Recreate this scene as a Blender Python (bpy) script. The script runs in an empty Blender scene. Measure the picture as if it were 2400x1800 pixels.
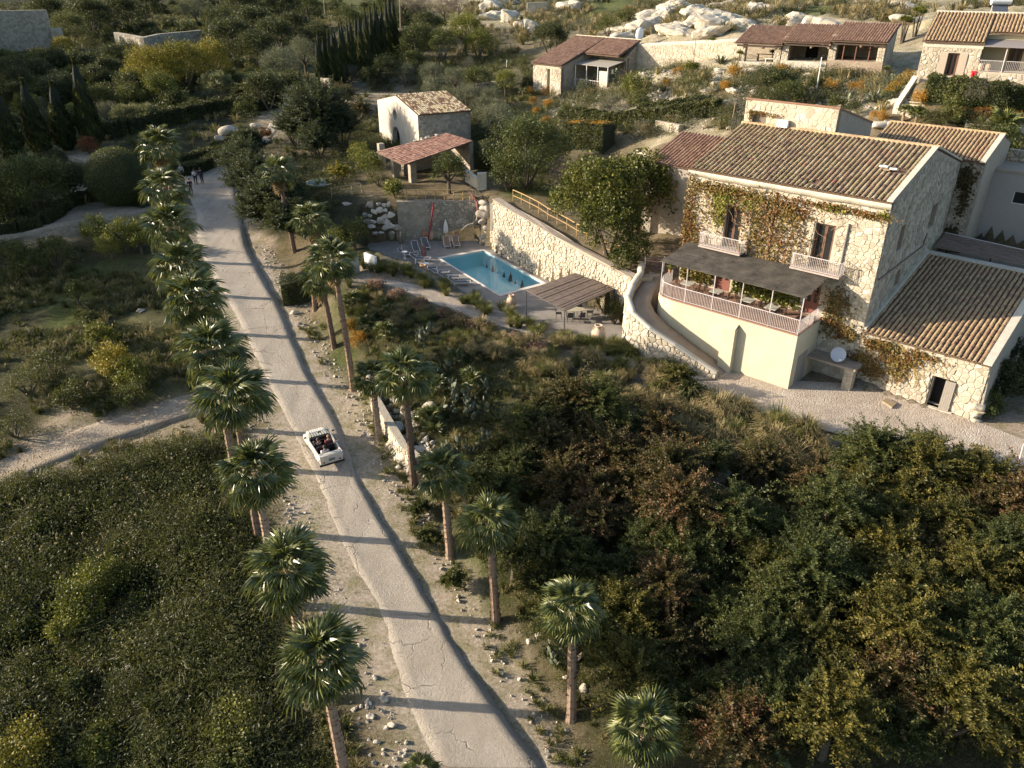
import bpy, math, random
import numpy as np
from mathutils import Vector, Matrix
scene = bpy.context.scene
COL = scene.collection
R = math.radians
rnd = random.Random(7)
nrg = np.random.default_rng(7)
# ------------------------------------------------------------------ camera, sky, sun, exposure
CAM_Z, FPX, PITCH = 28.0, 1825.0, R(28.2)
cam_d = bpy.data.cameras.new('camera')
cam_d.sensor_width = 36.0
cam_d.lens = 36.0 * FPX / 2400.0
cam_d.clip_end = 3000
cam = bpy.data.objects.new('camera', cam_d)
COL.objects.link(cam)
cam.location = (0, 0, CAM_Z)
cam.rotation_euler = (R(90) - PITCH, 0, 0)
scene.camera = cam
SUN_EL, SUN_AZ = R(18.5), R(-86.0)          # azimuth measured from +Y towards +X
w = bpy.data.worlds.new('World')
scene.world = w
w.use_nodes = True
nt = w.node_tree
sky = nt.nodes.new('ShaderNodeTexSky')
sky.sky_type = 'NISHITA'
sky.sun_disc = False
sky.sun_elevation = SUN_EL
sky.sun_rotation = SUN_AZ % (2 * math.pi)
sky.air_density = 1.0
sky.dust_density = 1.5
nt.links.new(sky.outputs[0], nt.nodes['Background'].inputs[0])
nt.nodes['Background'].inputs[1].default_value = 0.115
sun_d = bpy.data.lights.new('sun', 'SUN')
sun_d.energy = 4.6
sun_d.angle = R(0.5)
sun_d.color = (1.0, 0.86, 0.70)
sun = bpy.data.objects.new('sun', sun_d)
COL.objects.link(sun)
to_sun = Vector((math.sin(SUN_AZ) * math.cos(SUN_EL), math.cos(SUN_AZ) * math.cos(SUN_EL), math.sin(SUN_EL)))
sun.rotation_euler = to_sun.to_track_quat('Z', 'Y').to_euler()
sun.location = (-60, 40, 80)
vs = scene.view_settings
vs.view_transform = 'Standard'
vs.look = 'None'
vs.exposure = 1.4
vs.gamma = 1.0
vs.use_curve_mapping = False
scene.cycles.use_denoising = True
scene.cycles.max_bounces = 6
scene.cycles.diffuse_bounces = 3
scene.cycles.transparent_max_bounces = 8
# ------------------------------------------------------------------ mapping between a viewing ray and the place
_c, _s = math.cos(PITCH), math.sin(PITCH)
def ray(u, v):
 x = (u - 1200.0) / FPX
 y = (900.0 - v) / FPX
 return np.array([x, _c + y * _s, -_s + y * _c])
def at_z(u, v, z):
 d = ray(u, v)
 t = (z - CAM_Z) / d[2]
 return np.array([d[0] * t, d[1] * t, z])
def at_y(u, v, Y):
 d = ray(u, v) * (Y / ray(u, v)[1])
 return d + np.array([0, 0, CAM_Z])
# house frame: a along the facade (towards the near corner), b into the house
def frame(az):
 az = R(az)
 a = -np.array([math.sin(az), math.cos(az), 0.0])
 return a, np.array([-a[1], a[0], 0.0])
# ------------------------------------------------------------------ terrain
# surveyed spots: direction, height, ground cover (k dark earth, g grass, d dry earth, r pale rock, v gravel, w weeds)
SPOTS = '''
0 1800 -4 k;400 1800 -3.5 k;800 1800 -2.6 k;960 1800 -2.2 d;1150 1800 -2 d;1340 1800 -1.8 d;1500 1800 -1 k;1900 1800 -.5 k;2400 1800 0 k
-500 1800 -5 k;3000 1800 1 k;-700 1200 -2 k;3000 1200 3 k;-600 800 1 k;3100 900 6 g;-500 400 8 k;-500 150 14 k;2900 500 11 g
880 1656 -1.7 d;1165 1656 -1.6 d;1300 1690 -1.6 d;860 1430 -1.2 d;1013 1430 -1.2 d;1100 1430 -1.0 g;770 1290 -.6 d;937 1290 -.6 d;1020 1290 -.4 g
700 1140 0 d;848 1140 0 d;940 1140 .2 d;640 983 .6 d;784 983 .6 d;860 960 .9 g;590 878 1.3 d;723 878 1.3 d;800 860 1.5 g
520 716 2.5 d;651 716 2.5 d;730 720 2.8 d;450 575 4 d;579 575 4 v;700 580 4.1 d;450 506 4.8 d;575 506 4.8 k;425 445 5.5 d;560 445 5.5 k
425 400 6.1 k;545 370 7 v;630 330 8.2 v;660 260 9.8 v;715 216 10.8 v;830 222 11 v;915 226 11 v;1000 230 11 k
300 1600 -3 k;600 1600 -2.2 k;0 1500 -3 k;300 1400 -2.2 k;600 1350 -1.2 w;0 1250 -1.6 k;300 1200 -1.2 w;560 1200 -.5 w;0 1100 -.4 v;250 1010 .2 v;470 950 .8 v
0 960 .6 k;200 900 1.1 w;400 860 1.3 w;0 780 1.8 k;200 740 2.1 g;380 740 2.3 w;0 680 2.4 k;200 660 2.8 g;400 640 3.2 w;0 600 3.3 k;200 590 3.6 k;360 570 4 k
0 540 4.2 k;150 510 5 v;215 510 5 v;300 490 5.2 v;220 420 6.4 v;0 420 6.2 k;130 385 7 v;330 380 6.8 k;0 330 7.6 g;110 310 8 g;200 320 8 g;300 300 8.6 k;450 330 8 k;520 300 8.8 k;450 250 10 k
600 230 10.6 k;100 220 10.5 k;300 200 11.3 k;560 170 12.4 g;650 170 12.5 g;740 200 11.5 k;100 130 13.4 k;300 130 13.4 k;450 120 13.6 k;50 60 15.5 k;250 60 15.5 k;400 60 15.5 g;600 60 15.7 k;780 60 15.5 d;780 20 17 g;860 20 17 g
100 10 18 k;400 10 17.8 k;640 10 17.5 k;960 60 15.4 k;980 10 17.6 d;850 150 13 k;900 130 13.4 k
600 350 7.4 k;650 420 7.2 k;700 360 7.8 v;640 540 4.8 k;720 500 6 k;790 420 7.7 k;860 420 7.8 d;760 470 7.6 k;850 330 8.2 k;905 340 8.2 k;985 335 8.4 k;1110 320 8.8 k;1000 420 7.9 d;1080 430 8 d;840 380 7.9 k
870 466 7.85 d;935 464 7.9 d;1020 464 7.85 d;1110 464 7.9 d;790 530 6 k;780 590 4.6 k;1150 450 8.6 d;1185 470 8.5 d;1240 500 8.25 d;1300 538 7.95 d;1340 560 7.7 d;1410 600 7.5 d;1500 640 7.3 d
1250 450 8.4 g;1330 470 8.1 g;1400 500 7.8 d;1500 560 7.3 v;1560 520 7.4 v;1590 480 8 d;1450 420 8.4 d;1200 380 8.8 k;1300 340 9.6 k;1100 250 10.5 k;1160 300 9.6 k;1450 330 y88 d;1540 340 y80 d
1230 230 11.8 d;1330 240 11.6 r;1420 270 y96 r;1500 290 y90 r;1600 300 y84 r;1290 190 13.2 d;1350 185 13.3 r;1450 190 13.6 r;1420 230 y106 d;1550 220 y100 r;1630 270 y87 d
1050 130 14 d;1100 100 15 k;1160 130 14 d;1230 130 14.6 d;1250 40 18.4 r;1110 50 17.6 r;1180 80 16 r;1340 60 17.4 g;1400 40 18.4 g;1300 10 20 g;1100 8 19.5 r
1560 165 y108 r;1620 160 y106 r;1680 155 y103 r;1740 150 y100 r;1850 150 y99 r;1950 150 y98 r;2080 152 y97 r;1700 220 y91 d;1790 250 y83 k;1870 230 y85 d;1950 230 y84 r;2050 200 y88 r;2100 240 y77 r;1990 260 y78 r;1800 190 y92 r;1950 185 y91 r
1440 118 y119 r;1480 95 y124 r;1560 92 y120 r;1650 90 y117 r;1730 85 y115 r;1850 62 y118 r;2000 55 y116 r;2120 62 y110 r;1600 45 y135 r;1750 40 y132 r;1900 30 y134 g;2000 24 y132 g;2080 30 y126 g;2200 18 y124 r;1400 10 y185 g;1500 30 y155 r;1650 8 y160 r;1850 4 y165 g;2100 4 y150 r;2390 10 y118 r;2300 60 y100 d;2390 60 y98 d
2150 190 y75.6 d;2250 190 y73.6 d;2390 200 y70.6 d;2200 240 y72.5 d;2300 240 y71 d;2380 270 y69.5 d;2130 285 y73 d;2250 300 y70.5 k;2390 320 y68.5 d;2399 385 y67 d
1900 990 3.1 v;1700 930 3.2 v;1570 890 3.3 v;2050 1040 2.9 v;2250 1090 2.9 v;2400 1110 3 v;2400 1000 3.3 v;2480 950 3.5 v
1650 905 3.4 v;1800 930 3.3 v;2000 930 3.3 v;2290 1000 3.2 v;1330 790 3.9 v;1480 835 3.6 v;1180 740 4.2 v;1050 695 4.5 v;940 660 4.8 v;870 650 5 v
800 690 4.4 w;850 720 4 w;900 800 3.2 k;1000 760 3.9 w;950 850 2.6 k;880 880 1.8 d;1000 900 2.3 k;1100 830 3.6 w;1200 870 3.3 w;1300 900 3 w;1100 970 1.9 k;1020 1040 1 k;1200 1020 2 k;1350 1000 2.5 k;1500 1000 2.7 k;1650 1050 2.2 d;1800 1100 2.1 d
1150 1130 .9 k;1300 1150 1.3 k;1500 1180 1.6 k;1700 1200 1.5 k;2000 1200 1.9 k;2250 1200 2.4 k;1250 1350 .2 k;1500 1400 .6 k;1800 1450 .8 k;2200 1450 1.4 k;1450 1600 -.7 k;1700 1650 -.1 k;2100 1650 .6 k
'''
GC = dict(k=(.050, .050, .026), g=(.095, .115, .035), d=(.20, .16, .105), r=(.47, .41, .31), v=(.36, .30, .235), w=(.13, .125, .062))
sp, sc_ = [], []
for it in SPOTS.replace('\n', ';').split(';'):
 it = it.split()
 if len(it) == 4:
  u, v = float(it[0]), float(it[1])
  sp.append(at_y(u, v, float(it[2][1:])) if it[2][0] == 'y' else at_z(u, v, float(it[2])))
  sc_.append(GC[it[3]])
# far ground beyond what the photograph shows
for x, y, z, k in ((-160, 260, 26, 'k'), (0, 280, 32, 'd'), (160, 260, 36, 'd'), (-300, 100, 24, 'k'), (-200, 0, 6, 'k'), (300, 100, 22, 'd'), (220, 0, 8, 'k'),
                   (0, -60, -8, 'k'), (-150, -100, -6, 'k'), (150, -100, -4, 'k'), (-500, 500, 70, 'k'), (0, 600, 90, 'k'), (500, 500, 80, 'k'), (-600, -200, 0, 'k'), (600, -200, 0, 'k'), (0, -500, -10, 'k')):
 sp.append(np.array([x, y, z], float))
 sc_.append(GC[k])
HA, HB = frame(-48.6)
for A, B, z, k in ((-5, 51, 3.3, 'v'), (-4.5, 56, 3.4, 'k'), (-4, 61, 3.8, 'k'), (2, 50, 3.4, 'v'), (2, 56, 3.6, 'k'), (2, 62, 4.2, 'k'), (10, 50, 3.6, 'v'), (12, 60, 4.5, 'k'), (-3, 66, 6.5, 'd'), (3, 70, 7.5, 'd'), (12, 70, 8, 'd'), (-6, 73.5, 11, 'd'), (0, 75, 11.5, 'd'), (8, 78, 13, 'd'),
                   (-13, 72.8, 13.6, 'd'), (-20, 72.5, 13.5, 'k'), (-27, 66, 12.2, 'k'), (-27.5, 62.5, 10, 'k'), (-34, 63.5, 10.5, 'd'), (-36, 57, 8.6, 'd'), (-32, 56.6, 8, 'd'), (-28.5, 53, 7.3, 'd')):
 q = HA * A + HB * B
 sp.append(np.array([q[0], q[1], z])); sc_.append(GC[k])
sp = np.array(sp)
sc_ = np.array(sc_)
_n = len(sp)
_D = np.linalg.norm(sp[:, None, :2] - sp[None, :, :2], axis=2)
_A = np.zeros((_n + 3, _n + 3))
_A[:_n, :_n] = _D - 0.25 * np.eye(_n)
_A[:_n, _n] = 1
_A[:_n, _n + 1:] = sp[:, :2]
_A[_n:, :_n] = _A[:_n, _n:].T
_wt = np.linalg.solve(_A, np.concatenate([sp[:, 2], np.zeros(3)]))
def in_poly(x, y, poly):
 x = np.asarray(x); y = np.asarray(y)
 res = np.zeros(x.shape, bool)
 n = len(poly)
 for i in range(n):
  x1, y1 = poly[i][:2]
  x2, y2 = poly[(i + 1) % n][:2]
  cnd = ((y1 > y) != (y2 > y)) & (x < (x2 - x1) * (y - y1) / (y2 - y1 + 1e-12) + x1)
  res ^= cnd
 return res
def hw(A, B, z):
 p = HA * A + HB * B
 return np.array([p[0], p[1], z])
DECK_Z = 3.7
POOL = [(-1.0, 60.8), (-7.1, 70.6), (-2.8, 73.1), (3.1, 63.7)]
DECK = [(-14.4, 75.7), (-3.2, 76.1), (-1.2, 72.4), (6.6, 59.3), (9.2, 55.0), (8.4, 51.2), (6.6, 50.6), (3.4, 53.2), (-2.2, 58.0), (-7.4, 63.2), (-11.6, 66.6), (-14.6, 70.8)]
YARD = [tuple(hw(-26.0, 44.4, 0)[:2])] + [tuple(at_z(u, v, 3.3)[:2]) for u, v in ((1560, 893), (1640, 928), (1760, 966), (1900, 1000), (2050, 1040), (2250, 1085), (2450, 1125), (2700, 1150))] + [tuple(hw(*q, 0)[:2]) for q in ((14, 47), (-5.7, 49.8), (-13.3, 49.8), (-16.5, 47.5), (-21, 46), (-24, 44.6))]
RAMPZONE = [tuple(hw(*q, 0)[:2]) for q in ((-29.2, 49.5), (-28.9, 45.8), (-26.3, 42.9), (-23.4, 42.4), (-16.4, 46.2), (-13.5, 49.9), (-13.5, 62), (-27.3, 62), (-27.4, 50))]
ROAD = [(1800, 1024, 1274, -2), (1656, 959, 1165, -1.65), (1540, 925, 1083, -1.42), (1430, 890, 1016, -1.2), (1290, 812, 937, -.6), (1140, 750, 848, 0), (983, 673, 784, .6), (878, 620, 723, 1.3), (790, 578, 685, 1.9), (716, 540, 655, 2.5), (640, 495, 612, 3.3), (575, 466, 581, 4), (506, 462, 566, 4.8), (445, 437, 556, 5.5), (405, 440, 548, 6.1), (372, 500, 566, 7.0), (340, 580, 618, 7.9), (310, 618, 645, 8.6), (262, 650, 672, 9.75), (236, 676, 700, 10.4), (222, 715, 745, 10.8), (219, 775, 800, 10.95), (221, 850, 880, 11), (224, 960, 985, 11)]
PATH = [(652, 792, 820, 5.1), (655, 850, 905, 4.95), (672, 915, 1000, 4.75), (700, 985, 1080, 4.45), (735, 1075, 1190, 4.15), (770, 1190, 1300, 3.95), (800, 1290, 1395, 3.8), (835, 1400, 1500, 3.62), (870, 1510, 1600, 3.45), (890, 1560, 1680, 3.36)]
def raw_h(x, y):
 shp = np.shape(x)
 p = np.stack([np.ravel(x), np.ravel(y)], 1)
 out = np.empty(len(p))
 for i in range(0, len(p), 20000):
  q = p[i:i + 20000]
  d = np.sqrt(((q[:, None, :] - sp[None, :, :2]) ** 2).sum(2))
  out[i:i + 20000] = d @ _wt[:_n] + _wt[_n] + q @ _wt[_n + 1:]
 return out.reshape(shp)
def _sheet_rows(rows, ext=0):
 L, Rr = [], []
 for v, l, r, z in rows:
  L.append(at_z(l, v, z)); Rr.append(at_z(r, v, z))
 return np.array(L), np.array(Rr)
def axis(lo, hi, fine0, fine1, step):
 inner = np.arange(fine0, fine1 + 1e-6, step)
 a, st = [fine0], step
 while a[-1] > lo:
  st *= 1.35
  a.append(a[-1] - st)
 b, st = [fine1], step
 while b[-1] < hi:
  st *= 1.35
  b.append(b[-1] + st)
 return np.concatenate([np.array(a[1:])[::-1], inner, np.array(b[1:])])
GX = axis(-700, 700, -72, 64, 0.55)
GY = axis(-600, 900, 18, 138, 0.55)
XX, YY = np.meshgrid(GX, GY, indexing='ij')
ZZ = raw_h(XX, YY)
def seg_dist(x, y, pts):
 best = np.full(np.shape(x), 1e9)
 tz = np.zeros(np.shape(x))
 for p, q in zip(pts[:-1], pts[1:]):
  dx, dy = q[0] - p[0], q[1] - p[1]
  t = np.clip(((x - p[0]) * dx + (y - p[1]) * dy) / (dx * dx + dy * dy + 1e-9), 0, 1)
  d = np.hypot(x - p[0] - t * dx, y - p[1] - t * dy)
  z = p[2] + t * (q[2] - p[2])
  m = d < best
  best = np.where(m, d, best)
  tz = np.where(m, z, tz)
 return best, tz
# rough ground away from the made surfaces
def vnoise(x, y, s, seed):
 g = np.random.default_rng(seed).random((64, 64))
 fx, fy = x / s, y / s
 ix, iy = np.floor(fx).astype(int), np.floor(fy).astype(int)
 tx, ty = fx - ix, fy - iy
 tx = tx * tx * (3 - 2 * tx); ty = ty * ty * (3 - 2 * ty)
 G = lambda i, j: g[i % 64, j % 64]
 return (G(ix, iy) * (1 - tx) + G(ix + 1, iy) * tx) * (1 - ty) + (G(ix, iy + 1) * (1 - tx) + G(ix + 1, iy + 1) * tx) * ty - .5
RL, RR = _sheet_rows(ROAD)
PL, PR = _sheet_rows(PATH)
RC, PC = (RL + RR) / 2, (PL + PR) / 2
dr, zr = seg_dist(XX, YY, RC)
dp, zp = seg_dist(XX, YY, PC)
rw = 2.2
far = np.clip((np.hypot(XX, YY) - 95) / 60, 0, 1)
rocky = np.clip((XX - 0) / 20, 0, 1) * np.clip((YY - 84) / 20, 0, 1)
ZZ += (vnoise(XX, YY, 1.7, 1) * .28 + vnoise(XX, YY, 4.1, 2) * .35) * np.clip((dr - 2.5) / 3, 0, 1) * np.clip((dp - 1.2) / 2, 0, 1) * (1 + .6 * far + 1.6 * rocky)
k = np.clip(1 - (dr - 3.6) / 2.4, 0, 1); ZZ = ZZ * (1 - k) + (zr - .02) * k
k = np.clip(1 - (dp - 1.1) / 1.0, 0, 1); ZZ = ZZ * (1 - k) + (zp - .02) * k
m = in_poly(XX, YY, YARD); ZZ[m] = 3.27
m = in_poly(XX, YY, DECK); ZZ[m] = DECK_Z - .03
m = in_poly(XX, YY, RAMPZONE); ZZ[m] = np.minimum(ZZ[m], 3.2)
m = in_poly(XX, YY, POOL); ZZ[m] = 1.6
for pad, z in (([(-13.4, 50.3), (-5.9, 50.3), (-5.9, 61.8), (-13.4, 61.8)], 3.0), ([(-13.4, 61.8), (-4, 61.8), (-4, 69), (-13.4, 69)], 8.7), ([(-27.2, 50.3), (-13.6, 50.3), (-13.6, 64.5), (-27.2, 64.5)], 4.0), ([(-20, 64.5), (-12.1, 64.5), (-12.1, 71.8), (-20, 71.8)], 8.0), ([(-35, 57.2), (-27.3, 57.2), (-27.3, 62), (-35, 62)], 8.0)):
 m = in_poly(XX, YY, [tuple(hw(*q, 0)[:2]) for q in pad]); ZZ[m] = np.minimum(ZZ[m], z)
def ground_z(x, y):
 i = np.clip(np.searchsorted(GX, x) - 1, 0, len(GX) - 2)
 j = np.clip(np.searchsorted(GY, y) - 1, 0, len(GY) - 2)
 tx = (x - GX[i]) / (GX[i + 1] - GX[i]); ty = (y - GY[j]) / (GY[j + 1] - GY[j])
 return (ZZ[i, j] * (1 - tx) + ZZ[i + 1, j] * tx) * (1 - ty) + (ZZ[i, j + 1] * (1 - tx) + ZZ[i + 1, j + 1] * tx) * ty
def at(u, v, h=0.0):
 """where the viewing direction meets the ground (or the level h above it)"""
 d = ray(u, v)
 ts = np.arange(18, 420, .25)
 g = CAM_Z + d[2] * ts - ground_z(d[0] * ts, d[1] * ts) - h
 i = np.argmax(g < 0)
 if g[i] >= 0:
  i = len(ts) - 1
 t0, t1 = ts[max(i - 1, 0)], ts[i]
 g0, g1 = g[max(i - 1, 0)], g[i]
 t = t0 + (t1 - t0) * (g0 / (g0 - g1)) if g0 != g1 else t1
 x, y = d[0] * t, d[1] * t
 return np.array([x, y, float(ground_z(x, y))])
# ------------------------------------------------------------------ mesh and object helpers
class MB:
 def __init__(s):
  s.v, s.f = [], []
 def add(s, vs_, fs):
  o = len(s.v)
  s.v += [tuple(map(float, p)) for p in vs_]
  s.f += [tuple(i + o for i in f) for f in fs]
  return s
 def hexa(s, p):                       # 8 points: bottom ring 0-3, top ring 4-7
  return s.add(p, [(3, 2, 1, 0), (4, 5, 6, 7), (0, 1, 5, 4), (1, 2, 6, 5), (2, 3, 7, 6), (3, 0, 4, 7)])
 def obox(s, o, ex, ey, ez):           # corner and three edges
  o, ex, ey, ez = map(np.asarray, (o, ex, ey, ez))
  return s.hexa([o, o + ex, o + ex + ey, o + ey, o + ez, o + ex + ez, o + ex + ey + ez, o + ey + ez])
 def box(s, c, d):
  c = np.asarray(c, float); d = np.asarray(d, float)
  return s.obox(c - d / 2, (d[0], 0, 0), (0, d[1], 0), (0, 0, d[2]))
 def tube(s, pts, rad, n=6, cap=True):
  pts = [np.asarray(p, float) for p in pts]
  rad = rad if hasattr(rad, '__len__') else [rad] * len(pts)
  o = len(s.v)
  for i, p in enumerate(pts):
   t = pts[min(i + 1, len(pts) - 1)] - pts[max(i - 1, 0)]
   t = t / (np.linalg.norm(t) + 1e-9)
   h = np.array([1, 0, 0]) if abs(t[0]) < .8 else np.array([0, 1, 0])
   a = np.cross(t, h); a /= np.linalg.norm(a)
   b = np.cross(t, a)
   for k in range(n):
    q = 2 * math.pi * k / n
    s.v.append(tuple(p + rad[i] * (math.cos(q) * a + math.sin(q) * b)))
  for i in range(len(pts) - 1):
   for k in range(n):
    a0 = o + i * n + k; a1 = o + i * n + (k + 1) % n
    s.f.append((a0, a1, a1 + n, a0 + n))
  if cap:
   s.f.append(tuple(o + k for k in range(n))[::-1])
   s.f.append(tuple(o + (len(pts) - 1) * n + k for k in range(n)))
  return s
 def lathe(s, prof, c=(0, 0, 0), n=14):
  o = len(s.v)
  for r, z in prof:
   for k in range(n):
    q = 2 * math.pi * k / n
    s.v.append((c[0] + r * math.cos(q), c[1] + r * math.sin(q), c[2] + z))
  for i in range(len(prof) - 1):
   for k in range(n):
    a0 = o + i * n + k; a1 = o + i * n + (k + 1) % n
    s.f.append((a0, a1, a1 + n, a0 + n))
  s.f.append(tuple(o + k for k in range(n))[::-1])
  s.f.append(tuple(o + (len(prof) - 1) * n + k for k in range(n)))
  return s
 def prism(s, poly, off):              # polygon of 3d points pushed along off
  n = len(poly); off = np.asarray(off, float)
  p = [np.asarray(q, float) for q in poly]
  return s.add(p + [q + off for q in p], [tuple(range(n))[::-1], tuple(range(n, 2 * n))] + [(i, (i + 1) % n, n + (i + 1) % n, n + i) for i in range(n)])
 def blob(s, c, r, seed=0, rough=.25, sub=2):
  vs_, fs = ICO[sub]
  g = np.random.default_rng(seed)
  if rough > .12:                   # chipped faces
   for n_ in g.normal(size=(7, 3)):
    n_ = n_ / np.linalg.norm(n_); h = g.uniform(.45, .85); k = vs_ @ n_ - h
    vs_ = vs_ - np.outer(np.clip(k, 0, None) * .9, n_)
  k = g.normal(size=(5, 3)); ph = g.random(5) * 6
  d = 1 + rough * sum(np.sin(vs_ @ k[i] * 2.1 + ph[i]) for i in range(5)) / 2.5
  p = vs_ * d[:, None] * np.asarray(r) + np.asarray(c)
  return s.add(p, fs)
 def mesh(s, name, org=(0, 0, 0), smooth=False):
  me = bpy.data.meshes.new(name)
  o = np.asarray(org, float)
  me.from_pydata([tuple(np.asarray(p) - o) for p in s.v], [], s.f)
  if smooth:
   me.polygons.foreach_set('use_smooth', [True] * len(me.polygons))
  me.update()
  return me
 def build(s, name, mt, parent=None, loc=None, smooth=False):
  if parent is not None:
   org = wloc(parent)
  elif loc is not None:
   org = np.asarray(loc, float)
  else:
   a = np.array(s.v); org = np.array([a[:, 0].mean(), a[:, 1].mean(), a[:, 2].min()])
  o = put(name, s.mesh(name, org, smooth), mt, parent)
  if parent is None:
   o.location = org
  return o
def _ico(sub):
 t = (1 + 5 ** .5) / 2
 v = [(-1, t, 0), (1, t, 0), (-1, -t, 0), (1, -t, 0), (0, -1, t), (0, 1, t), (0, -1, -t), (0, 1, -t), (t, 0, -1), (t, 0, 1), (-t, 0, -1), (-t, 0, 1)]
 f = [(0, 11, 5), (0, 5, 1), (0, 1, 7), (0, 7, 10), (0, 10, 11), (1, 5, 9), (5, 11, 4), (11, 10, 2), (10, 7, 6), (7, 1, 8), (3, 9, 4), (3, 4, 2), (3, 2, 6), (3, 6, 8), (3, 8, 9), (4, 9, 5), (2, 4, 11), (6, 2, 10), (8, 6, 7), (9, 8, 1)]
 v = [np.array(p) / np.linalg.norm(p) for p in v]
 for _ in range(sub):
  mid = {}
  def m(a, b):
   key = (min(a, b), max(a, b))
   if key not in mid:
    q = v[a] + v[b]; v.append(q / np.linalg.norm(q)); mid[key] = len(v) - 1
   return mid[key]
  nf = []
  for a, b, c in f:
   ab, bc, ca = m(a, b), m(b, c), m(c, a)
   nf += [(a, ab, ca), (b, bc, ab), (c, ca, bc), (ab, bc, ca)]
  f = nf
 return np.array(v), f
ICO = {i: _ico(i) for i in range(4)}
def wloc(o):
 p = np.zeros(3)
 while o is not None:
  p += np.array(o.location)
  o = o.parent
 return p
def put(name, me, mt, parent=None, loc=None):
 o = bpy.data.objects.new(name, me)
 if mt is not None and not me.materials:
  me.materials.append(mt)
 COL.objects.link(o)
 if parent is not None:
  o.parent = parent
 if loc is not None:
  o.location = loc
 return o
def tag(o, label=None, cat=None, group=None, kind=None):
 if label: o['label'] = label
 if cat: o['category'] = cat
 if group: o['group'] = group
 if kind: o['kind'] = kind
 return o
def thing(name, label, cat, loc=(0, 0, 0), rz=0.0, group=None):
 o = bpy.data.objects.new(name, None)
 o.empty_display_size = .2
 COL.objects.link(o)
 o.location = tuple(map(float, loc)); o.rotation_euler = (0, 0, rz)
 return tag(o, label, cat, group)
KIDS = {}
def copy_tree(o, parent=None):
 c = o.copy()
 COL.objects.link(c)
 if parent is not None:
  c.parent = parent
 for ch in o.children:
  copy_tree(ch, c)
 return c
def np_mesh(name, V, F, smooth=False):
 """mesh from numpy arrays; F is (n,3) or (n,4)"""
 me = bpy.data.meshes.new(name)
 V = np.asarray(V, np.float32); F = np.asarray(F, np.int32)
 me.vertices.add(len(V)); me.vertices.foreach_set('co', V.ravel())
 k = F.shape[1]
 me.loops.add(F.size); me.loops.foreach_set('vertex_index', F.ravel())
 me.polygons.add(len(F))
 me.polygons.foreach_set('loop_start', np.arange(0, F.size, k, dtype=np.int32))
 me.polygons.foreach_set('loop_total', np.full(len(F), k, dtype=np.int32))
 if smooth:
  me.polygons.foreach_set('use_smooth', np.ones(len(F), bool))
 me.update(calc_edges=True)
 return me
# ------------------------------------------------------------------ materials
class NB:
 def __init__(s, name):
  s.m = bpy.data.materials.new(name); s.m.use_nodes = True
  s.t = s.m.node_tree; s.t.nodes.clear()
  s.out = s.n('ShaderNodeOutputMaterial')
 def n(s, ty, **kw):
  x = s.t.nodes.new(ty)
  for k_, v_ in kw.items():
   setattr(x, k_, v_)
  return x
 def l(s, a, b):
  s.t.links.new(a, b)
 def math(s, op, a, b=None):
  x = s.n('ShaderNodeMath', operation=op)
  for i, q in enumerate((a, b)):
   if q is None: continue
   if isinstance(q, (int, float)): x.inputs[i].default_value = q
   else: s.l(q, x.inputs[i])
  return x.outputs[0]
 def noise(s, scale, detail=4, rough=.6, coord=None, dist=0.0):
  x = s.n('ShaderNodeTexNoise'); x.inputs['Scale'].default_value = scale
  x.inputs['Detail'].default_value = detail; x.inputs['Roughness'].default_value = rough
  x.inputs['Distortion'].default_value = dist
  if coord is not None: s.l(coord, x.inputs['Vector'])
  return x.outputs['Fac']
 def pos(s):
  return s.n('ShaderNodeNewGeometry').outputs['Position']
 def ramp(s, fac, stops):
  x = s.n('ShaderNodeValToRGB'); e = x.color_ramp.elements
  while len(e) < len(stops): e.new(.5)
  for q, (p, c) in zip(e, stops):
   q.position = p; q.color = (*c, 1)
  s.l(fac, x.inputs[0]); return x.outputs[0]
 def mix(s, fac, a, b, mode='MIX'):
  x = s.n('ShaderNodeMix', data_type='RGBA', blend_type=mode)
  for i, q in ((0, fac), (6, a), (7, b)):
   if isinstance(q, (int, float)): x.inputs[i].default_value = q
   elif isinstance(q, tuple): x.inputs[i].default_value = (*q, 1)
   else: s.l(q, x.inputs[i])
  return x.outputs[2]
 def rand(s):
  """one number per loose piece and per object"""
  g = s.n('ShaderNodeNewGeometry').outputs['Random Per Island']
  o = s.n('ShaderNodeObjectInfo').outputs['Random']
  return s.math('FRACT', s.math('ADD', g, s.math('MULTIPLY', o, 7.31)))
 def bump(s, h, strength=.5, dist=.05):
  x = s.n('ShaderNodeBump'); x.inputs['Strength'].default_value = strength; x.inputs['Distance'].default_value = dist
  s.l(h, x.inputs['Height']); return x.outputs[0]
 def surf(s, col, rough=.85, normal=None, metal=0.0, spec=.3, alpha=None):
  b = s.n('ShaderNodeBsdfPrincipled')
  if isinstance(col, tuple): b.inputs['Base Color'].default_value = (*col, 1)
  else: s.l(col, b.inputs['Base Color'])
  b.inputs['Roughness'].default_value = rough; b.inputs['Metallic'].default_value = metal
  b.inputs['Specular IOR Level'].default_value = spec
  if normal is not None: s.l(normal, b.inputs['Normal'])
  s.l(b.outputs[0], s.out.inputs[0]); s.b = b
  return s.m
def plain(name, c, rough=.6, metal=0.0, var=.12, scale=6, spec=.4):
 b = NB(name)
 f = b.noise(scale, 4, .6, b.pos())
 return b.surf(b.mix(f, tuple(x * (1 - var) for x in c), tuple(min(1, x * (1 + var)) for x in c)), rough, None, metal, spec)
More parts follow.
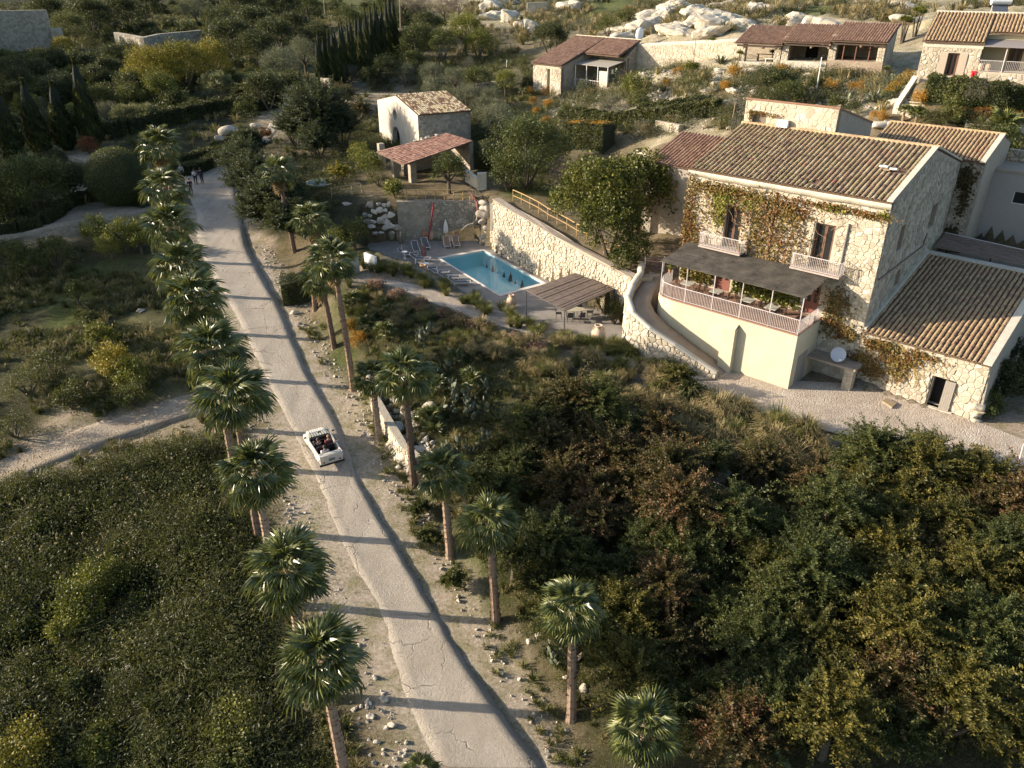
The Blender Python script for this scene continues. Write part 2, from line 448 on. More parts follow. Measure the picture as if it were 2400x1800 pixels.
def stony(name, c1, c2, c3, scale=1.6, bump=.6, rough=.95, fine=14, dark=.0):
 b = NB(name); p = b.pos()
 big = b.noise(scale, 5, .65, p); fi = b.noise(fine, 5, .7, p)
 col = b.ramp(big, [(.28, c1), (.5, c2), (.72, c3)])
 col = b.mix(b.math('MULTIPLY', fi, .55), col, tuple(x * .55 for x in c1))
 h = b.math('ADD', fi, b.math('MULTIPLY', big, .8))
 return b.surf(col, rough, b.bump(h, bump, .06))
def pieces(name, stops, rough=.9, fine=18, bump=.5, dark=.45, blot=None):
 """each loose piece takes its own tint"""
 b = NB(name); p = b.pos()
 col = b.ramp(b.rand(), stops)
 fi = b.noise(fine, 5, .7, p)
 col = b.mix(b.math('MULTIPLY', fi, dark), col, tuple(x * .35 for x in stops[0][1]))
 if blot:
  f2 = b.ramp(b.noise(1.1, 4, .7, p), [(.45, (0, 0, 0)), (.66, (1, 1, 1))])
  col = b.mix(b.math('MULTIPLY', f2, .6), col, blot)
 return b.surf(col, rough, b.bump(fi, bump, .03))
def leafy(name, cols, rough=.55, trans=.22, spec=.25, vein=0.0):
 """leaves: tint by piece, by plant and by clump"""
 b = NB(name); p = b.pos()
 g = b.n('ShaderNodeNewGeometry').outputs['Random Per Island']
 o = b.n('ShaderNodeObjectInfo').outputs['Random']
 cl = b.noise(.75, 3, .6, p)
 f = b.math('ADD', b.math('MULTIPLY', g, .45), b.math('ADD', b.math('MULTIPLY', o, .22), b.math('MULTIPLY', b.math('SUBTRACT', cl, .33), 1.15)))
 n_ = len(cols)
 col = b.ramp(f, [(.12 + .76 * i / max(1, n_ - 1), c) for i, c in enumerate(cols)])
 pr = b.n('ShaderNodeBsdfPrincipled')
 b.l(col, pr.inputs['Base Color']); pr.inputs['Roughness'].default_value = rough; pr.inputs['Specular IOR Level'].default_value = spec
 tr = b.n('ShaderNodeBsdfTranslucent')
 b.l(b.mix(.5, col, (.16, .17, .02)), tr.inputs['Color'])
 mx = b.n('ShaderNodeMixShader'); mx.inputs[0].default_value = trans
 b.l(pr.outputs[0], mx.inputs[1]); b.l(tr.outputs[0], mx.inputs[2]); b.l(mx.outputs[0], b.out.inputs[0])
 return b.m
# ------------------------------------------------------------------ palette
LIME = [(0.0, (.38, .325, .24)), (.3, (.48, .42, .32)), (.62, (.56, .495, .385)), (.85, (.45, .385, .285)), (1.0, (.61, .555, .445))]
M_stone = pieces('limestone', LIME, .95, 16, .6, .5)
M_stone_grey = pieces('grey_limestone', [(0, (.26, .23, .18)), (.5, (.37, .33, .26)), (1, (.47, .42, .33))], .95, 14, .7, .5)
M_boulder = pieces('boulder_rock', [(0, (.34, .29, .23)), (.5, (.46, .41, .33)), (1, (.56, .50, .41))], .95, 5, 1.0, .55)
M_mortar = stony('lime_mortar', (.36, .31, .23), (.46, .40, .31), (.53, .47, .37), 2.2, .7)
M_rubble = stony('rubble_wall', (.25, .21, .155), (.36, .31, .235), (.47, .41, .32), 2.0, 1.0, fine=7)
M_plaster = stony('cream_plaster', (.50, .43, .29), (.56, .49, .34), (.60, .53, .38), .7, .12, fine=25)
M_roughcast = stony('roughcast_wall', (.30, .255, .20), (.36, .31, .245), (.40, .35, .28), 2.5, .9, fine=9)
M_cornice = stony('lime_cornice', (.46, .41, .32), (.55, .50, .40), (.62, .57, .47), 2, .3)
TILE = [(0.0, (.17, .115, .08)), (.2, (.27, .19, .125)), (.42, (.36, .275, .165)), (.62, (.41, .325, .19)), (.8, (.31, .19, .12)), (.97, (.45, .38, .25)), (1.0, (.36, .13, .09))]
M_tile = pieces('old_clay_tile', TILE, .9, 22, .4, .35, (.27, .23, .10))
M_tile_new = pieces('clay_tile_brown', [(0, (.27, .175, .11)), (.4, (.38, .26, .15)), (.75, (.46, .34, .19)), (1, (.36, .20, .12))], .88, 22, .4, .3, (.36, .27, .13))
M_tile_red = pieces('red_clay_tile', [(0, (.22, .125, .085)), (.5, (.31, .185, .125)), (1, (.38, .25, .17))], .9, 20, .4, .3)
M_tile_chap = pieces('speckled_clay_tile', [(0, (.12, .07, .05)), (.35, (.22, .13, .08)), (.55, (.50, .42, .27)), (.8, (.62, .55, .40)), (1, (.50, .40, .16))], .9, 20, .4, .2)
M_under = stony('clay_channel', (.085, .055, .04), (.13, .085, .055), (.17, .12, .08), 4, .5)
M_wood = plain('brown_joinery', (.12, .062, .04), .6, 0, .25, 10)
M_wood_dark = plain('dark_timber', (.055, .036, .026), .7, 0, .3, 8)
M_wood_pale = plain('weathered_wood', (.24, .18, .11), .8, 0, .3, 9)
M_rail_wood = plain('ochre_rail_wood', (.34, .22, .09), .7, 0, .25, 9)
M_wood_grey = plain('grey_boards', (.24, .215, .18), .8, 0, .25, 9)
M_metal = plain('grey_railing_metal', (.46, .42, .40), .55, 0, .15, 8)
M_metal_dark = plain('dark_metal', (.06, .06, .065), .5, .4, .2, 8)
M_white = plain('white_paint', (.74, .72, .68), .5, 0, .05)
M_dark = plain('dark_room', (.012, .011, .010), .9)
M_terra = plain('terracotta', (.36, .18, .11), .85, 0, .2, 5)
M_jar = plain('pale_clay_jar', (.46, .33, .22), .85, 0, .2, 5)
M_jar_green = plain('greenish_clay_jar', (.26, .25, .17), .8, 0, .25, 5)
M_floor_tile = plain('terrace_tile', (.25, .145, .10), .8, 0, .25, 9)
M_ramp = stony('ramp_concrete', (.26, .20, .145), (.34, .27, .20), (.42, .35, .27), 1.1, .4, fine=20)
M_reed = NB('reed_mat')
_p = M_reed.pos()
_w = M_reed.n('ShaderNodeMapping'); _w.inputs['Scale'].default_value = (1, 1, 1); _w.inputs['Rotation'].default_value = (0, 0, R(41.4))
M_reed.l(_p, _w.inputs[0])
_w2 = M_reed.n('ShaderNodeMapping'); _w2.inputs['Scale'].default_value = (.5, 9, 9); M_reed.l(_w.outputs[0], _w2.inputs[0])
_f = M_reed.noise(2.6, 5, .7, _w2.outputs[0])
M_reed = M_reed.surf(M_reed.ramp(_f, [(.3, (.05, .037, .03)), (.5, (.15, .11, .085)), (.72, (.33, .25, .19))]), .95, M_reed.bump(_f, .8, .03))
M_reed_old = stony('old_reed', (.035, .031, .025), (.075, .066, .052), (.13, .115, .09), 1.2, .8, fine=30)
def glass_mat():
 b = NB('window_glass')
 return b.surf((.02, .022, .022), .06, None, 0, .7)
M_glass = glass_mat()
# ------------------------------------------------------------------ ground
def build_ground():
 P = np.stack([XX, YY, ZZ], -1).reshape(-1, 3)
 nx, ny = XX.shape
 i = np.arange(nx - 1)[:, None] * ny + np.arange(ny - 1)[None]
 F = np.stack([i, i + ny, i + ny + 1, i + 1], -1).reshape(-1, 4)
 me = np_mesh('ground', P, F, True)
 q = P[:, :2] + np.stack([vnoise(P[:, 0], P[:, 1], 3.1, 5), vnoise(P[:, 0], P[:, 1], 3.1, 6)], 1) * 4.5
 colr = np.empty((len(P), 4), np.float32)
 for k_ in range(0, len(P), 20000):
  d = ((q[k_:k_ + 20000, None] - sp[None, :, :2]) ** 2).sum(2) + .6
  wgt = 1 / d ** 2.2
  colr[k_:k_ + 20000, :3] = (wgt @ sc_) / wgt.sum(1)[:, None]
 d1, _ = seg_dist(P[:, 0], P[:, 1], RC)
 k_ = np.clip(1 - (d1 - 2.6 + 1.5 * vnoise(P[:, 0], P[:, 1], 2.3, 9)) / 1.6, 0, 1)[:, None] * (P[:, 1] < 84)[:, None]
 colr[:, :3] = colr[:, :3] * (1 - k_) + np.array([.50, .425, .34]) * k_
 colr[:, 3] = 1
 at_ = me.color_attributes.new('cover', 'FLOAT_COLOR', 'POINT')
 at_.data.foreach_set('color', colr.ravel())
 b = NB('ground_cover'); p = b.pos()
 vc = b.n('ShaderNodeVertexColor', layer_name='cover').outputs[0]
 n1, n2, n3 = b.noise(.9, 6, .7, p), b.noise(6, 6, .75, p), b.noise(28, 3, .7, p)
 col = b.mix(b.ramp(n1, [(.42, (0, 0, 0)), (.62, (1, 1, 1))]), vc, b.mix(1.0, vc, (.62, .66, .50), 'MULTIPLY'))
 col = b.mix(b.ramp(n2, [(.40, (0, 0, 0)), (.66, (1, 1, 1))]), col, b.mix(1.0, col, (.55, .50, .42), 'MULTIPLY'))
 col = b.mix(b.ramp(n3, [(.55, (0, 0, 0)), (.75, (.5, .5, .5))]), col, (.42, .37, .29))
 h = b.math('ADD', b.math('MULTIPLY', n2, 1.2), n3)
 mt = b.surf(col, .97, b.bump(h, .9, .10), 0, .1)
 return tag(put('ground', me, mt), kind='structure')
build_ground()
def unit_(v): return v / np.linalg.norm(v, axis=-1, keepdims=True)
def strip(name, L, Rr, lift, mt, n=10, cross=6):
 """road or path sheet lying on the ground"""
 def cat(Pk):
  out = []
  for i in range(len(Pk) - 1):
   p0, p1, p2, p3 = Pk[max(i - 1, 0)], Pk[i], Pk[i + 1], Pk[min(i + 2, len(Pk) - 1)]
   for t in np.linspace(0, 1, n, endpoint=False):
    out.append(.5 * (2 * p1 + (p2 - p0) * t + (2 * p0 - 5 * p1 + 4 * p2 - p3) * t ** 2 + (3 * p1 - p0 - 3 * p2 + p3) * t ** 3))
  out.append(Pk[-1]); return np.array(out)
 L, Rr = cat(L), cat(Rr)
 t = np.linspace(0, 1, cross + 1)[None, :, None]
 P = L[:, None] * (1 - t) + Rr[:, None] * t
 jit = vnoise(P[..., 0], P[..., 1], .7, 21)
 P[:, 0, 0] += jit[:, 0] * .22; P[:, -1, 0] += jit[:, -1] * .22
 P[..., 2] = np.maximum(P[..., 2], ground_z(P[..., 0], P[..., 1])) + lift
 ou = unit_(P[:, -1] - P[:, 0]) * .06
 E0, E1 = P[:, 0] - ou, P[:, -1] + ou
 E0[:, 2] = np.minimum(ground_z(E0[:, 0], E0[:, 1]), E0[:, 2]) - .05; E1[:, 2] = np.minimum(ground_z(E1[:, 0], E1[:, 1]), E1[:, 2]) - .05
 P = np.concatenate([E0[:, None], P, E1[:, None]], 1)
 k_ = P.shape[1]
 i = np.arange(P.shape[0] - 1)[:, None] * k_ + np.arange(k_ - 1)[None]
 F = np.stack([i, i + 1, i + k_ + 1, i + k_], -1).reshape(-1, 4)
 return tag(put(name, np_mesh(name, P.reshape(-1, 3), F), mt), kind='structure')
def road_mat():
 b = NB('worn_concrete'); p = b.pos()
 n1, n2, n3 = b.noise(.5, 5, .65, p), b.noise(5, 6, .75, p, 1.2), b.noise(30, 4, .7, p)
 col = b.ramp(n1, [(.3, (.34, .295, .235)), (.5, (.41, .36, .29)), (.72, (.47, .415, .34))])
 mpx = b.n('ShaderNodeMapping'); mpx.inputs['Rotation'].default_value = (0, 0, R(-24)); mpx.inputs['Scale'].default_value = (1.6, .22, 1); b.l(p, mpx.inputs[0])
 trk = b.noise(.8, 3, .5, mpx.outputs[0])
 col = b.mix(b.ramp(trk, [(.45, (0, 0, 0)), (.62, (.55, .55, .55))]), col, (.30, .265, .215))
 v = b.n('ShaderNodeTexVoronoi', feature='DISTANCE_TO_EDGE'); v.inputs['Scale'].default_value = .55
 wv = b.n('ShaderNodeMix', data_type='VECTOR'); wv.inputs[0].default_value = .35
 nz = b.n('ShaderNodeTexNoise'); nz.inputs['Scale'].default_value = 2.5; b.l(p, nz.inputs['Vector'])
 b.l(p, wv.inputs[4]); b.l(nz.outputs['Color'], wv.inputs[5]); b.l(wv.outputs[1], v.inputs['Vector'])
 crack = b.ramp(v.outputs['Distance'], [(.0, (1, 1, 1)), (.010, (0, 0, 0))])
 crack = b.math('MULTIPLY', crack, b.ramp(b.noise(.4, 2, .5, p), [(.45, (0, 0, 0)), (.6, (1, 1, 1))]))
 col = b.mix(b.math('MULTIPLY', crack, .4), col, (.13, .105, .08))
 col = b.mix(b.math('MULTIPLY', n2, .55), col, (.20, .165, .125))
 h = b.math('ADD', b.math('MULTIPLY', n2, .9), b.math('SUBTRACT', b.math('MULTIPLY', n3, .4), crack))
 return b.surf(col, .9, b.bump(h, 1.0, .09), 0, .2)
strip('road', RL, RR, .012, road_mat())
def gravel_mat(name, c1, c2, c3):
 b = NB(name); p = b.pos()
 v = b.n('ShaderNodeTexVoronoi'); v.inputs['Scale'].default_value = 11; b.l(p, v.inputs['Vector'])
 n1 = b.noise(.7, 5, .7, p); n2 = b.noise(9, 4, .7, p)
 col = b.ramp(n1, [(.32, c1), (.52, c2), (.7, c3)])
 bw = b.n('ShaderNodeRGBToBW'); b.l(v.outputs['Color'], bw.inputs[0])
 col = b.mix(b.math('MULTIPLY', bw.outputs[0], .5), col, tuple(x * .45 for x in c1))
 col = b.mix(b.ramp(n2, [(.6, (0, 0, 0)), (.78, (.5, .5, .5))]), col, (.12, .08, .05))
 return b.surf(col, .97, b.bump(b.math('SUBTRACT', n2, v.outputs['Distance']), .8, .05), 0, .1)
M_gravel = gravel_mat('pale_gravel', (.36, .295, .23), (.45, .38, .30), (.52, .455, .37))
strip('gravel_path', PL, PR, .022, M_gravel, 8, 4)
def flat(name, poly, z, mt):
 return tag(MB().add([(x, y, z) for x, y in poly], [tuple(range(len(poly)))]).build(name, mt), kind='structure')
def ccw(poly):
 a = sum(poly[i][0] * poly[(i + 1) % len(poly)][1] - poly[(i + 1) % len(poly)][0] * poly[i][1] for i in range(len(poly)))
 return poly if a > 0 else poly[::-1]
flat('gravel_yard', ccw(YARD), 3.3, M_gravel)
# dirt track into the field, track to the parked car, chapel lane
def track(name, px, wdt, mt, lift=.03):
 c = [at(u, v) for u, v in px]
 L, Rr = [], []
 for i, p in enumerate(c):
  t = c[min(i + 1, len(c) - 1)] - c[max(i - 1, 0)]; t[2] = 0; t /= np.linalg.norm(t)
  nrm = np.array([-t[1], t[0], 0]) * wdt / 2
  L.append(p + nrm); Rr.append(p - nrm)
 return strip(name, np.array(L), np.array(Rr), lift, mt, 8, 5)
M_track = gravel_mat('dirt_track', (.25, .20, .145), (.33, .27, .20), (.40, .34, .26))
track('dirt_track', [(-60, 1135), (120, 1060), (280, 1000), (400, 962), (520, 925)], 2.6, M_track)
track('parking_lane', [(-80, 560), (60, 532), (150, 512), (230, 500), (300, 488), (370, 478)], 4.2, M_track)
track('field_lane', [(190, 455), (235, 432), (262, 405), (250, 385), (180, 372), (60, 375)], 3.4, M_track)
# ------------------------------------------------------------------ pool terrace
def clip(poly, n, d):
 """keep the side where n.p <= d"""
 out = []
 for i in range(len(poly)):
  p, q = poly[i], poly[(i + 1) % len(poly)]
  a, b = n[0] * p[0] + n[1] * p[1] - d, n[0] * q[0] + n[1] * q[1] - d
  if a <= 0: out.append(p)
  if (a < 0) != (b < 0) and a != b:
   t = a / (a - b); out.append((p[0] + t * (q[0] - p[0]), p[1] + t * (q[1] - p[1])))
 return out
pool = ccw(POOL)
M_deck = stony('pool_paving', (.21, .19, .165), (.275, .25, .215), (.34, .31, .26), .8, .25, fine=12)
mb = MB()
rest = ccw(DECK)
for i in range(4):
 p, q = pool[i], pool[(i + 1) % 4]
 n_ = (q[1] - p[1], -(q[0] - p[0])); L_ = math.hypot(*n_); n_ = (n_[0] / L_, n_[1] / L_)
 d_ = n_[0] * p[0] + n_[1] * p[1]
 out = clip(rest, (-n_[0], -n_[1]), -d_)
 if len(out) > 2: mb.add([(x, y, DECK_Z) for x, y in out], [tuple(range(len(out)))])
 rest = clip(rest, n_, d_)
tag(mb.build('pool_deck', M_deck), kind='structure')
pc = np.mean(pool, 0)
t = thing('swimming_pool', 'rectangular turquoise swimming pool with pale stone coping below the long stone wall', 'swimming pool', (pc[0], pc[1], DECK_Z - 1.5))
M_coping = stony('pool_coping', (.52, .48, .42), (.60, .56, .50), (.66, .62, .56), 2, .15)
M_basin = plain('pool_paint', (.60, .88, .88), .6, 0, .04, 1.5)
def inset(k_):
 return [tuple(np.array(p) + (pc - np.array(p)) / np.linalg.norm(pc - np.array(p)) * k_) for p in pool]
pin = inset(.45)
for i in range(4):
 j = (i + 1) % 4
 MB().prism([(*pool[i], DECK_Z - .1), (*pool[j], DECK_Z - .1), (*pin[j], DECK_Z - .1), (*pin[i], DECK_Z - .1)], (0, 0, .14)).build('coping', M_coping, t)
mb = MB()
for i in range(4):
 j = (i + 1) % 4
 mb.add([(*pin[i], 2.2), (*pin[j], 2.2), (*pin[j], DECK_Z), (*pin[i], DECK_Z)], [(0, 1, 2, 3)])
mb.add([(*p, 2.2) for p in pin], [(0, 1, 2, 3)])
mb.build('basin', M_basin, t)
def water_mat():
 b = NB('pool_water'); p = b.pos()
 tr = b.n('ShaderNodeBsdfTransparent'); tr.inputs[0].default_value = (.80, .95, .96, 1)
 gl = b.n('ShaderNodeBsdfGlossy'); gl.inputs['Roughness'].default_value = .03
 nm = b.bump(b.noise(1.6, 2, .5, p), .06, .05); b.l(nm, gl.inputs['Normal'])
 fr = b.n('ShaderNodeFresnel'); fr.inputs[0].default_value = 1.33; b.l(nm, fr.inputs['Normal'])
 mx = b.n('ShaderNodeMixShader'); b.l(fr.outputs[0], mx.inputs[0]); b.l(tr.outputs[0], mx.inputs[1]); b.l(gl.outputs[0], mx.inputs[2])
 b.l(mx.outputs[0], b.out.inputs[0]); return b.m
MB().add([(*p, DECK_Z - .12) for p in pin], [(0, 1, 2, 3)]).build('water', water_mat(), t)
# ------------------------------------------------------------------ stone facing and tiled roofs
def facing(parent, O, U, V, N, poly, size, mt, holes=(), proud=.05, joint=.02, parts=300, seed=1, name='stone', squash=.75):
 """irregular stones, each with its own edges, standing proud of the wall in the plane O+u*U+v*V"""
 r = random.Random(seed)
 O, U, V, N = map(np.asarray, (O, U, V, N))
 us = [p[0] for p in poly]; vs_ = [p[1] for p in poly]
 sx, sy = size, size * squash
 nu, nv = int((max(us) - min(us)) / sx) + 3, int((max(vs_) - min(vs_)) / sy) + 3
 pts = {}
 for i in range(-1, nu):
  for j in range(-1, nv):
   if r.random() < .2: continue
   pts[i, j] = (min(us) + (i + .5 * (j % 2) + r.uniform(-.42, .42)) * sx, min(vs_) + (j + r.uniform(-.42, .42)) * sy)
 cells = []
 poly = ccw(list(poly))
 for (i, j), (cx, cy) in pts.items():
  c = [(cx - 1.4 * sx, cy - 1.4 * sy), (cx + 1.4 * sx, cy - 1.4 * sy), (cx + 1.4 * sx, cy + 1.4 * sy), (cx - 1.4 * sx, cy + 1.4 * sy)]
  for di in (-2, -1, 0, 1, 2):
   for dj in (-2, -1, 0, 1, 2):
    q = pts.get((i + di, j + dj))
    if q and (di or dj) and c:
     n_ = (q[0] - cx, (q[1] - cy))
     c = clip(c, n_, n_[0] * (cx + q[0]) / 2 + n_[1] * (cy + q[1]) / 2)
  for a in range(len(poly)):
   if not c: break
   p, q = poly[a], poly[(a + 1) % len(poly)]
   n_ = (q[1] - p[1], -(q[0] - p[0]))
   c = clip(c, n_, n_[0] * p[0] + n_[1] * p[1])
  for (h0, k0, h1, k1) in holes:
   if not c: break
   if h0 < cx < h1 and k0 < cy < k1: c = []; break
   opt = [(h0 - cx, ((1, 0), h0)), (cx - h1, ((-1, 0), -h1)), (k0 - cy, ((0, 1), k0)), (cy - k1, ((0, -1), -k1))]
   c = clip(c, *max(opt)[1])
  if len(c) < 3: continue
  ar = abs(sum(c[a][0] * c[(a + 1) % len(c)][1] - c[(a + 1) % len(c)][0] * c[a][1] for a in range(len(c)))) / 2
  if ar < sx * sy * .08: continue
  cells.append((ar, c))
 cells.sort(key=lambda x: -x[0])
 restm = MB()
 for k_, (ar, c) in enumerate(cells):
  cc = np.mean(c, 0); rad = math.sqrt(ar / math.pi)
  pr = proud * r.uniform(.45, 1.25); tl = (r.uniform(-.12, .12), r.uniform(-.12, .12))
  rings = []
  for sh, z in ((joint, -.03), (joint * 1.1, pr * .55), (joint + rad * .22, pr)):
   f_ = max(.35, 1 - sh / rad)
   ring = []
   for q in c:
    e = cc + (np.array(q) - cc) * f_
    zz = z + (0 if z < 0 else tl[0] * (e[0] - cc[0]) + tl[1] * (e[1] - cc[1]))
    ring.append(O + U * e[0] + V * e[1] + N * zz)
   rings.append(ring)
  n_ = len(c); vv = rings[0] + rings[1] + rings[2]
  ff = [tuple(range(2 * n_, 3 * n_))]
  for L_ in (0, 1):
   ff += [(L_ * n_ + a, L_ * n_ + (a + 1) % n_, (L_ + 1) * n_ + (a + 1) % n_, (L_ + 1) * n_ + a) for a in range(n_)]
  if k_ < parts: MB().add(vv, ff).build(name, mt, parent)
  else: restm.add(vv, ff)
 if restm.v: tag(restm.build(name + '_facing', mt, parent), kind='stuff')
def tile_shape(L=.46, r0=.118, r1=.092, n=5, cap=True):
 v, f = [], []
 for k_, (y, r, h) in enumerate(((0, r0, .028), (L, r1, .0))):
  for i in range(n + 1):
   q = math.pi * i / n
   v.append((r * math.cos(q), y, h + r * .8 * math.sin(q)))
 f += [(i, i + 1, n + 2 + i, n + 1 + i) for i in range(n)]
 for i in range(n + 1):
  q = math.pi * i / n
  v.append(((r0 - .02) * math.cos(q), 0, .028 + (r0 - .025) * .8 * math.sin(q)))
 f += [(i + 1, i, 2 * n + 2 + i, 2 * n + 3 + i) for i in range(n)]
 return np.array(v), f
TILES = {}
def tile_roof(parent, E0, E1, R0, R1, mt, pitch=.315, course=.37, parts=300, seed=1, skip=(), scale=1.0, name='roof_tile'):
 E0, E1, R0, R1 = (np.asarray(q, float) for q in (E0, E1, R0, R1))
 W = np.linalg.norm(E1 - E0); L = np.linalg.norm(R0 - E0)
 nc, nr = max(2, round(W / pitch)), max(2, round(L / course))
 key = (mt.name, round(scale, 2))
 if key not in TILES:
  tv, tf = tile_shape(course * 1.25, pitch * .375, pitch * .295)
  me = bpy.data.meshes.new('roof_tile'); me.from_pydata([tuple(q) for q in tv], [], tf); me.update(); me.materials.append(mt)
  TILES[key] = (tv, tf, me)
 tv, tf, me = TILES[key]
 r = random.Random(seed); rest = MB(); org = wloc(parent); cnt = 0
 order = [(j, i) for j in range(nr) for i in range(nc)]
 for j, i in order:
  if (i, j) in skip: continue
  f0 = (i + .5) / nc
  e, t_ = E0 + (E1 - E0) * f0, R0 + (R1 - R0) * f0
  p = e + (t_ - e) * (j / nr); y = (t_ - e) / np.linalg.norm(t_ - e)
  x = (E1 - E0) / W; z = np.cross(x, y)
  if z[2] < 0: x, z = -x, -z
  an = r.gauss(0, .03); x2 = x * math.cos(an) + y * math.sin(an); y2 = y * math.cos(an) - x * math.sin(an)
  p = p + x * r.gauss(0, .008) + z * (r.uniform(0, .012))
  if cnt < parts:
   o = put(name, me, None, parent)
   o.matrix_local = Matrix(((x2[0], y2[0], z[0], p[0] - org[0]), (x2[1], y2[1], z[1], p[1] - org[1]), (x2[2], y2[2], z[2], p[2] - org[2]), (0, 0, 0, 1)))
  else:
   rest.add(tv @ np.array([x2, y2, z]) + p, tf)
  cnt += 1
 if rest.v: tag(rest.build(name + 's', mt, parent), kind='stuff')
def slab(mb, O, U, V, N, thk, w_, h_, holes=()):
 """wall w x h with rectangular openings, outer face at O, going inwards along -N"""
 O, U, V, N = map(np.asarray, (O, U, V, N))
 xs = sorted({0, w_, *[q for h in holes for q in (h[0], h[2])]}); ys = sorted({0, h_, *[q for h in holes for q in (h[1], h[3])]})
 xs = [x for x in xs if 0 <= x <= w_]; ys = [y for y in ys if 0 <= y <= h_]
 for i in range(len(xs) - 1):
  for j in range(len(ys) - 1):
   cx, cy = (xs[i] + xs[i + 1]) / 2, (ys[j] + ys[j + 1]) / 2
   if any(h[0] < cx < h[2] and h[1] < cy < h[3] for h in holes): continue
   mb.obox(O + U * xs[i] + V * ys[j] - N * thk, U * (xs[i + 1] - xs[i]), V * (ys[j + 1] - ys[j]), N * thk)
 return mb
def french_door(parent, O, U, V, N, w_, h_, name='french_door', glassy=True, mt=None, deep=.28):
 """double door set back in its opening; O lower corner on the wall face"""
 mt = mt or M_wood
 O, U, V, N = map(np.asarray, (O, U, V, N))
 O = O - N * deep
 mb = MB()
 f_ = .09
 mb.obox(O, U * f_, V * h_, -N * .08); mb.obox(O + U * (w_ - f_), U * f_, V * h_, -N * .08)
 mb.obox(O + V * (h_ - f_) + U * f_, U * (w_ - 2 * f_), V * f_, -N * .08)
 fr = mb.build(name, mt, parent)
 for k_ in (0, 1):
  lw = (w_ - 2 * f_) / 2; o = O + U * (f_ + k_ * lw) + U * .005 + N * .01
  m2 = MB()
  s_ = .085
  lo = .12 if glassy else h_ * .38
  m2.obox(o, U * s_, V * (h_ - f_), -N * .05); m2.obox(o + U * (lw - s_ - .01), U * s_, V * (h_ - f_), -N * .05)
  m2.obox(o + U * s_, U * (lw - 2 * s_ - .01), V * lo, -N * .045); m2.obox(o + U * s_ + V * (h_ - f_ - s_), U * (lw - 2 * s_ - .01), V * s_, -N * .045)
  m2.build('door_leaf', mt, fr)
  MB().obox(o + U * s_ + V * lo - N * .02, U * (lw - 2 * s_ - .01), V * (h_ - f_ - s_ - lo), -N * .012).build('pane', M_glass, fr)
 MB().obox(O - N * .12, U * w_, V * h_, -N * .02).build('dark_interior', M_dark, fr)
 return fr
def window(parent, O, U, V, N, w_, h_, mt=None, deep=.25, bars=1, name='window'):
 mt = mt or M_wood
 O, U, V, N = map(np.asarray, (O, U, V, N))
 O = O - N * deep; f_ = .07
 mb = MB()
 mb.obox(O, U * f_, V * h_, -N * .06); mb.obox(O + U * (w_ - f_), U * f_, V * h_, -N * .06)
 mb.obox(O + U * f_, U * (w_ - 2 * f_), V * f_, -N * .06); mb.obox(O + U * f_ + V * (h_ - f_), U * (w_ - 2 * f_), V * f_, -N * .06)
 for k_ in range(bars):
  mb.obox(O + U * (w_ * (k_ + 1) / (bars + 1) - .025) + V * f_, U * .05, V * (h_ - 2 * f_), -N * .05)
 fr = mb.build(name, mt, parent)
 MB().obox(O + U * f_ + V * f_ - N * .025, U * (w_ - 2 * f_), V * (h_ - 2 * f_), -N * .01).build('pane', M_glass, fr)
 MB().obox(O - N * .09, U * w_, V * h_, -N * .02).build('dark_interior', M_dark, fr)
 return fr
def railing(parent, pts, h, mt, gap=.13, name='railing', post=.02):
 """top and bottom rails with thin upright bars along a line of points"""
 mb = MB(); bars = MB()
 up = np.array([0, 0, 1.0])
 pts = [np.asarray(p, float) for p in pts]
 mb.tube([p + up * h for p in pts], .026, 5); mb.tube([p + up * .08 for p in pts], .018, 4)
 r = mb.build(name, mt, parent)
 n_ = 0
 for p, q in zip(pts[:-1], pts[1:]):
  L_ = np.linalg.norm(q - p); k_ = max(1, int(L_ / gap))
  for i in range(k_ + 1):
   a = p + (q - p) * i / k_
   bars.tube([a + up * .08, a + up * h], .013, 4, False)
 tag(bars.build('railing_bars', mt, r if parent is None else parent), kind='stuff')
 return r
# ------------------------------------------------------------------ main farmhouse
UP = np.array([0, 0, 1.0])
A0, A1 = -27.3, -13.5
t = thing('farmhouse', 'large two storey stone farmhouse with clay tile roof, red creeper and two iron balconies', 'house', hw(-20.4, 57, 3.3))
HOUSE = t
D1, D2 = (-24.22, 10.45, -22.95, 13.43), (-17.86, 10.45, -16.55, 13.42)
T1, T2 = (-24.32, 7.2, -23.16, 9.3), (-17.72, 7.2, -16.70, 9.3)
L1 = (-21.6, 7.2, -20.7, 9.0)
Z0 = 2.6
def hole(q): return (q[0] - A0, q[1] - Z0, q[2] - A0, q[3] - Z0)
mb = MB(); slab(mb, hw(A0, 50, Z0), HA, UP, -HB, .55, A1 - A0, 15.45 - Z0, [hole(q) for q in (D1, D2, T1, T2)])
mb.build('front_wall', M_mortar, t)
facing(t, hw(A0, 50, 0), HA, UP, -HB, [(0, 7.3), (A1 - A0, 7.3), (A1 - A0, 14.95), (0, 14.95)], .33, M_stone,
       [(q[0] - A0 - .06, q[1], q[2] - A0 + .06, q[3] + .06) for q in (D1, D2, T1, T2)], .045, .009, 300, 3)
facing(t, hw(-16.4, 50, 0), HA, UP, -HB, [(0, 3.2), (2.9, 3.2), (2.9, 7.25), (0, 7.25)], .42, M_stone, [], .055, .02, 0, 4)
GW = [(53.05, 11.6, 54.05, 13.3), (59.65, 11.6, 61.05, 13.3), (54.55, 8.75, 55.5, 9.85)]
mb = MB(); slab(mb, hw(A1, 50, Z0), HB, UP, HA, .5, 14.6, 15.45 - Z0, [(q[0] - 50, q[1] - Z0, q[2] - 50, q[3] - Z0) for q in GW])
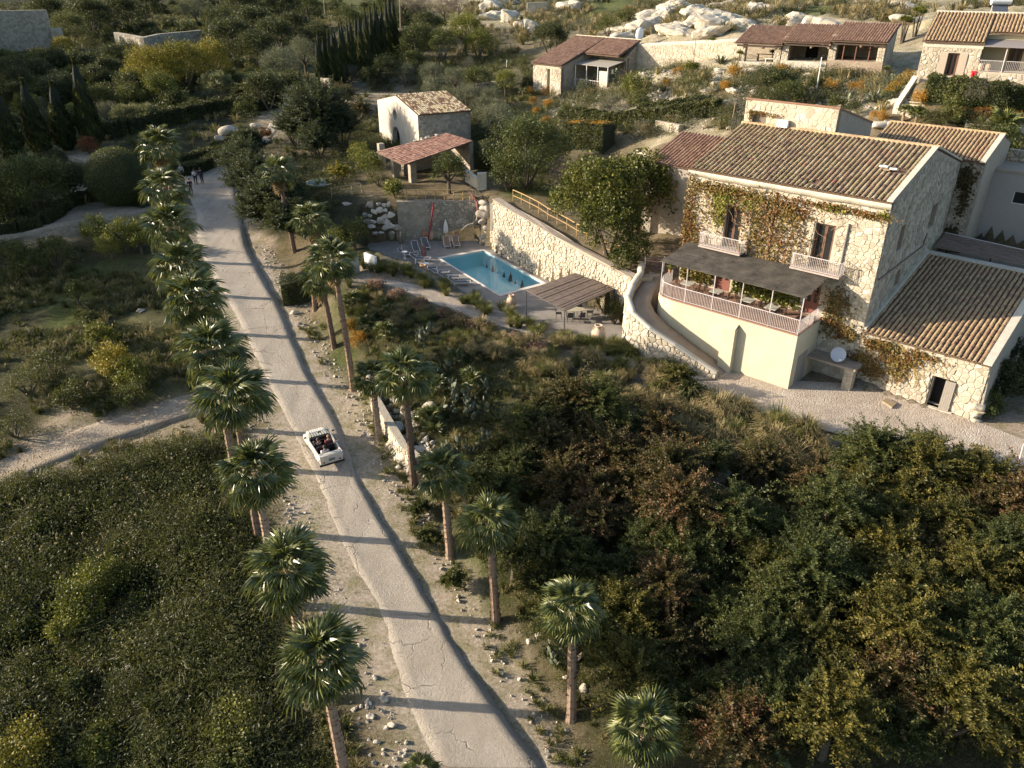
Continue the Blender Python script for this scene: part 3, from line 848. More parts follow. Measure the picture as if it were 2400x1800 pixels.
mb.prism([hw(A1, 50, 15.45), hw(A1, 64.6, 15.45), hw(A1, 57.1, 17.5)], -HA * .5)
mb.build('gable_wall', M_roughcast, t)
facing(t, hw(A1, 50, 0), HB, UP, HA, [(.05, 7.3), (11, 9.2), (14.5, 10), (14.5, 15.3), (7.1, 17.3), (.05, 15.3)], .36, M_stone_grey, [(q[0] - 50 - .05, q[1] - .05, q[2] - 50 + .05, q[3] + .05) for q in GW], .035, .008, 200, 33)
mb = MB().obox(hw(A0, 50.55, Z0), HA * .5, HB * 14, UP * (15.45 - Z0))
mb.prism([hw(A0, 50, 15.45), hw(A0, 64.6, 15.45), hw(A0, 57.1, 17.5)], HA * .5); mb.build('side_wall', M_rubble, t)
MB().obox(hw(A0, 64.1, Z0), HA * (A1 - A0), HB * .5, UP * (15.4 - Z0)).build('rear_wall', M_rubble, t)
for q in (D1, D2): french_door(t, hw(q[0], 50, q[1] + .12), HA, UP, -HB, q[2] - q[0], q[3] - q[1] - .12)
for q in (T1, T2): french_door(t, hw(q[0], 50, q[1]), HA, UP, -HB, q[2] - q[0], q[3] - q[1], 'terrace_door', False, plain('red_brown_door', (.17, .062, .045), .6, 0, .2, 8), .15)
for q in GW: window(t, hw(A1, q[0], q[1]), HB, UP, HA, q[2] - q[0], q[3] - q[1], M_wood_dark, .3)
# roof
sl = np.array([0, 0, 0.0])
E0_, E1_ = hw(A0 + .05, 49.72, 15.52), hw(A1 - .3, 49.72, 15.52)
R0_, R1_ = hw(A0 + .05, 57.05, 17.62), hw(A1 - .3, 57.05, 17.62)
rf = MB().prism([hw(A0, 49.72, 15.42), hw(A1, 49.72, 15.42), hw(A1, 57.1, 17.56), hw(A0, 57.1, 17.56)], UP * .07)
rf.prism([hw(A0, 57.1, 17.56), hw(A1, 57.1, 17.56), hw(A1, 64.9, 15.42), hw(A0, 64.9, 15.42)], UP * .07)
rf = rf.build('roof', M_under, t)
sk = {(i, j) for i in (37, 38, 39) for j in (9, 10)} | {(25, 1), (26, 1), (26, 2)}
tile_roof(rf, E0_, E1_, R0_, R1_, M_tile, .325, .38, 300, 5, sk)
mb = MB()
for p, l_ in (((-15.75, 53.3), .5), ((-15.0, 53.0), .4)):
 mb.obox(hw(p[0], p[1], 16.72), (HA + .25 * HB) * l_, HB * .16, UP * .1)
mb.build('loose_tile', M_white, rf)
for k_ in range(3):
 a = hw(-15.4 + .2 * k_, 53.1 + .1 * k_, 16.6)
 MB().obox(a, HA * .4 + HB * .1 * k_, HB * .28, UP * .08).build('broken_tile', M_tile, rf)
MB().prism([hw(A1 - .3, 49.7, 15.56), hw(A1 + .06, 49.7, 15.56), hw(A1 + .06, 57.1, 17.66), hw(A1 - .3, 57.1, 17.66)], UP * .1).build('verge', M_cornice, t)
MB().prism([hw(A1 - .3, 57.1, 17.66), hw(A1 + .06, 57.1, 17.66), hw(A1 + .06, 64.9, 15.5), hw(A1 - .3, 64.9, 15.5)], UP * .1).build('verge', M_cornice, t)
mb = MB()
for k_ in range(34):
 f_ = A0 + (A1 - A0) * k_ / 34
 mb.tube([hw(f_, 57.1, 17.66), hw(f_ + .5, 57.1, 17.69)], [.13, .12], 7)
mb.build('ridge', M_tile_new, rf)
# bulging lime cornice below the tiles
n_ = 44; v_, f_2 = [], []
for i in range(n_ + 1):
 a0 = A0 + (A1 - A0) * i / n_; f0 = .06 * math.sin(i * .55) * math.sin(i * .21 + 1)
 v_ += [hw(a0, 50.02, 14.95 + f0), hw(a0, 49.92, 14.96 + f0), hw(a0, 49.80 + f0 * .3, 15.18 + f0 * .5), hw(a0, 49.74, 15.40), hw(a0, 50.02, 15.41)]
for i in range(n_): f_2 += [(5 * i + k_, 5 * i + k_ + 1, 5 * i + k_ + 6, 5 * i + k_ + 5) for k_ in range(4)]
mb = MB().add(v_, f_2)
mb.build('cornice', M_cornice, t, smooth=True)
# pipes and brackets
MB().tube([hw(-20.72, 49.88, 14.9), hw(-20.72, 49.88, 10.1)], .07, 8).build('rain_pipe', plain('rusty_pipe', (.24, .12, .06), .7, .2, .3, 6), t)
for a, z in ((-22.22, 13.7), (-15.76, 13.75)):
 MB().tube([hw(a, 49.9, z), hw(a, 49.88, 9.9)], .06, 8).build('drain_pipe', plain('zinc_pipe', (.20, .19, .18), .5, .3, .2, 6), t)
MB().tube([hw(-22.25, 49.9, 10.2), hw(-22.0, 49.85, 9.75), hw(-21.2, 49.85, 9.7), hw(-20.7, 49.85, 9.6)], .03, 5).build('cable', M_metal_dark, t)
MB().tube([hw(A1 + .08, 50.5, 10.45), hw(A1 + .08, 59.4, 10.5), hw(A1 + .08, 59.6, 11.4)], .055, 6).build('gable_pipe', plain('brown_pipe', (.13, .075, .055), .6), t)
MB().tube([hw(-14.9, 49.7, 8.9), hw(-14.75, 49.5, 9.35), hw(-14.45, 49.45, 9.5)], .035, 5).tube([hw(-14.9, 49.8, 8.3), hw(-14.85, 49.6, 8.95), hw(-15.05, 49.5, 9.6)], .035, 5).build('iron_bracket', M_metal_dark, t)
# balconies
for a0, a1 in ((-25.55, -22.35), (-18.75, -15.45)):
 z = 10.35
 bl = MB().obox(hw(a0, 49.1, z), HA * (a1 - a0), HB * .95, UP * .1).build('balcony', stony('balcony_slab', (.34, .27, .23), (.42, .34, .29), (.48, .41, .36), 3, .2), t)
 railing(bl, [hw(a0 + .03, 50, z + .1), hw(a0 + .03, 49.13, z + .1), hw(a1 - .03, 49.13, z + .1), hw(a1 - .03, 50, z + .1)], .95, M_metal, .115)
# creeper on the facade: twigs and leaves
def creeper(parent, name, spots, stems, mt, n, leaf=.075, off=.10, B=50.0):
 g = np.random.default_rng(len(spots) * 7 + n)
 spots = np.array(spots, float)                    # A, z, radius A, radius z, weight
 pk = g.choice(len(spots), n, p=spots[:, 4] / spots[:, 4].sum())
 ax = g.normal(size=n) * spots[pk, 2] * .6 + spots[pk, 0]; az = g.normal(size=n) * spots[pk, 3] * .6 + spots[pk, 1]
 ok = (ax > A0 - .1) & (ax < -6.0)
 ax, az = ax[ok], az[ok]
 for q in (D1, D2):
  kk = ~((ax > q[0] + .1) & (ax < q[2] - .1) & (az > q[1]) & (az < q[3] - .15)); ax, az = ax[kk], az[kk]
 n = len(ax)
 P = ax[:, None] * HA + (B - off - g.random(n) * .16)[:, None] * HB + az[:, None] * UP
 ln = leaf * g.uniform(.6, 1.5, n)
 d = g.normal(size=(n, 3)); d /= np.linalg.norm(d, axis=1)[:, None]
 d2 = np.cross(d, -HB + g.normal(size=(n, 3)) * .5); d2 /= np.linalg.norm(d2, axis=1)[:, None] + 1e-9
 V = np.stack([P - d * ln[:, None], P + d2 * ln[:, None] * .8, P + d * ln[:, None], P - d2 * ln[:, None] * .8], 1).reshape(-1, 3)
 me = np_mesh(name, V - wloc(parent), np.arange(n * 4).reshape(-1, 4))
 return tag(put(name, me, mt, parent), kind='stuff')
M_creep = leafy('autumn_creeper', [(.055, .022, .014), (.14, .055, .025), (.20, .11, .035), (.12, .10, .025), (.24, .16, .05)])
M_creepg = leafy('green_creeper', [(.05, .06, .012), (.12, .13, .022), (.20, .19, .035), (.30, .24, .05)])
M_twig = plain('creeper_twigs', (.17, .11, .065), .9, 0, .3, 10)
cs = [(-27.0, 11.8, .55, 2.6, 6), (-26.4, 9.9, .9, 1.6, 4), (-24.9, 14.4, 2.0, .4, 3), (-25.2, 13.0, 1.2, 1.0, 1.2), (-22, 14.3, 2.4, .45, 3), (-21.5, 12, 1.2, 1.8, 3.4), (-21.6, 13.2, 2.2, .8, 2.4), (-19.6, 13.9, 1.4, .6, 2.2), (-19.4, 12.3, 1.2, 1.4, 2.0), (-20.2, 10.6, 2.0, 1.2, 3), (-24.5, 9.8, 1.8, .5, 3), (-19, 9.9, 1.6, .35, 2.5), (-17, 14.6, 2.4, .2, 1.5), (-14.6, 14.5, .9, .2, .9), (-15.4, 8.6, .8, .9, 2.2), (-15.6, 7.2, .7, .9, 2.2), (-14.5, 6.6, .7, .5, 1.6)]
creeper(t, 'creeper', cs, None, M_creep, 9500)
cg = [(-24.4, 14.0, .9, .5, 3), (-24.6, 13.0, .35, .9, 3), (-13.8, 14.7, .22, .2, .5), (-16.8, 14.5, .7, .2, .7), (-22.5, 13.9, .6, .5, 1)]
creeper(t, 'green_creeper', cg, None, M_creepg, 1300)
mb = MB(); r = random.Random(11)
for k_ in range(70):
 a, z = r.uniform(A0 + .3, -14), r.uniform(9, 14.6)
 p = [hw(a, 49.9, z)]
 an = r.uniform(0, 6.28)
 for s_ in range(6):
  an += r.gauss(0, .5); a += .32 * math.cos(an); z += .28 * math.sin(an)
  if A0 < a < A1 and 8.5 < z < 14.9: p.append(hw(a, 49.9, z))
 if len(p) > 2: mb.tube(p, .016, 3, False)
tag(mb.build('creeper_twigs', M_twig, t), kind='stuff')
# ---------------------------------------- terrace under the reed pergola
TB = 46.1
t = thing('terrace', 'cream rendered terrace block with buttress and tiled floor in front of the farmhouse', 'terrace', hw(-21.5, 48, 3.3))
TA0, TA1 = -26.9, -16.28
cv = [hw(TA1, TB, 0), hw(TA1, 49.95, 0)]
curve = [hw(A, B, 0) for A, B in ((-25.6, 46.1), (-26.4, 46.25), (-27.0, 46.75), (-27.35, 47.6), (-27.45, 49.95))]
poly = [hw(TA1, TB, 0)] + [hw(TA1, 49.95, 0)] + curve[::-1]
mb = MB().prism([np.array([p[0], p[1], 2.9]) for p in poly][::-1], UP * (7.12 - 2.9))
mb.build('wall', M_plaster, t)
fl = MB().prism([np.array([p[0], p[1], 7.125]) for p in poly][::-1], UP * .075).build('floor', M_floor_tile, t)
MB().prism([hw(-21.25, 45.62, 3.0), hw(-20.3, 45.62, 3.0), hw(-20.3, TB, 3.0), hw(-21.25, TB, 3.0)], UP * 3.5).prism([hw(-21.25, 45.62, 6.5), hw(-20.3, 45.62, 6.5), hw(-20.3, TB, 6.8), hw(-21.25, TB, 6.8)], UP * .02).build('buttress', M_plaster, t)
MB().obox(hw(TA1 + .004, 46.9, 3.2), HB * 1.5, HA * .02, UP * 2.2).build('cellar_door', M_wood_grey, t)
rp = [hw(TA1 - .05, 49.6, 7.2), hw(TA1 - .05, TB + .08, 7.2), hw(-25.6, TB + .08, 7.2), hw(-26.4, TB + .25, 7.2), hw(-26.95, TB + .75, 7.2), hw(-27.25, TB + 1.6, 7.2), hw(-27.3, 49.0, 7.2)]
railing(t, rp, 1.0, M_metal, .115)
t = thing('reed_pergola', 'long reed mat pergola on slim grey posts shading the terrace tables', 'pergola', hw(-21.5, 48, 7.2))
for A in (-26.6, -24.6, -22.5, -20.45, -18.4, -16.35):
 MB().tube([hw(A, TB + .12, 7.2), hw(A, TB + .12, 9.75)], .035, 6).build('post', M_metal, t)
for q in ((TB + .12, 9.72), (48.1, 10.0)):
 MB().tube([hw(-26.7, q[0], q[1]), hw(-16.2, q[0], q[1])], .03, 5).build('beam', M_metal, t)
def reed_mat(name, parent, a0, a1, b0, b1, z0, z1, rows=34, seed=1):
 mb = MB(); r = random.Random(seed)
 for i in range(rows):
  f0, f1 = i / rows, (i + 1.05) / rows
  for s_ in range(5):
   e0, e1 = a0 + (a1 - a0) * s_ / 5, a0 + (a1 - a0) * (s_ + 1) / 5
   dz = r.uniform(-.015, .02); ov = r.uniform(-.08, .1) if s_ in (0, 4) else 0
   p0, p1 = b0 + (b1 - b0) * f0, b0 + (b1 - b0) * f1
   q0, q1 = z0 + (z1 - z0) * f0 + dz, z0 + (z1 - z0) * f1 + dz
   e0 -= ov if s_ == 0 else 0; e1 += ov if s_ == 4 else 0
   mb.hexa([hw(e0, p0, q0), hw(e1, p0, q0), hw(e1, p1, q1), hw(e0, p1, q1), hw(e0, p0, q0 + .03), hw(e1, p0, q0 + .03), hw(e1, p1, q1 + .03), hw(e0, p1, q1 + .03)])
 return tag(mb.build(name, M_reed_old, parent), kind='stuff')
reed_mat('reed_mat', t, -26.7, -16.2, TB - .05, 49.85, 9.77, 10.28)
# hanging ivy panels on the terrace wall
def leaf_panel(name, label, a0, a1, z0, z1, B, mt, n=1500, seed=1, cat='ivy'):
 g = np.random.default_rng(seed)
 ax = g.uniform(a0, a1, n); zz = z0 + (z1 - z0) * g.random(n) ** .85
 zz += (np.sin(ax * 5) * .12) * (zz < (z0 + z1) / 2)
 P = ax[:, None] * HA + (B - .02 - g.random(n) ** 2 * .4)[:, None] * HB + zz[:, None] * UP
 o = thing(name, label, cat, hw((a0 + a1) / 2, B, z0))
 d = g.normal(size=(n, 3)); d /= np.linalg.norm(d, axis=1)[:, None]
 d2 = np.cross(d, g.normal(size=(n, 3))); d2 /= np.linalg.norm(d2, axis=1)[:, None]
 ln = g.uniform(.06, .12, n)[:, None]
 V = np.stack([P - d * ln, P + d2 * ln, P + d * ln, P - d2 * ln], 1).reshape(-1, 3)
 tag(put('leaves', np_mesh('leaves', V - wloc(o), np.arange(n * 4).reshape(-1, 4)), mt, o), kind='stuff')
 mb = MB()
 for k_ in range(9):
  a = a0 + (a1 - a0) * (k_ + .5) / 9
  mb.tube([hw(a, B - .05, z0 - .1), hw(a + .05, B - .06, (z0 + z1) / 2), hw(a - .05, B - .05, z1)], .015, 4)
 mb.build('stem', M_twig, o)
leaf_panel('ivy', 'yellow green ivy on the terrace wall between its two doors', -22.9, -17.95, 7.35, 9.5, 50, M_creepg, 3300, 3)
leaf_panel('ivy', 'darker ivy on the terrace wall beside the curved ramp', -27.1, -24.5, 7.4, 9.6, 50, leafy('dark_ivy', [(.035, .04, .010), (.08, .085, .02), (.15, .11, .03), (.20, .17, .03)]), 1700, 4)
# tables and chairs
M_table = plain('pale_table_top', (.36, .35, .29), .6, 0, .08)
M_chair = plain('brown_slat_chair', (.20, .125, .08), .7, 0, .2)
def make_table():
 t = thing('terrace_table', '', 'table', (0, 0, 0), 0, 'square tables on the terrace')
 MB().box((0, 0, .73), (.8, .8, .04)).build('table_top', M_table, t)
 for sx in (-1, 1):
  for sy in (-1, 1): MB().tube([(sx * .3, sy * .3, 0), (sx * .36, sy * .36, .71)], .022, 5).build('leg', M_metal_dark, t)
 return t
def make_chair():
 t = thing('slat_chair', '', 'chair', (0, 0, 0), 0, 'folding chairs around the terrace tables')
 for k_ in range(4): MB().box((-.15 + k_ * .1, 0, .45), (.08, .42, .025)).build('seat_slat', M_chair, t)
 for k_ in range(4): MB().box((.20 + k_ * .012, 0, .58 + k_ * .1), (.02, .42, .07)).build('back_slat', M_chair, t)
 for sy in (-1, 1):
  MB().tube([(-.2, sy * .19, 0), (.22, sy * .19, .9)], .016, 4).tube([(.22, sy * .19, 0), (-.18, sy * .19, .44)], .016, 4).build('frame', M_metal_dark, t)
 return t
tt, ch = make_table(), make_chair()
rot0 = math.atan2(HA[1], HA[0])
names = ['beside the ramp end of the railing', 'in front of the red brown terrace door', 'by the ivy just past the terrace door', 'at the end nearest the satellite dish']
for i, (A, B) in enumerate(((-25.4, 47.9), (-23.1, 47.9), (-20.7, 47.85), (-18.9, 47.7))):
 o = tt if i == 0 else copy_tree(tt)
 o.location = hw(A, B, 7.2); o.rotation_euler.z = rot0
 o['label'] = 'square grey terrace table ' + names[i]
 for k_, (da, rz) in enumerate(((.72, 0), (-.72, math.pi))):
  c = ch if (i == 0 and k_ == 0) else copy_tree(ch)
  c.location = hw(A + da, B + .05, 7.2); c.rotation_euler.z = rot0 + rz
  c['label'] = 'slatted folding chair, ' + ('uphill' if k_ else 'downhill') + ' side of the table ' + names[i]
for i, (A, B, z, lb) in enumerate(((-16.55, 48.6, 7.2, 'small terracotta pot with a plant at the terrace corner by the open railing'), (-22.55, 49.35, 10.45, 'terracotta pot with green plant on the balcony above the pergola'), (-27.15, 48.3, 8.2, 'terracotta pot with flowers on the curved ramp railing'))):
 t = thing('flower_pot', lb, 'flower pot', hw(A, B, z))
 MB().lathe([(.08, 0), (.13, .24), (.14, .24), (.14, .27), (.11, .27), (.10, .2)], hw(A, B, z), 10).build('pot', M_terra, t)
 g = np.random.default_rng(i); n = 60
 P = hw(A, B, z + .38) + g.normal(size=(n, 3)) * .09
 d = g.normal(size=(n, 3)) * .05; d2 = g.normal(size=(n, 3)) * .03
 put('plant', np_mesh('plant', np.stack([P - d, P + d2, P + d, P - d2], 1).reshape(-1, 3) - wloc(t), np.arange(n * 4).reshape(-1, 4)), M_creepg, t)
# ---------------------------------------- curved ramp with stone wall
RIN = [(-29.0, 50.2, 7.2), (-28.2, 48.9, 7.1), (-27.9, 47.6, 6.8), (-27.5, 46.5, 6.4), (-26.6, 45.9, 5.9), (-25.4, 45.9, 5.3), (-23.6, 46.0, 4.5), (-22, 46.0, 3.9), (-20.6, 45.6, 3.34)]
ROUT = [(-30.2, 49.6, 7.2), (-29.3, 48.2, 7.1), (-28.9, 46.6, 6.8), (-28.2, 44.9, 6.4), (-27.0, 43.8, 5.9), (-25.4, 43.5, 5.3), (-23.6, 43.9, 4.5), (-22, 44.4, 3.9), (-20.6, 44.6, 3.34)]
strip('ramp', np.array([hw(*q) for q in ROUT]), np.array([hw(*q) for q in RIN]), .0, M_ramp, 6, 3)
mb = MB()
for i in range(len(RIN) - 1):                       # earth body under the ramp
 a, b, c, d = hw(*RIN[i]), hw(*RIN[i + 1]), hw(*ROUT[i + 1]), hw(*ROUT[i])
 dn = lambda p: np.array([p[0], p[1], 3.0])
 lo = lambda p: p - UP * .05
 mb.hexa([dn(a), dn(b), dn(c), dn(d), lo(a), lo(b), lo(c), lo(d)])
tag(mb.build('ramp_fill', M_ramp), kind='structure')
t = thing('ramp_wall', 'curved stone wall with pale rounded coping around the ramp below the terrace', 'wall', hw(-27, 44, 3.4))
op = [np.array(q) for q in ROUT]
wp = []
for i in range(len(op)):
 tg = op[min(i + 1, len(op) - 1)] - op[max(i - 1, 0)]; tg[2] = 0; tg /= np.linalg.norm(tg)
 wp.append((op[i], np.array([tg[1], -tg[0], 0])))
def wq(p, n_, o_, z): return hw(*(np.array([p[0], p[1], 0]) + n_ * o_)[:2], z)
sg = 1 if wp[4][1][1] < 0 else -1
mb, cp = MB(), MB()
tops = [p[2] + .62 if i < 7 else p[2] + .35 for i, (p, n_) in enumerate(wp)]
for i in range(len(wp) - 1):
 (p, n_), (q, m_) = wp[i], wp[i + 1]
 n_, m_ = n_ * sg, m_ * sg
 mb.hexa([wq(p, n_, .02, 3), wq(q, m_, .02, 3), wq(q, m_, .42, 3), wq(p, n_, .42, 3), wq(p, n_, .02, tops[i]), wq(q, m_, .02, tops[i + 1]), wq(q, m_, .36, tops[i + 1]), wq(p, n_, .36, tops[i])])
 fa, fb = wq(p, n_, .4, 0), wq(q, m_, .4, 0)
 U_ = fb - fa; W_ = np.linalg.norm(U_); U_ /= W_; N_ = np.cross(U_, UP)
 if N_ @ (wq(p, n_, 1, 0) - wq(p, n_, 0, 0)) < 0: N_ = -N_
 facing(t, fa, U_, UP, N_, [(0.01, 3.15), (W_ - .01, 3.15), (W_ - .01, tops[i + 1] - .02), (.01, tops[i] - .02)], .40, M_stone, [], .06, .022, 40, 20 + i, squash=.85)
mb.build('wall', M_mortar, t)
for i in range(len(wp)):
 pass
pr = [wq(p, n_ * sg, .2, tops[i] + .05) for i, (p, n_) in enumerate(wp)]
cp = MB()
for i in range(len(wp) - 1):
 (p, n_), (q, m_) = wp[i], wp[i + 1]; n_, m_ = n_ * sg, m_ * sg
 pts = lambda p_, k_, z: [wq(p_, k_, -.04, z), wq(p_, k_, .02, z + .10), wq(p_, k_, .22, z + .14), wq(p_, k_, .42, z + .09), wq(p_, k_, .47, z)]
 a, b = pts(p, n_, tops[i]), pts(q, m_, tops[i + 1])
 cp.add(a + b, [(k_, k_ + 1, k_ + 6, k_ + 5) for k_ in range(4)])
cp.build('coping', M_cornice, t, smooth=True)
t = thing('ramp_gate', 'small mauve iron gate between grey posts at the head of the ramp', 'gate', hw(-30, 50.3, 7.2))
for q in ((-30.3, 49.9), (-29.2, 50.9)): MB().tube([hw(*q, 7.1), hw(*q, 8.3)], .05, 6).build('post', M_white, t)
mb = MB()
for k_ in range(9):
 q = (-30.3 + 1.1 * (k_ + .5) / 9, 49.9 + 1.0 * (k_ + .5) / 9); mb.tube([hw(*q, 7.25), hw(*q, 8.2)], .012, 4)
tag(mb.build('gate_bars', plain('mauve_iron', (.22, .12, .17), .5), t), kind='stuff')
MB().tube([hw(-30.3, 49.9, 8.2), hw(-29.2, 50.9, 8.2)], .02, 5).tube([hw(-30.3, 49.9, 7.3), hw(-29.2, 50.9, 7.3)], .02, 5).build('gate_rail', plain('mauve_iron', (.22, .12, .17), .5), t)
# ---------------------------------------- lower wing with the cellar door
t = thing('tiled_wing', 'low stone wing with broad brown tiled roof and a grey boarded door', 'building', hw(-9.5, 55, 3.3))
WA0, WA1 = A1 + .02, -5.95
DW = (-8.85, 3.34, -7.43, 5.38); WW = (-12.12, 5.95, -10.96, 6.8)
mb = MB(); slab(mb, hw(-16.2, 49.98, 2.6), HA, UP, -HB, .6, WA1 + 16.2, 4.45, [(DW[0] + 16.2, .74, DW[2] + 16.2, 2.78), (WW[0] + 16.2, WW[1] - 2.6, WW[2] + 16.2, WW[3] - 2.6)])
mb.build('front_wall', M_mortar, t)
facing(t, hw(WA0, 49.98, 0), HA, UP, -HB, [(0, 3.1), (WA1 - WA0, 3.1), (WA1 - WA0, 7.0), (0, 7.0)], .36, M_stone, [(q[0] - WA0 - .03, q[1] - .03, q[2] - WA0 + .03, q[3] + .04) for q in (DW, WW)], .06, .008, 300, 8, squash=.8)
for k_ in range(5):
 mb = MB(); mb.blob(hw(-5.95 + .12 * (k_ % 2), 49.9, 2.95 + .32 * k_), (.36, .33, .22), 5 + k_, .3, 2); mb.build('corner_stone', M_stone, t)
mb = MB().hexa([hw(WA1, 50, 2.6), hw(WA1 + .35, 50, 2.6), hw(WA1 + .35, 61.8, 2.6), hw(WA1, 61.8, 2.6), hw(WA1 - .55, 50, 7.05), hw(WA1, 50, 7.05), hw(WA1, 61.8, 9.25), hw(WA1 - .55, 61.8, 9.25)])
mb.build('side_wall', M_roughcast, t)
MB().obox(hw(WA0, 61.3, 2.6), HA * (WA1 - WA0), HB * .5, UP * 6.6).build('rear_wall', M_roughcast, t)
rf = MB().prism([hw(WA0, 49.72, 7.0), hw(WA1 - .02, 49.72, 7.0), hw(WA1 - .02, 61.6, 9.28), hw(WA0, 61.6, 9.28)], UP * .07).build('roof', M_under, t)
tile_roof(rf, hw(WA0 + .05, 49.66, 7.08), hw(WA1 - .42, 49.66, 7.08), hw(WA0 + .05, 61.45, 9.36), hw(WA1 - .42, 61.45, 9.36), M_tile_new, .305, .40, 300, 9)
MB().prism([hw(WA1 - .42, 49.7, 7.1), hw(WA1 + .06, 49.7, 7.1), hw(WA1 + .06, 61.7, 9.4), hw(WA1 - .42, 61.7, 9.4)], UP * .1).build('verge', M_cornice, t)
MB().prism([hw(WA0, 61.45, 9.36), hw(WA1, 61.45, 9.36), hw(WA1, 62.1, 9.4), hw(WA0, 62.1, 9.4)], UP * .1).build('ridge_band', M_cornice, t)
MB().prism([hw(WA0 - .0, 49.9, 7.2), hw(WA0 + .16, 49.9, 7.2), hw(WA0 + .16, 61.4, 9.5), hw(WA0, 61.4, 9.5)], UP * .12).build('flashing', M_cornice, t)
MB().obox(hw(DW[0] - .1, 49.7, 3.22), HA * 1.75, HB * .6, UP * .12).build('door_sill', M_cornice, t)
d_ = MB()
for k_ in range(5): d_.obox(hw(-8.02 + k_ * .118, 49.82, 3.36), HA * .11, HB * .05, UP * 2.0)
tag(d_.build('door_leaf', M_wood_grey, t), 'closed half of the grey boarded double door')
MB().obox(hw(-8.83, 50.05, 3.36), HA * .08, HB * .75, UP * 2.0).build('door_leaf', M_wood_grey, t)
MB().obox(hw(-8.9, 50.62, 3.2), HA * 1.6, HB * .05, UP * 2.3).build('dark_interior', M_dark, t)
MB().obox(hw(WW[0], 50.25, WW[1]), HA * 1.2, HB * .05, UP * .9).build('shutter', plain('olive_shutter', (.14, .13, .07), .7), t)
creeper(t, 'creeper', [(-12.4, 6.4, .7, .35, 3), (-11.3, 5.7, .7, .4, 2), (-13.2, 5.2, .8, .5, 2), (-12.3, 4.6, .7, .6, 2), (-10.9, 5.0, .5, .7, 1.5), (-9.6, 6.5, 1.2, .25, 1), (-10.2, 6.0, .5, .5, 1)], None, M_creep, 2300)
mb = MB(); r = random.Random(4)
for k_ in range(46):
 a, z = r.uniform(-13.3, -8.2), r.uniform(5.6, 6.9)
 p = [hw(a, 49.9, z)]
 for s_ in range(7):
  a += r.gauss(.1, .12); z -= r.uniform(.06, .3)
  if z > 3.6 and not (DW[0] - .1 < a < DW[2] + .1 and z < 5.5): p.append(hw(a, 49.88, z))
 if len(p) > 2: mb.tube(p, .022, 3, False)
tag(mb.build('creeper_twigs', plain('ochre_twigs', (.24, .17, .06), .9, 0, .4, 12), t), kind='stuff')
# lean-to between terrace and wing with dish on top
t = thing('low_shed', 'low stone lean-to with flat slab roof between the terrace block and the wing', 'shed', hw(-14.8, 48.9, 3.3))
MB().obox(hw(-16.22, 48.5, 4.75), HA * 3.2, HB * 1.45, UP * .14).build('slab', stony('old_slab', (.25, .20, .15), (.33, .27, .21), (.4, .34, .27), 2, .4), t)
MB().obox(hw(-13.7, 48.55, 3.2), HA * .6, HB * .6, UP * 1.55).build('pillar', M_mortar, t)
facing(t, hw(-13.7, 48.55, 0), HA, UP, -HB, [(0, 3.25), (.6, 3.25), (.6, 4.74), (0, 4.74)], .3, M_stone, [], .04, .015, 30, 31)
t = thing('satellite_dish', 'grey satellite dish on the slab between the terrace and the wing', 'satellite dish', hw(-14.35, 48.75, 4.9))
c0 = hw(-14.35, 48.75, 5.5); ax = np.array([-.12, -.9, .42]); ax /= np.linalg.norm(ax)
e1 = np.cross(ax, UP); e1 /= np.linalg.norm(e1); e2 = np.cross(e1, ax)
mb = MB(); vv = []; ff = []
for i, (r_, d_) in enumerate(((.02, -.1), (.25, -.075), (.45, -.02), (.5, 0))):
 for k_ in range(20):
  q = 2 * math.pi * k_ / 20; vv.append(c0 + e1 * r_ * math.cos(q) + e2 * r_ * math.sin(q) + ax * d_)
for i in range(3): ff += [(i * 20 + k_, i * 20 + (k_ + 1) % 20, (i + 1) * 20 + (k_ + 1) % 20, (i + 1) * 20 + k_) for k_ in range(20)]
MB().add(vv, ff + [tuple(range(20))]).build('dish', plain('dish_grey', (.40, .41, .45), .45, .1, .05), t)
MB().tube([c0 - e2 * .48, c0 - e2 * .35 + ax * .42], .018, 5).box(c0 - e2 * .33 + ax * .45, (.1, .1, .12)).build('feed_arm', M_white, t)
MB().tube([hw(-14.35, 48.95, 4.85), c0 - ax * .12], .03, 6).build('mast', M_metal, t)
t = thing('drain_cover', 'flat brown slab lying on the gravel yard near the grey door', 'slab', at_z(2083, 947, 3.3))
p_ = [at_z(2067, 943, 3.31), at_z(2090, 958, 3.31), at_z(2101, 948, 3.31), at_z(2077, 936, 3.31)]
MB().prism(p_, UP * .12).build('slab', M_wood_pale, t)
# ---------------------------------------- upper room behind the ridge
t = thing('upper_room', 'blind stone upper room with air conditioner rising behind the farmhouse ridge', 'building', hw(-23.7, 60, 15))
UA0, UA1, UB0, UB1 = -27.25, -20.3, 57.25, 64.8
w_ = (-26.62, 17.72, -25.5, 18.4)
mb = MB(); slab(mb, hw(UA0, UB0, 16.5), HA, UP, -HB, .5, UA1 - UA0, 2.83, [(w_[0] - UA0, w_[1] - 16.5, w_[2] - UA0, w_[3] - 16.5)]); mb.build('front_wall', M_mortar, t)
facing(t, hw(UA0, UB0, 0), HA, UP, -HB, [(0, 17.6), (UA1 - UA0, 17.6), (UA1 - UA0, 19.25), (0, 19.25)], .42, M_stone, [(w_[0] - UA0 - .05, w_[1] - .05, w_[2] - UA0 + .05, w_[3] + .05)], .03, .012, 200, 12)
MB().prism([hw(UA1, UB0, 15.2), hw(UA1, UB1, 15.2), hw(UA1, UB1, 17.42), hw(UA1, UB0, 19.33)], -HA * .5).prism([hw(UA0, UB0, 15.2), hw(UA0, UB1, 15.2), hw(UA0, UB1, 17.42), hw(UA0, UB0, 19.33)], HA * .5).build('side_wall', M_roughcast, t)
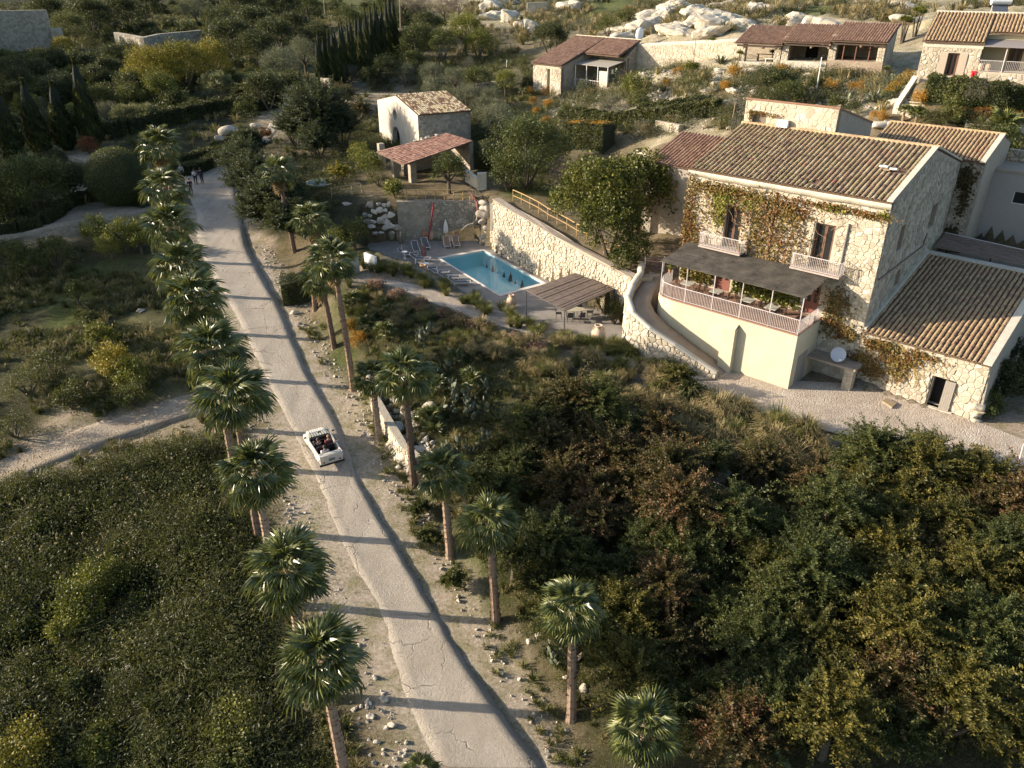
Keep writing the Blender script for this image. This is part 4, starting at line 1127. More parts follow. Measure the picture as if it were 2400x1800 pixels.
rf = MB().prism([hw(UA0 - .05, UB0 - .06, 19.33), hw(UA1 + .05, UB0 - .06, 19.33), hw(UA1 + .05, UB1, 17.42), hw(UA0 - .05, UB1, 17.42)], UP * .12).build('roof', M_tile_red, t)
MB().obox(hw(w_[0], UB0 + .22, w_[1]), HA * 1.15, HB * .04, UP * .7).build('shutter', plain('dusty_shutter', (.14, .115, .085), .8), t)
MB().obox(hw(UA0, UB0 - .14, 17.5), HA * (UA1 - UA0), HB * .14, UP * .12).build('flashing', M_cornice, t)
creeper(t, 'creeper', [(-26.2, 18.5, .6, .1, 3), (-26.7, 18.2, .1, .3, 2), (-24.9, 18.4, .5, .15, 1)], None, M_creep, 420, .05, .05, UB0)
t = thing('air_conditioner', 'white outdoor air conditioner unit on the wall of the upper room', 'air conditioner', hw(-24.1, UB0 - .25, 17.75))
MB().obox(hw(-24.45, UB0 - .42, 17.72), HA * .78, HB * .3, UP * .5).build('case', M_white, t)
mb = MB(); c0 = hw(-24.2, UB0 - .43, 17.97)
for r_ in (.06, .12, .18, .22):
 mb.tube([c0 + HA * r_ * math.cos(q) + UP * r_ * math.sin(q) for q in np.linspace(0, 2 * math.pi, 15)], .008, 3, False)
mb.build('fan_grille', M_metal, t)
for a in (-24.3, -23.85): MB().obox(hw(a, UB0 - .42, 17.66), HA * .04, HB * .42, UP * .05).build('bracket', M_metal, t)
# ---------------------------------------- rear building, low wing, courtyard
t = thing('rear_building', 'long tiled building directly behind the farmhouse gable', 'building', hw(-15, 68, 8))
RA0, RA1 = -20.25, -12.0
MB().obox(hw(RA0, 64.75, 6), HA * (RA1 - RA0), HB * .5, UP * 9.6).build('front_wall', M_roughcast, t)
facing(t, hw(A1, 64.75, 0), HA, UP, -HB, [(0, 9.5), (RA1 - A1, 9.5), (RA1 - A1, 15.4), (0, 15.4)], .3, M_stone_grey, [], .05, .02, 0, 14)
MB().prism([hw(RA1, 64.75, 6), hw(RA1, 71.9, 6), hw(RA1, 71.9, 16.0), hw(RA1, 68.8, 16.9), hw(RA1, 64.75, 15.6)], -HA * .5).build('gable_wall', M_roughcast, t)
rf = MB().prism([hw(RA0, 64.6, 15.55), hw(RA1, 64.6, 15.55), hw(RA1, 68.8, 16.92), hw(RA0, 68.8, 16.92)], UP * .07).prism([hw(RA0, 68.8, 16.92), hw(RA1, 68.8, 16.92), hw(RA1, 72.1, 15.95), hw(RA0, 72.1, 15.95)], UP * .07).build('roof', M_under, t)
tile_roof(rf, hw(RA0 + .05, 64.5, 15.65), hw(RA1 - .3, 64.5, 15.65), hw(RA0 + .05, 68.7, 17.0), hw(RA1 - .3, 68.7, 17.0), M_tile_new, .29, .38, 300, 15)
MB().prism([hw(RA1 - .3, 64.5, 15.66), hw(RA1 + .06, 64.5, 15.66), hw(RA1 + .06, 68.85, 17.04), hw(RA1 - .3, 68.85, 17.04)], UP * .1).build('verge', M_cornice, t)
mb = MB()
for k_ in range(22): mb.tube([hw(RA0 + .375 * k_, 68.8, 17.03), hw(RA0 + .375 * k_ + .45, 68.8, 17.06)], [.12, .11], 6)
mb.build('ridge', M_tile_new, rf)
window(t, hw(RA1, 69.2, 13.2), HB, UP, HA, .9, 2.0, M_wood_dark, .2)
M_vine = leafy('dry_dark_vine', [(.03, .028, .014), (.06, .05, .02), (.09, .06, .03)])
creeper(t, 'creeper', [(-12.9, 14.3, .45, .7, 3), (-12.7, 12.9, .3, 1.2, 1.5), (-12.9, 10.4, .4, .4, 1)], None, M_vine, 900, .09, .08, 64.75)
t = thing('low_wing', 'lower tiled wing half hidden by trees at the end of the farmhouse', 'building', hw(-31, 59, 8))
LA0, LA1 = -35.2, -27.35
MB().obox(hw(LA0, 57, 6.5), HA * (LA1 - LA0), HB * 5.5, UP * 7.1).build('wall', M_roughcast, t)
rf = MB().prism([hw(LA0 - .1, 56.8, 13.62), hw(LA1, 56.8, 13.62), hw(LA1, 62.3, 15.25), hw(LA0 - .1, 62.3, 15.25)], UP * .08).build('roof', M_under, t)
tile_roof(rf, hw(LA0, 56.75, 13.72), hw(LA1 - .05, 56.75, 13.72), hw(LA0, 62.2, 15.35), hw(LA1 - .05, 62.2, 15.35), M_tile_red, .31, .38, 60, 16)
window(t, hw(-33, 57, 9.5), HA, UP, -HB, 1.0, 1.4)
t = thing('courtyard_annex', 'grey rendered annex with one small window in the shaded courtyard', 'building', hw(-8.5, 70.5, 7))
mb = MB(); q = (-10.35, 12.15, -9.2, 13.1)
slab(mb, hw(-12, 69.0, 7), HA, UP, -HB, .4, 5.2, 7.4, [(q[0] + 12, q[1] - 7, q[2] + 12, q[3] - 7)]); mb.build('front_wall', plain('grey_render', (.27, .255, .235), .9, 0, .1, 3), t)
MB().obox(hw(-12, 69.4, 7), HA * 5.2, HB * 3.2, UP * 7.38).build('body', M_roughcast, t)
window(t, hw(q[0], 69.0, q[1]), HA, UP, -HB, 1.15, .95, M_metal, .08, 0)
MB().obox(hw(-12, 68.9, 14.4), HA * 5.3, HB * 4, UP * .15).build('roof', M_roughcast, t)
facing(t, hw(-11.9, 72.4, 0), HA, UP, -HB, [(0, 14.6), (5.6, 14.6), (5.6, 16.2), (0, 15.4)], .4, M_stone_grey, [], .1, .03, 0, 17)
MB().obox(hw(-12, 72.45, 13), HA * 5.6, HB * .5, UP * 2.4).build('parapet', M_rubble, t)
flat('courtyard', ccw([tuple(hw(*q, 0)[:2]) for q in ((-13.4, 62.2), (2, 62.2), (2, 69), (-13.4, 69))]), 8.9, M_roughcast)
t = thing('courtyard_reed_roof', 'weathered reed lean-to roof over the courtyard behind the brown tiled wing', 'lean-to', hw(-10, 63, 9))
def reed_at(name, parent, P4, rows=16, seed=1):
 mb = MB(); r = random.Random(seed); P4 = [np.asarray(p) for p in P4]
 for i in range(rows):
  f0, f1 = i / rows, (i + 1.06) / rows; dz = UP * r.uniform(-.02, .02)
  a, b = P4[0] + (P4[3] - P4[0]) * f0 + dz, P4[1] + (P4[2] - P4[1]) * f0 + dz
  c, d = P4[1] + (P4[2] - P4[1]) * f1 + dz, P4[0] + (P4[3] - P4[0]) * f1 + dz
  mb.hexa([a, b, c, d, a + UP * .03, b + UP * .03, c + UP * .03, d + UP * .03])
 return tag(mb.build(name, M_reed, parent), kind='stuff')
reed_at('reed_mat', t, [hw(-13.3, 62.2, 9.75), hw(-6.2, 62.2, 9.75), hw(-6.4, 64.2, 10.1), hw(-13.3, 64.6, 10.3)])
for a in (-12.8, -9.8, -6.6): MB().tube([hw(a, 64.1, 8.9), hw(a, 64.1, 10.05)], .05, 6).build('post', M_wood_dark, t)
MB().tube([hw(-13.3, 64.5, 10.3), hw(-6.3, 64.2, 10.12)], .05, 6).build('beam', M_metal, t)
t = thing('reed_fence_roof', 'second strip of reed roofing along the outer side of the courtyard', 'lean-to', hw(-6.5, 66, 9))
reed_at('reed_mat', t, [hw(-7.4, 63.6, 11.3), hw(-4.5, 63.6, 11.3), hw(-4.5, 68.9, 11.5), hw(-7.4, 68.9, 11.5)], 22, 3)
for q in ((-7.2, 64), (-7.2, 68.5), (-4.7, 64), (-4.7, 68.5)): MB().tube([hw(*q, 8.5), hw(*q, 11.3)], .06, 6).build('post', M_wood_dark, t)
t = thing('courtyard_pot', 'dark plant pot standing against the annex wall in the courtyard', 'flower pot', hw(-11.3, 68.5, 8.9))
MB().lathe([(.16, 0), (.24, .4), (.26, .45), (.2, .45)], hw(-11.3, 68.5, 8.9), 10).build('pot', M_metal_dark, t)
MB().tube([hw(-11.3, 68.5, 9.3), hw(-11.2, 68.4, 10)], .01, 3).tube([hw(-11.3, 68.5, 9.3), hw(-11.4, 68.6, 9.9)], .01, 3).tube([hw(-11.3, 68.5, 9.3), hw(-11.25, 68.7, 10.1)], .01, 3).build('stems', M_twig, t)
# ------------------------------------------------------------------ generic frame for the other buildings
class Fr:
 def __init__(s, ref, az):
  s.a, s.b = frame(az); s.o = np.array([ref[0], ref[1], 0.0])
 def __call__(s, A, B, z): p = s.o + s.a * A + s.b * B; return np.array([p[0], p[1], z])
# ---------------------------------------- chapel
F = Fr((-10.8, 93.0), -28.7)                # corner between gable front and side; front runs to -a, side runs to +b
t = thing('chapel', 'small stone chapel with round window, arched doorway and speckled tile roof', 'chapel', F(-6, 3, 8.2))
W, D, ze, zr, zb = 13.3, 6.7, 13.0, 14.3, 7.6
cx_, dw, dh = -7.35, 1.25, 10.6
dz0 = 8.1
# gable front built as columns so that the arch and the round window are real openings
mb = MB(); N_ = 76
def roofz(A): return ze + (zr - ze) * (1 - abs(A + W / 2) / (W / 2))
cuts = sorted(set([-W + W * i / N_ for i in range(N_ + 1)] + list(np.linspace(cx_ - dw, cx_ + dw, 17)) + list(np.linspace(cx_ - .66, cx_ + .66, 15))))
def segs(A):
 s_ = [(zb, roofz(A))]
 if abs(A - cx_) < dw: s_ = [(9.35 + math.sqrt(max(0, dw ** 2 - (A - cx_) ** 2)), roofz(A))]
 if abs(A - cx_) < .66:
  h_ = math.sqrt(.66 ** 2 - (A - cx_) ** 2); z0, z1 = s_[0]
  s_ = [(z0, 12.0 - h_), (12.0 + h_, z1)]
 return s_
for a0, a1 in zip(cuts[:-1], cuts[1:]):
 if a1 - a0 < 1e-4: continue
 am = (a0 + a1) / 2
 s0, s1, sm = segs(a0 + 1e-6), segs(a1 - 1e-6), segs(am)
 for k_ in range(len(sm)):
  lo0, hi0 = s0[min(k_, len(s0) - 1)] if len(s0) == len(sm) else sm[k_]; lo1, hi1 = s1[min(k_, len(s1) - 1)] if len(s1) == len(sm) else sm[k_]
  mb.hexa([F(a0, 0, lo0), F(a1, 0, lo1), F(a1, .6, lo1), F(a0, .6, lo0), F(a0, 0, hi0), F(a1, 0, hi1), F(a1, .6, hi1), F(a0, .6, hi0)])
mb.build('gable_wall', stony('pale_chapel_wall', (.44, .39, .31), (.53, .475, .385), (.60, .545, .45), 1.2, .6, fine=7), t)
MB().obox(F(0, .6, zb), -F.a * .5, F.b * (D - .6), UP * (ze - zb)).build('side_wall', M_rubble, t)
facing(t, F(0, .02, 0), F.b, UP, F.a, [(0, 8.2), (D, 8.2), (D, 12.85), (0, 12.85)], .42, M_stone_grey, [], .05, .03, 0, 41)
MB().obox(F(-W, .6, zb), F.a * .5, F.b * (D - .6), UP * (ze - zb)).obox(F(-W, D - .5, zb), F.a * W, F.b * .5, UP * (ze - zb)).build('rear_wall', M_rubble, t)
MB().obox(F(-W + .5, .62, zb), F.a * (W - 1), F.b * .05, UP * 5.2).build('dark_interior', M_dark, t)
rf = MB().prism([F(.25, -.02, ze - .03), F(-W / 2, -.02, zr), F(-W / 2, D + .1, zr), F(.25, D + .1, ze - .03)], UP * .08)
rf.prism([F(-W - .1, -.02, ze - .01), F(-W / 2, -.02, zr), F(-W / 2, D + .1, zr), F(-W - .1, D + .1, ze - .01)], UP * .08)
rf = rf.build('roof', M_under, t)
tile_roof(rf, F(.3, .05, ze + .06), F(.3, D, ze + .06), F(-W / 2 + .1, .05, zr + .1), F(-W / 2 + .1, D, zr + .1), M_tile_chap, .29, .36, 0, 42)
mb = MB()
for k_ in range(18): mb.tube([F(-W / 2, .37 * k_, zr + .08), F(-W / 2, .37 * k_ + .44, zr + .1)], [.12, .1], 6)
mb.build('ridge', M_tile_chap, rf)
# ---------------------------------------- tiled shed below the chapel
t = thing('garden_shed', 'open stone shed with red tile roof, pillars and ivy edge below the chapel', 'shed', at_z(1000, 410, 7.9))
c_ = [at_z(882, 358, 10.75), at_z(947, 389, 10.75), at_z(1109, 333, 11.3), at_z(1047, 314, 11.4)]
rf = MB().prism(c_, UP * .1).build('roof', M_under, t)
M_shedtile = plain('flat_red_tile', (.27, .145, .10), .9, 0, .25, 4)
r = random.Random(3); tv = MB(); nI, nJ = 26, 12
tm_done = 0
for i in range(nI):
 for j in range(nJ):
  f0, f1, g0, g1 = (i + .06) / nI, (i + .94) / nI, (j + .08) / nJ, (j + .92) / nJ
  q = lambda f, g, h: (c_[1] + (c_[2] - c_[1]) * f) * (1 - g) + (c_[0] + (c_[3] - c_[0]) * f) * g + UP * h
  h = .105 + r.uniform(0, .02); th_ = r.uniform(.03, .05)
  v = [q(f0, g0, h), q(f1, g0, h), q(f1, g1, h), q(f0, g1, h), q(f0, g0, h + th_), q(f1, g0, h + th_), q(f1, g1, h + th_ * .6), q(f0, g1, h + th_ * .6)]
  tv.hexa(v)
tag(tv.build('roof_tiles', pieces('weathered_red_tile', [(0, (.17, .085, .06)), (.5, (.27, .14, .095)), (1, (.36, .21, .145))], .9, 15, .3, .3), rf), kind='stuff')
for k_, (u, v) in enumerate(((892, 395), (923, 415), (963, 430))):
 p = at_z(u, v, 7.9); d1 = (c_[1] - c_[0]); d1[2] = 0; d1 /= np.linalg.norm(d1); d2 = np.array([-d1[1], d1[0], 0])
 MB().obox(p - d1 * .3 - d2 * .1, d1 * .65, d2 * .65, UP * 2.75).build('pillar', M_rubble, t)
back = at_z(1047, 314, 11.4); e0 = at_z(1109, 333, 11.3)
nb = (back - e0); nb[2] = 0; lb = np.linalg.norm(nb); nb /= lb
mb = MB().obox(np.array([e0[0], e0[1], 7.3]), nb * lb, np.array([-nb[1], nb[0], 0]) * .5, UP * 4.0); mb.build('end_wall', M_rubble, t)
a_ = c_[0] * 1.0; a_[2] = 7.3; b_ = c_[3] * 1.0; b_[2] = 7.3; dv = b_ - a_; nn = np.array([-dv[1], dv[0], 0]) / np.linalg.norm(dv)
MB().obox(a_ + dv * .35, dv * .64, nn * .4, UP * 3.3).build('rear_wall', M_rubble, t)
mb = MB()
for k_, f in enumerate((.52, .62, .7, .83)):
 p = c_[0] + (c_[3] - c_[0]) * f - nn * .25 + UP * .22; mb.blob(p, (.3, .22, .14), k_, .3, 1)
mb.build('roof_stone', M_stone, rf)
# ---------------------------------------- pool retaining walls, boulders, planters
pb0, pb1 = np.array([-14.3, 75.5, 0]), np.array([-3.4, 76.0, 0])
d1 = (pb1 - pb0) / np.linalg.norm(pb1 - pb0); nN = np.array([d1[1], -d1[0], 0])
t = thing('pool_back_wall', 'shaded rough stone retaining wall at the far end of the pool terrace', 'wall', pb0 + UP * 3.7)
s0 = 3.0
MB().obox(pb0 + d1 * s0 + UP * 3, d1 * (np.linalg.norm(pb1 - pb0) - s0 + .6), -nN * .8, UP * 4.7).build('wall', M_rubble, t)
facing(t, pb0 + d1 * 5.8, d1, UP, nN, [(0, 4.6), (5.4, 5.2), (5.4, 7.6), (0, 7.7)], .36, M_stone_grey, [], .10, .03, 200, 51, squash=.85)
t = thing('boulder_bank', 'bank of stacked pale boulders beside the pool back wall', 'boulder wall', pb0 + UP * 3.7)
r = random.Random(9)
for j in range(6):
 for i in range(9):
  u = 812 + i * 14.5 + r.uniform(-5, 5) + (7 if j % 2 else 0); v = 480 + j * 13 + r.uniform(-3, 3)
  if u > 935 - (5 - j) * 3 or (j > 3 and u < 850 + j * 3) or r.random() < .1: continue
  y_ = 75.3 - j * .22 if u > 860 else 75.8 - j * .25
  d = ray(u, v); q = d * (y_ / d[1]); q[2] += CAM_Z
  s_ = r.uniform(.24, .46)
  MB().blob(q, (s_ * 1.15, s_ * .7, s_ * r.uniform(.7, 1.0)), i * 7 + j, .22, 2).build('boulder', M_boulder, t)
mb = MB().hexa([np.array(p) for p in ((-17.2, 75.9, 3), (-11.2, 75.9, 3), (-11.2, 78, 3), (-17.2, 78, 3), (-17.2, 76.6, 7.6), (-11.2, 76.3, 7.7), (-11.2, 78, 7.7), (-17.2, 78, 7.6))])
mb.build('earth_bank', plain('dark_earth', (.06, .05, .035), .95, 0, .3, 3), t)
# long wall along the pool
wl = [(-1.75, 72.6, 8.75), (0, 69.64, 8.45), (1.5, 67.25, 8.3), (3.61, 63.9, 7.95), (4.59, 62.32, 7.72), (6.75, 58.89, 7.45), (9.0, 55.3, 7.4), (10.6, 55.5, 7.4)]
t = thing('pool_side_wall', 'long sunlit stone retaining wall above the pool planters', 'wall', (3.6, 63.9, 3.7))
mb = MB()
for k_, (p, q) in enumerate(zip(wl[:-1], wl[1:])):
 p0, q0 = np.array([p[0], p[1], 3.0]), np.array([q[0], q[1], 3.0]); dv = q0 - p0; L_ = np.linalg.norm(dv); dv /= L_
 n_ = np.array([dv[1], -dv[0], 0]); n_ = n_ if n_[0] < 0 or n_[1] < 0 else -n_
 if n_ @ np.array([-.85, -.53, 0]) < 0: n_ = -n_
 mb.hexa([p0, q0, q0 - n_ * .6, p0 - n_ * .6, p0 + UP * (p[2] - 3), q0 + UP * (q[2] - 3), q0 - n_ * .6 + UP * (q[2] - 3), p0 - n_ * .6 + UP * (p[2] - 3)])
 if k_ < 6: facing(t, p0 * np.array([1, 1, 0]), dv, UP, n_, [(0, 4.0), (L_, 4.0), (L_, q[2] - .06), (0, p[2] - .06)], .34, M_stone, [], .09, .02, 55, 60 + k_, squash=.8)
mb.build('wall', M_mortar, t)
MB().prism([np.array([p[0] - .1, p[1] - .05, p[2]]) for p in wl] + [np.array([p[0] + .6, p[1] + .35, p[2]]) for p in wl[::-1]], UP * .06).build('coping', stony('wall_path', (.30, .24, .18), (.37, .31, .24), (.43, .37, .29), 2, .4), t)
t = thing('wall_buttress', 'pale rough rock pier where the two pool walls meet', 'pier', (-2.6, 74.6, 3.7))
for k_ in range(9): MB().blob((-2.75 + .35 * (k_ % 2), 74.75 + .2 * (k_ % 3), 4.0 + .46 * k_), (.62, .55, .42), 3 + k_, .3, 2).build('rock', M_boulder, t)
MB().obox((-2.15, 73.6, 3.7), (.35, -.1, 0), (.1, .4, 0), (.05, 0, 4.3)).build('pier', M_cornice, t)
t = thing('corner_pillar', 'pale stone pillar at the top corner between railings above the pool', 'pillar', (-3.0, 76.6, 7.7))
p = at_z(1122, 458, 7.7); q = at_z(1090, 425, 7.9)
MB().obox(np.array([p[0] - .1, p[1], 7.5]), (.9, 0, 0), (0, .5, 0), (0, 0, 2.4)).obox(np.array([q[0], q[1], 7.6]), (p[0] - q[0], p[1] - q[1] + .3, 0), (.35, .35, 0), (0, 0, 1.5)).build('pillar', M_cornice, t)
# planters stepping along the pool
def along(s_, o_): d_ = np.array([.53, -.85, 0]); n_ = np.array([.85, .53, 0]); return np.array([-2.8, 73.1, 0]) + d_ * s_ + n_ * o_
for k_, (s0, s1, o0, o1, z, lb) in enumerate(((.2, 2.4, .75, 2.0, 5.6, 'topmost rough stone planter beside the pool, next to the rock pier'), (2.4, 4.6, .5, 2.2, 5.0, 'second rough stone planter down along the pool with dark shrubs'), (4.6, 8.2, .45, 2.2, 4.6, 'longest stone planter along the pool with red brown ground cover'), (8.2, 10.4, .5, 2.2, 4.3, 'lowest stone planter by the pool next to the reed awning'))):
 t = thing('stone_planter', lb, 'planter', along((s0 + s1) / 2, o0) + UP * 3.7, 0, 'stone planters along the pool')
 a, b, c, d = along(s0, o0), along(s1, o0), along(s1, o1), along(s0, o1)
 mb = MB().hexa([p + UP * 3.4 for p in (a, b, c, d)] + [p + UP * (z - .1) for p in (a, b, c, d)]); mb.build('wall', M_mortar, t)
 dv = (b - a) / np.linalg.norm(b - a)
 facing(t, a, dv, UP, np.array([-.85, -.53, 0]), [(0, 3.72), (s1 - s0, 3.72), (s1 - s0, z), (0, z)], .34, M_stone, [], .12, .02, 40, 70 + k_, squash=.8)
 facing(t, a, np.array([.85, .53, 0]), UP, -dv, [(0, 3.72), (o1 - o0, 3.72), (o1 - o0, z), (0, z)], .34, M_stone, [], .1, .02, 20, 80 + k_, squash=.8)
 facing(t, b, np.array([.85, .53, 0]), UP, dv, [(0, 3.72), (o1 - o0, 3.72), (o1 - o0, z), (0, z)], .34, M_stone, [], .1, .02, 20, 85 + k_, squash=.8)
 if k_ in (1, 2):
  MB().obox(b + UP * z - dv * .5, dv * .45, np.array([.85, .53, 0]) * 1.4, UP * .3).build('bench_slab', M_cornice, t)
t = thing('pool_stairs', 'stone steps going down beside the lowest pool planter', 'steps', along(10.8, 1.2) + UP * 3.7)
for k_ in range(4): MB().obox(along(10.5, .9 + .35 * k_) + UP * 3.6, np.array([.53, -.85, 0]) * 1.2, np.array([.85, .53, 0]) * .34, UP * (.25 * (k_ + 1))).build('step', M_cornice, t)
# wooden rails
def wood_rail(name, label, pts, h=1.0, mid=True, mt=None, grp='timber railings above the pool'):
 mt = mt or M_rail_wood
 t = thing(name, label, 'railing', pts[0], 0, grp)
 for p in pts:
  p = np.asarray(p); MB().tube([p - UP * .1, p + UP * h], .05, 6).build('post', mt, t)
 for p, q in zip(pts[:-1], pts[1:]):
  p, q = np.asarray(p), np.asarray(q)
  MB().tube([p + UP * h, q + UP * h], .045, 6).build('rail', mt, t)
  if mid: MB().tube([p + UP * h * .5, q + UP * h * .5], .035, 5).build('rail', mt, t)
def lin(p, q, n): return [np.asarray(p) + (np.asarray(q) - np.asarray(p)) * i / n for i in range(n + 1)]
wood_rail('timber_railing', 'ochre timber railing along the top of the far pool wall', lin((-10.3, 75.9, 7.75), (-3.9, 76.25, 7.65), 7), 1.05)
wood_rail('timber_railing', 'ochre timber railing along the path above the sunlit pool wall', [np.array([p[0] + 1.3, p[1] + .9, ground_z(p[0] + 1.3, p[1] + .9)]) for p in lin((-1.2, 72.4, 8), (5.0, 62.6, 8), 8)], 1.05)
wood_rail('timber_railing', 'short piece of timber railing in front of the big leafy tree', [np.array([p[0], p[1], ground_z(p[0], p[1])]) for p in lin((7.4, 60.4, 8), (10.2, 57.6, 8), 2)], 1.05)
wood_rail('timber_railing', 'grey weathered timber railing above the boulder bank near the small blue basin', [at(778, 465), at(800, 460), at(826, 456), at(848, 452)], .95, True, M_wood_pale)
# furniture of the pool terrace
def jar(name, label, p, h, mt, shape, grp):
 t = thing(name, label, 'jar', p, 0, grp)
 prof = {0: [(.20, 0), (.30, .15), (.36, .42), (.33, .66), (.20, .80), (.15, .84), (.15, .93), (.21, .97), (.21, 1.0), (.15, 1.0), (.12, .9)],
   1: [(.18, 0), (.30, .2), (.37, .5), (.36, .72), (.27, .88), (.27, .95), (.31, 1.0), (.25, 1.0), (.2, .85)],
   2: [(.20, 0), (.26, .3), (.28, .6), (.24, .85), (.22, .95), (.25, 1.0), (.19, 1.0), (.16, .8)]}[shape]
 b = MB().lathe([(r_ * h, z * h) for r_, z in prof], p, 16).build('body', mt, t, smooth=True)
 if shape == 0:
  for sg in (-1, 1):
   q = np.asarray(p) + UP * h * .9
   MB().tube([q + np.array([sg * .13 * h, 0, 0]), q + np.array([sg * .27 * h, 0, -.06 * h]), q + np.array([sg * .24 * h, 0, -.2 * h])], .025 * h, 5).build('handle', mt, t)
 return t
lbs = ['pot bellied greenish jar, first of the row from the boulder bank', 'slim reddish jar, second of the row from the boulder bank', 'broad greenish jar, third of the row from the boulder bank', 'slim pale jar, fourth of the row from the boulder bank', 'reddish terracotta jar with dark band, fifth from the boulder bank', 'slim brown jar, sixth of the row from the boulder bank', 'wide mouthed open jar, seventh of the row from the boulder bank', 'small jar behind the brown loungers, last of the row']
for k_, (u, sh, h, mt) in enumerate(((918, 1, 1.05, M_jar_green), (935, 2, .98, M_jar), (955, 1, 1.08, M_jar_green), (974, 2, 1.0, M_jar), (995, 1, 1.1, M_terra), (1012, 2, 1.02, M_jar), (1030, 1, 1.0, M_jar_green), (1071, 2, .95, M_terra))):
 jar('clay_jar', lbs[k_], at_z(u, 563, DECK_Z), h, mt, sh, 'clay jars lined up under the pool wall')
jar('amphora', 'big pale amphora standing in the grass at the reed awning corner of the pool terrace', at_z(1401, 806, 3.72), 1.5, M_jar, 0, 'big amphoras along the pool path')
jar('amphora', 'pale amphora between the grasses and the post of the reed awning', at_z(1199, 722, 3.72), 1.15, M_jar, 0, 'big amphoras along the pool path')
jar('amphora', 'ochre amphora in the grass in front of the closed red umbrella', at_z(993, 655, 3.72), 1.35, plain('ochre_jar', (.42, .26, .14), .85, 0, .2, 5), 0, 'big amphoras along the pool path')
M_sling = plain('grey_sling', (.09, .09, .095), .8, 0, .1, 9)
M_sling_b = plain('brown_sling', (.20, .135, .095), .8, 0, .1, 9)
def lounger(mt):
 t = thing('lounger', '', 'lounger', (0, 0, 0), 0, 'sun loungers on the pool terrace')
 for sy in (-.3, .3): MB().tube([(-.95, sy, .30), (.35, sy, .30), (.95, sy, .72)], .022, 5).build('side_rail', M_white, t)
 MB().tube([(-.95, -.3, .3), (-.95, .3, .3)], .022, 5).tube([(.95, -.3, .72), (.95, .3, .72)], .022, 5).build('end_rail', M_white, t)
 for x in (-.85, .4):
  for sy in (-.3, .3): MB().tube([(x, sy, 0), (x, sy, .3)], .02, 5).build('leg', M_white, t)
 MB().hexa([(-.9, -.28, .29), (.35, -.28, .29), (.35, .28, .29), (-.9, .28, .29), (-.9, -.28, .31), (.35, -.28, .31), (.35, .28, .31), (-.9, .28, .31)]).build('seat', mt, t)
 MB().hexa([(.35, -.28, .29), (.93, -.28, .70), (.93, .28, .70), (.35, .28, .29), (.35, -.28, .31), (.92, -.28, .73), (.92, .28, .73), (.35, .28, .31)]).build('backrest', mt, t)
 return t
L1_, L2_ = lounger(M_sling), lounger(M_sling_b)
lo = [(L1_, 975, 588, 105, 'grey sling lounger facing the camera, beside the shut dark umbrella'), (L1_, 998, 580, 105, 'grey sling lounger nearest the terracotta jar'), (L2_, 1048, 577, 100, 'brown lounger half hidden by the closed white umbrella'), (L2_, 1069, 575, 100, 'brown lounger at the pool side of the closed white umbrella'),
      (L1_, 957, 601, 175, 'dark grey lounger behind the small white side table'), (L1_, 985, 612, 178, 'dark grey lounger between the two shut umbrellas'), (L1_, 1000, 634, 178, 'lounger in shade behind the ochre amphora'), (L1_, 1028, 643, 182, 'lounger partly in sun, near the grass, next to the amphora'), (L1_, 1052, 655, 182, 'lounger among the shadows close to the pool coping'), (L1_, 1077, 668, 182, 'last lounger in the row by the grass strip')]
used = set()
for src, u, v, rz, lb in lo:
 o = src if src.name not in used else copy_tree(src)
 used.add(src.name)
 o.location = at_z(u, v, DECK_Z); o.rotation_euler.z = R(rz); o['label'] = lb
def umbrella(label, p, h, mt):
 t = thing('closed_umbrella', label, 'umbrella', p, 0, 'closed umbrellas on the pool terrace')
 p = np.asarray(p)
 MB().tube([p, p + UP * h], .025, 6).build('pole', M_white, t)
 v, f = [], []
 n_ = 12
 for i, (z, r_) in enumerate(((.42, .20), (.6, .22), (.8, .15), (.95, .06), (1.0, .02))):
  for k_ in range(n_):
   q = 2 * math.pi * k_ / n_; rr = r_ * (1 + (.22 if k_ % 2 else -.15)); v.append(p + np.array([rr * math.cos(q), rr * math.sin(q), z * h]))
 for i in range(4): f += [(i * n_ + k_, i * n_ + (k_ + 1) % n_, (i + 1) * n_ + (k_ + 1) % n_, (i + 1) * n_ + k_) for k_ in range(n_)]
 MB().add(v, f + [tuple(range(n_))[::-1]]).build('canopy', mt, t)
 MB().lathe([(.25, 0), (.25, .06), (.05, .08)], p, 12).build('base', M_metal_dark, t)
umbrella('closed dark olive umbrella among the grey loungers', at_z(942, 590, DECK_Z), 1.95, plain('olive_cloth', (.10, .095, .07), .9))
umbrella('closed reddish umbrella behind the ochre amphora', at_z(995, 622, DECK_Z), 2.1, plain('dusty_red_cloth', (.20, .10, .085), .9))
umbrella('closed white umbrella beside the brown loungers', at_z(1046, 566, DECK_Z), 2.25, plain('off_white_cloth', (.62, .59, .55), .9))
for u, v, lb in ((949, 606, 'white round side table beside the dark olive umbrella'), (1000, 634, 'white round side table beside the ochre amphora')):
 p = at_z(u, v, DECK_Z); t = thing('side_table', lb, 'table', p)
 MB().lathe([(.28, .66), (.28, .70), (.02, .70)], p, 14).build('table_top', M_white, t)
 MB().lathe([(.16, 0), (.16, .04), (.05, .06), (.04, .66)], p, 10).build('leg', M_white, t)
t = thing('lounger_stack', 'grey lounger cushions leaning in a pile beside the pool corner', 'cushions', at_z(1125, 575, DECK_Z))
p = at_z(1122, 572, DECK_Z)
for k_ in range(3): MB().obox(p + np.array([.25 * k_, .1 * k_, 0]), (1.1, -.5, 0), (.1, .12, 0), (.15 * (k_ + 1), .2, 1.15)).build('cushion', M_sling if k_ != 1 else M_white, t)
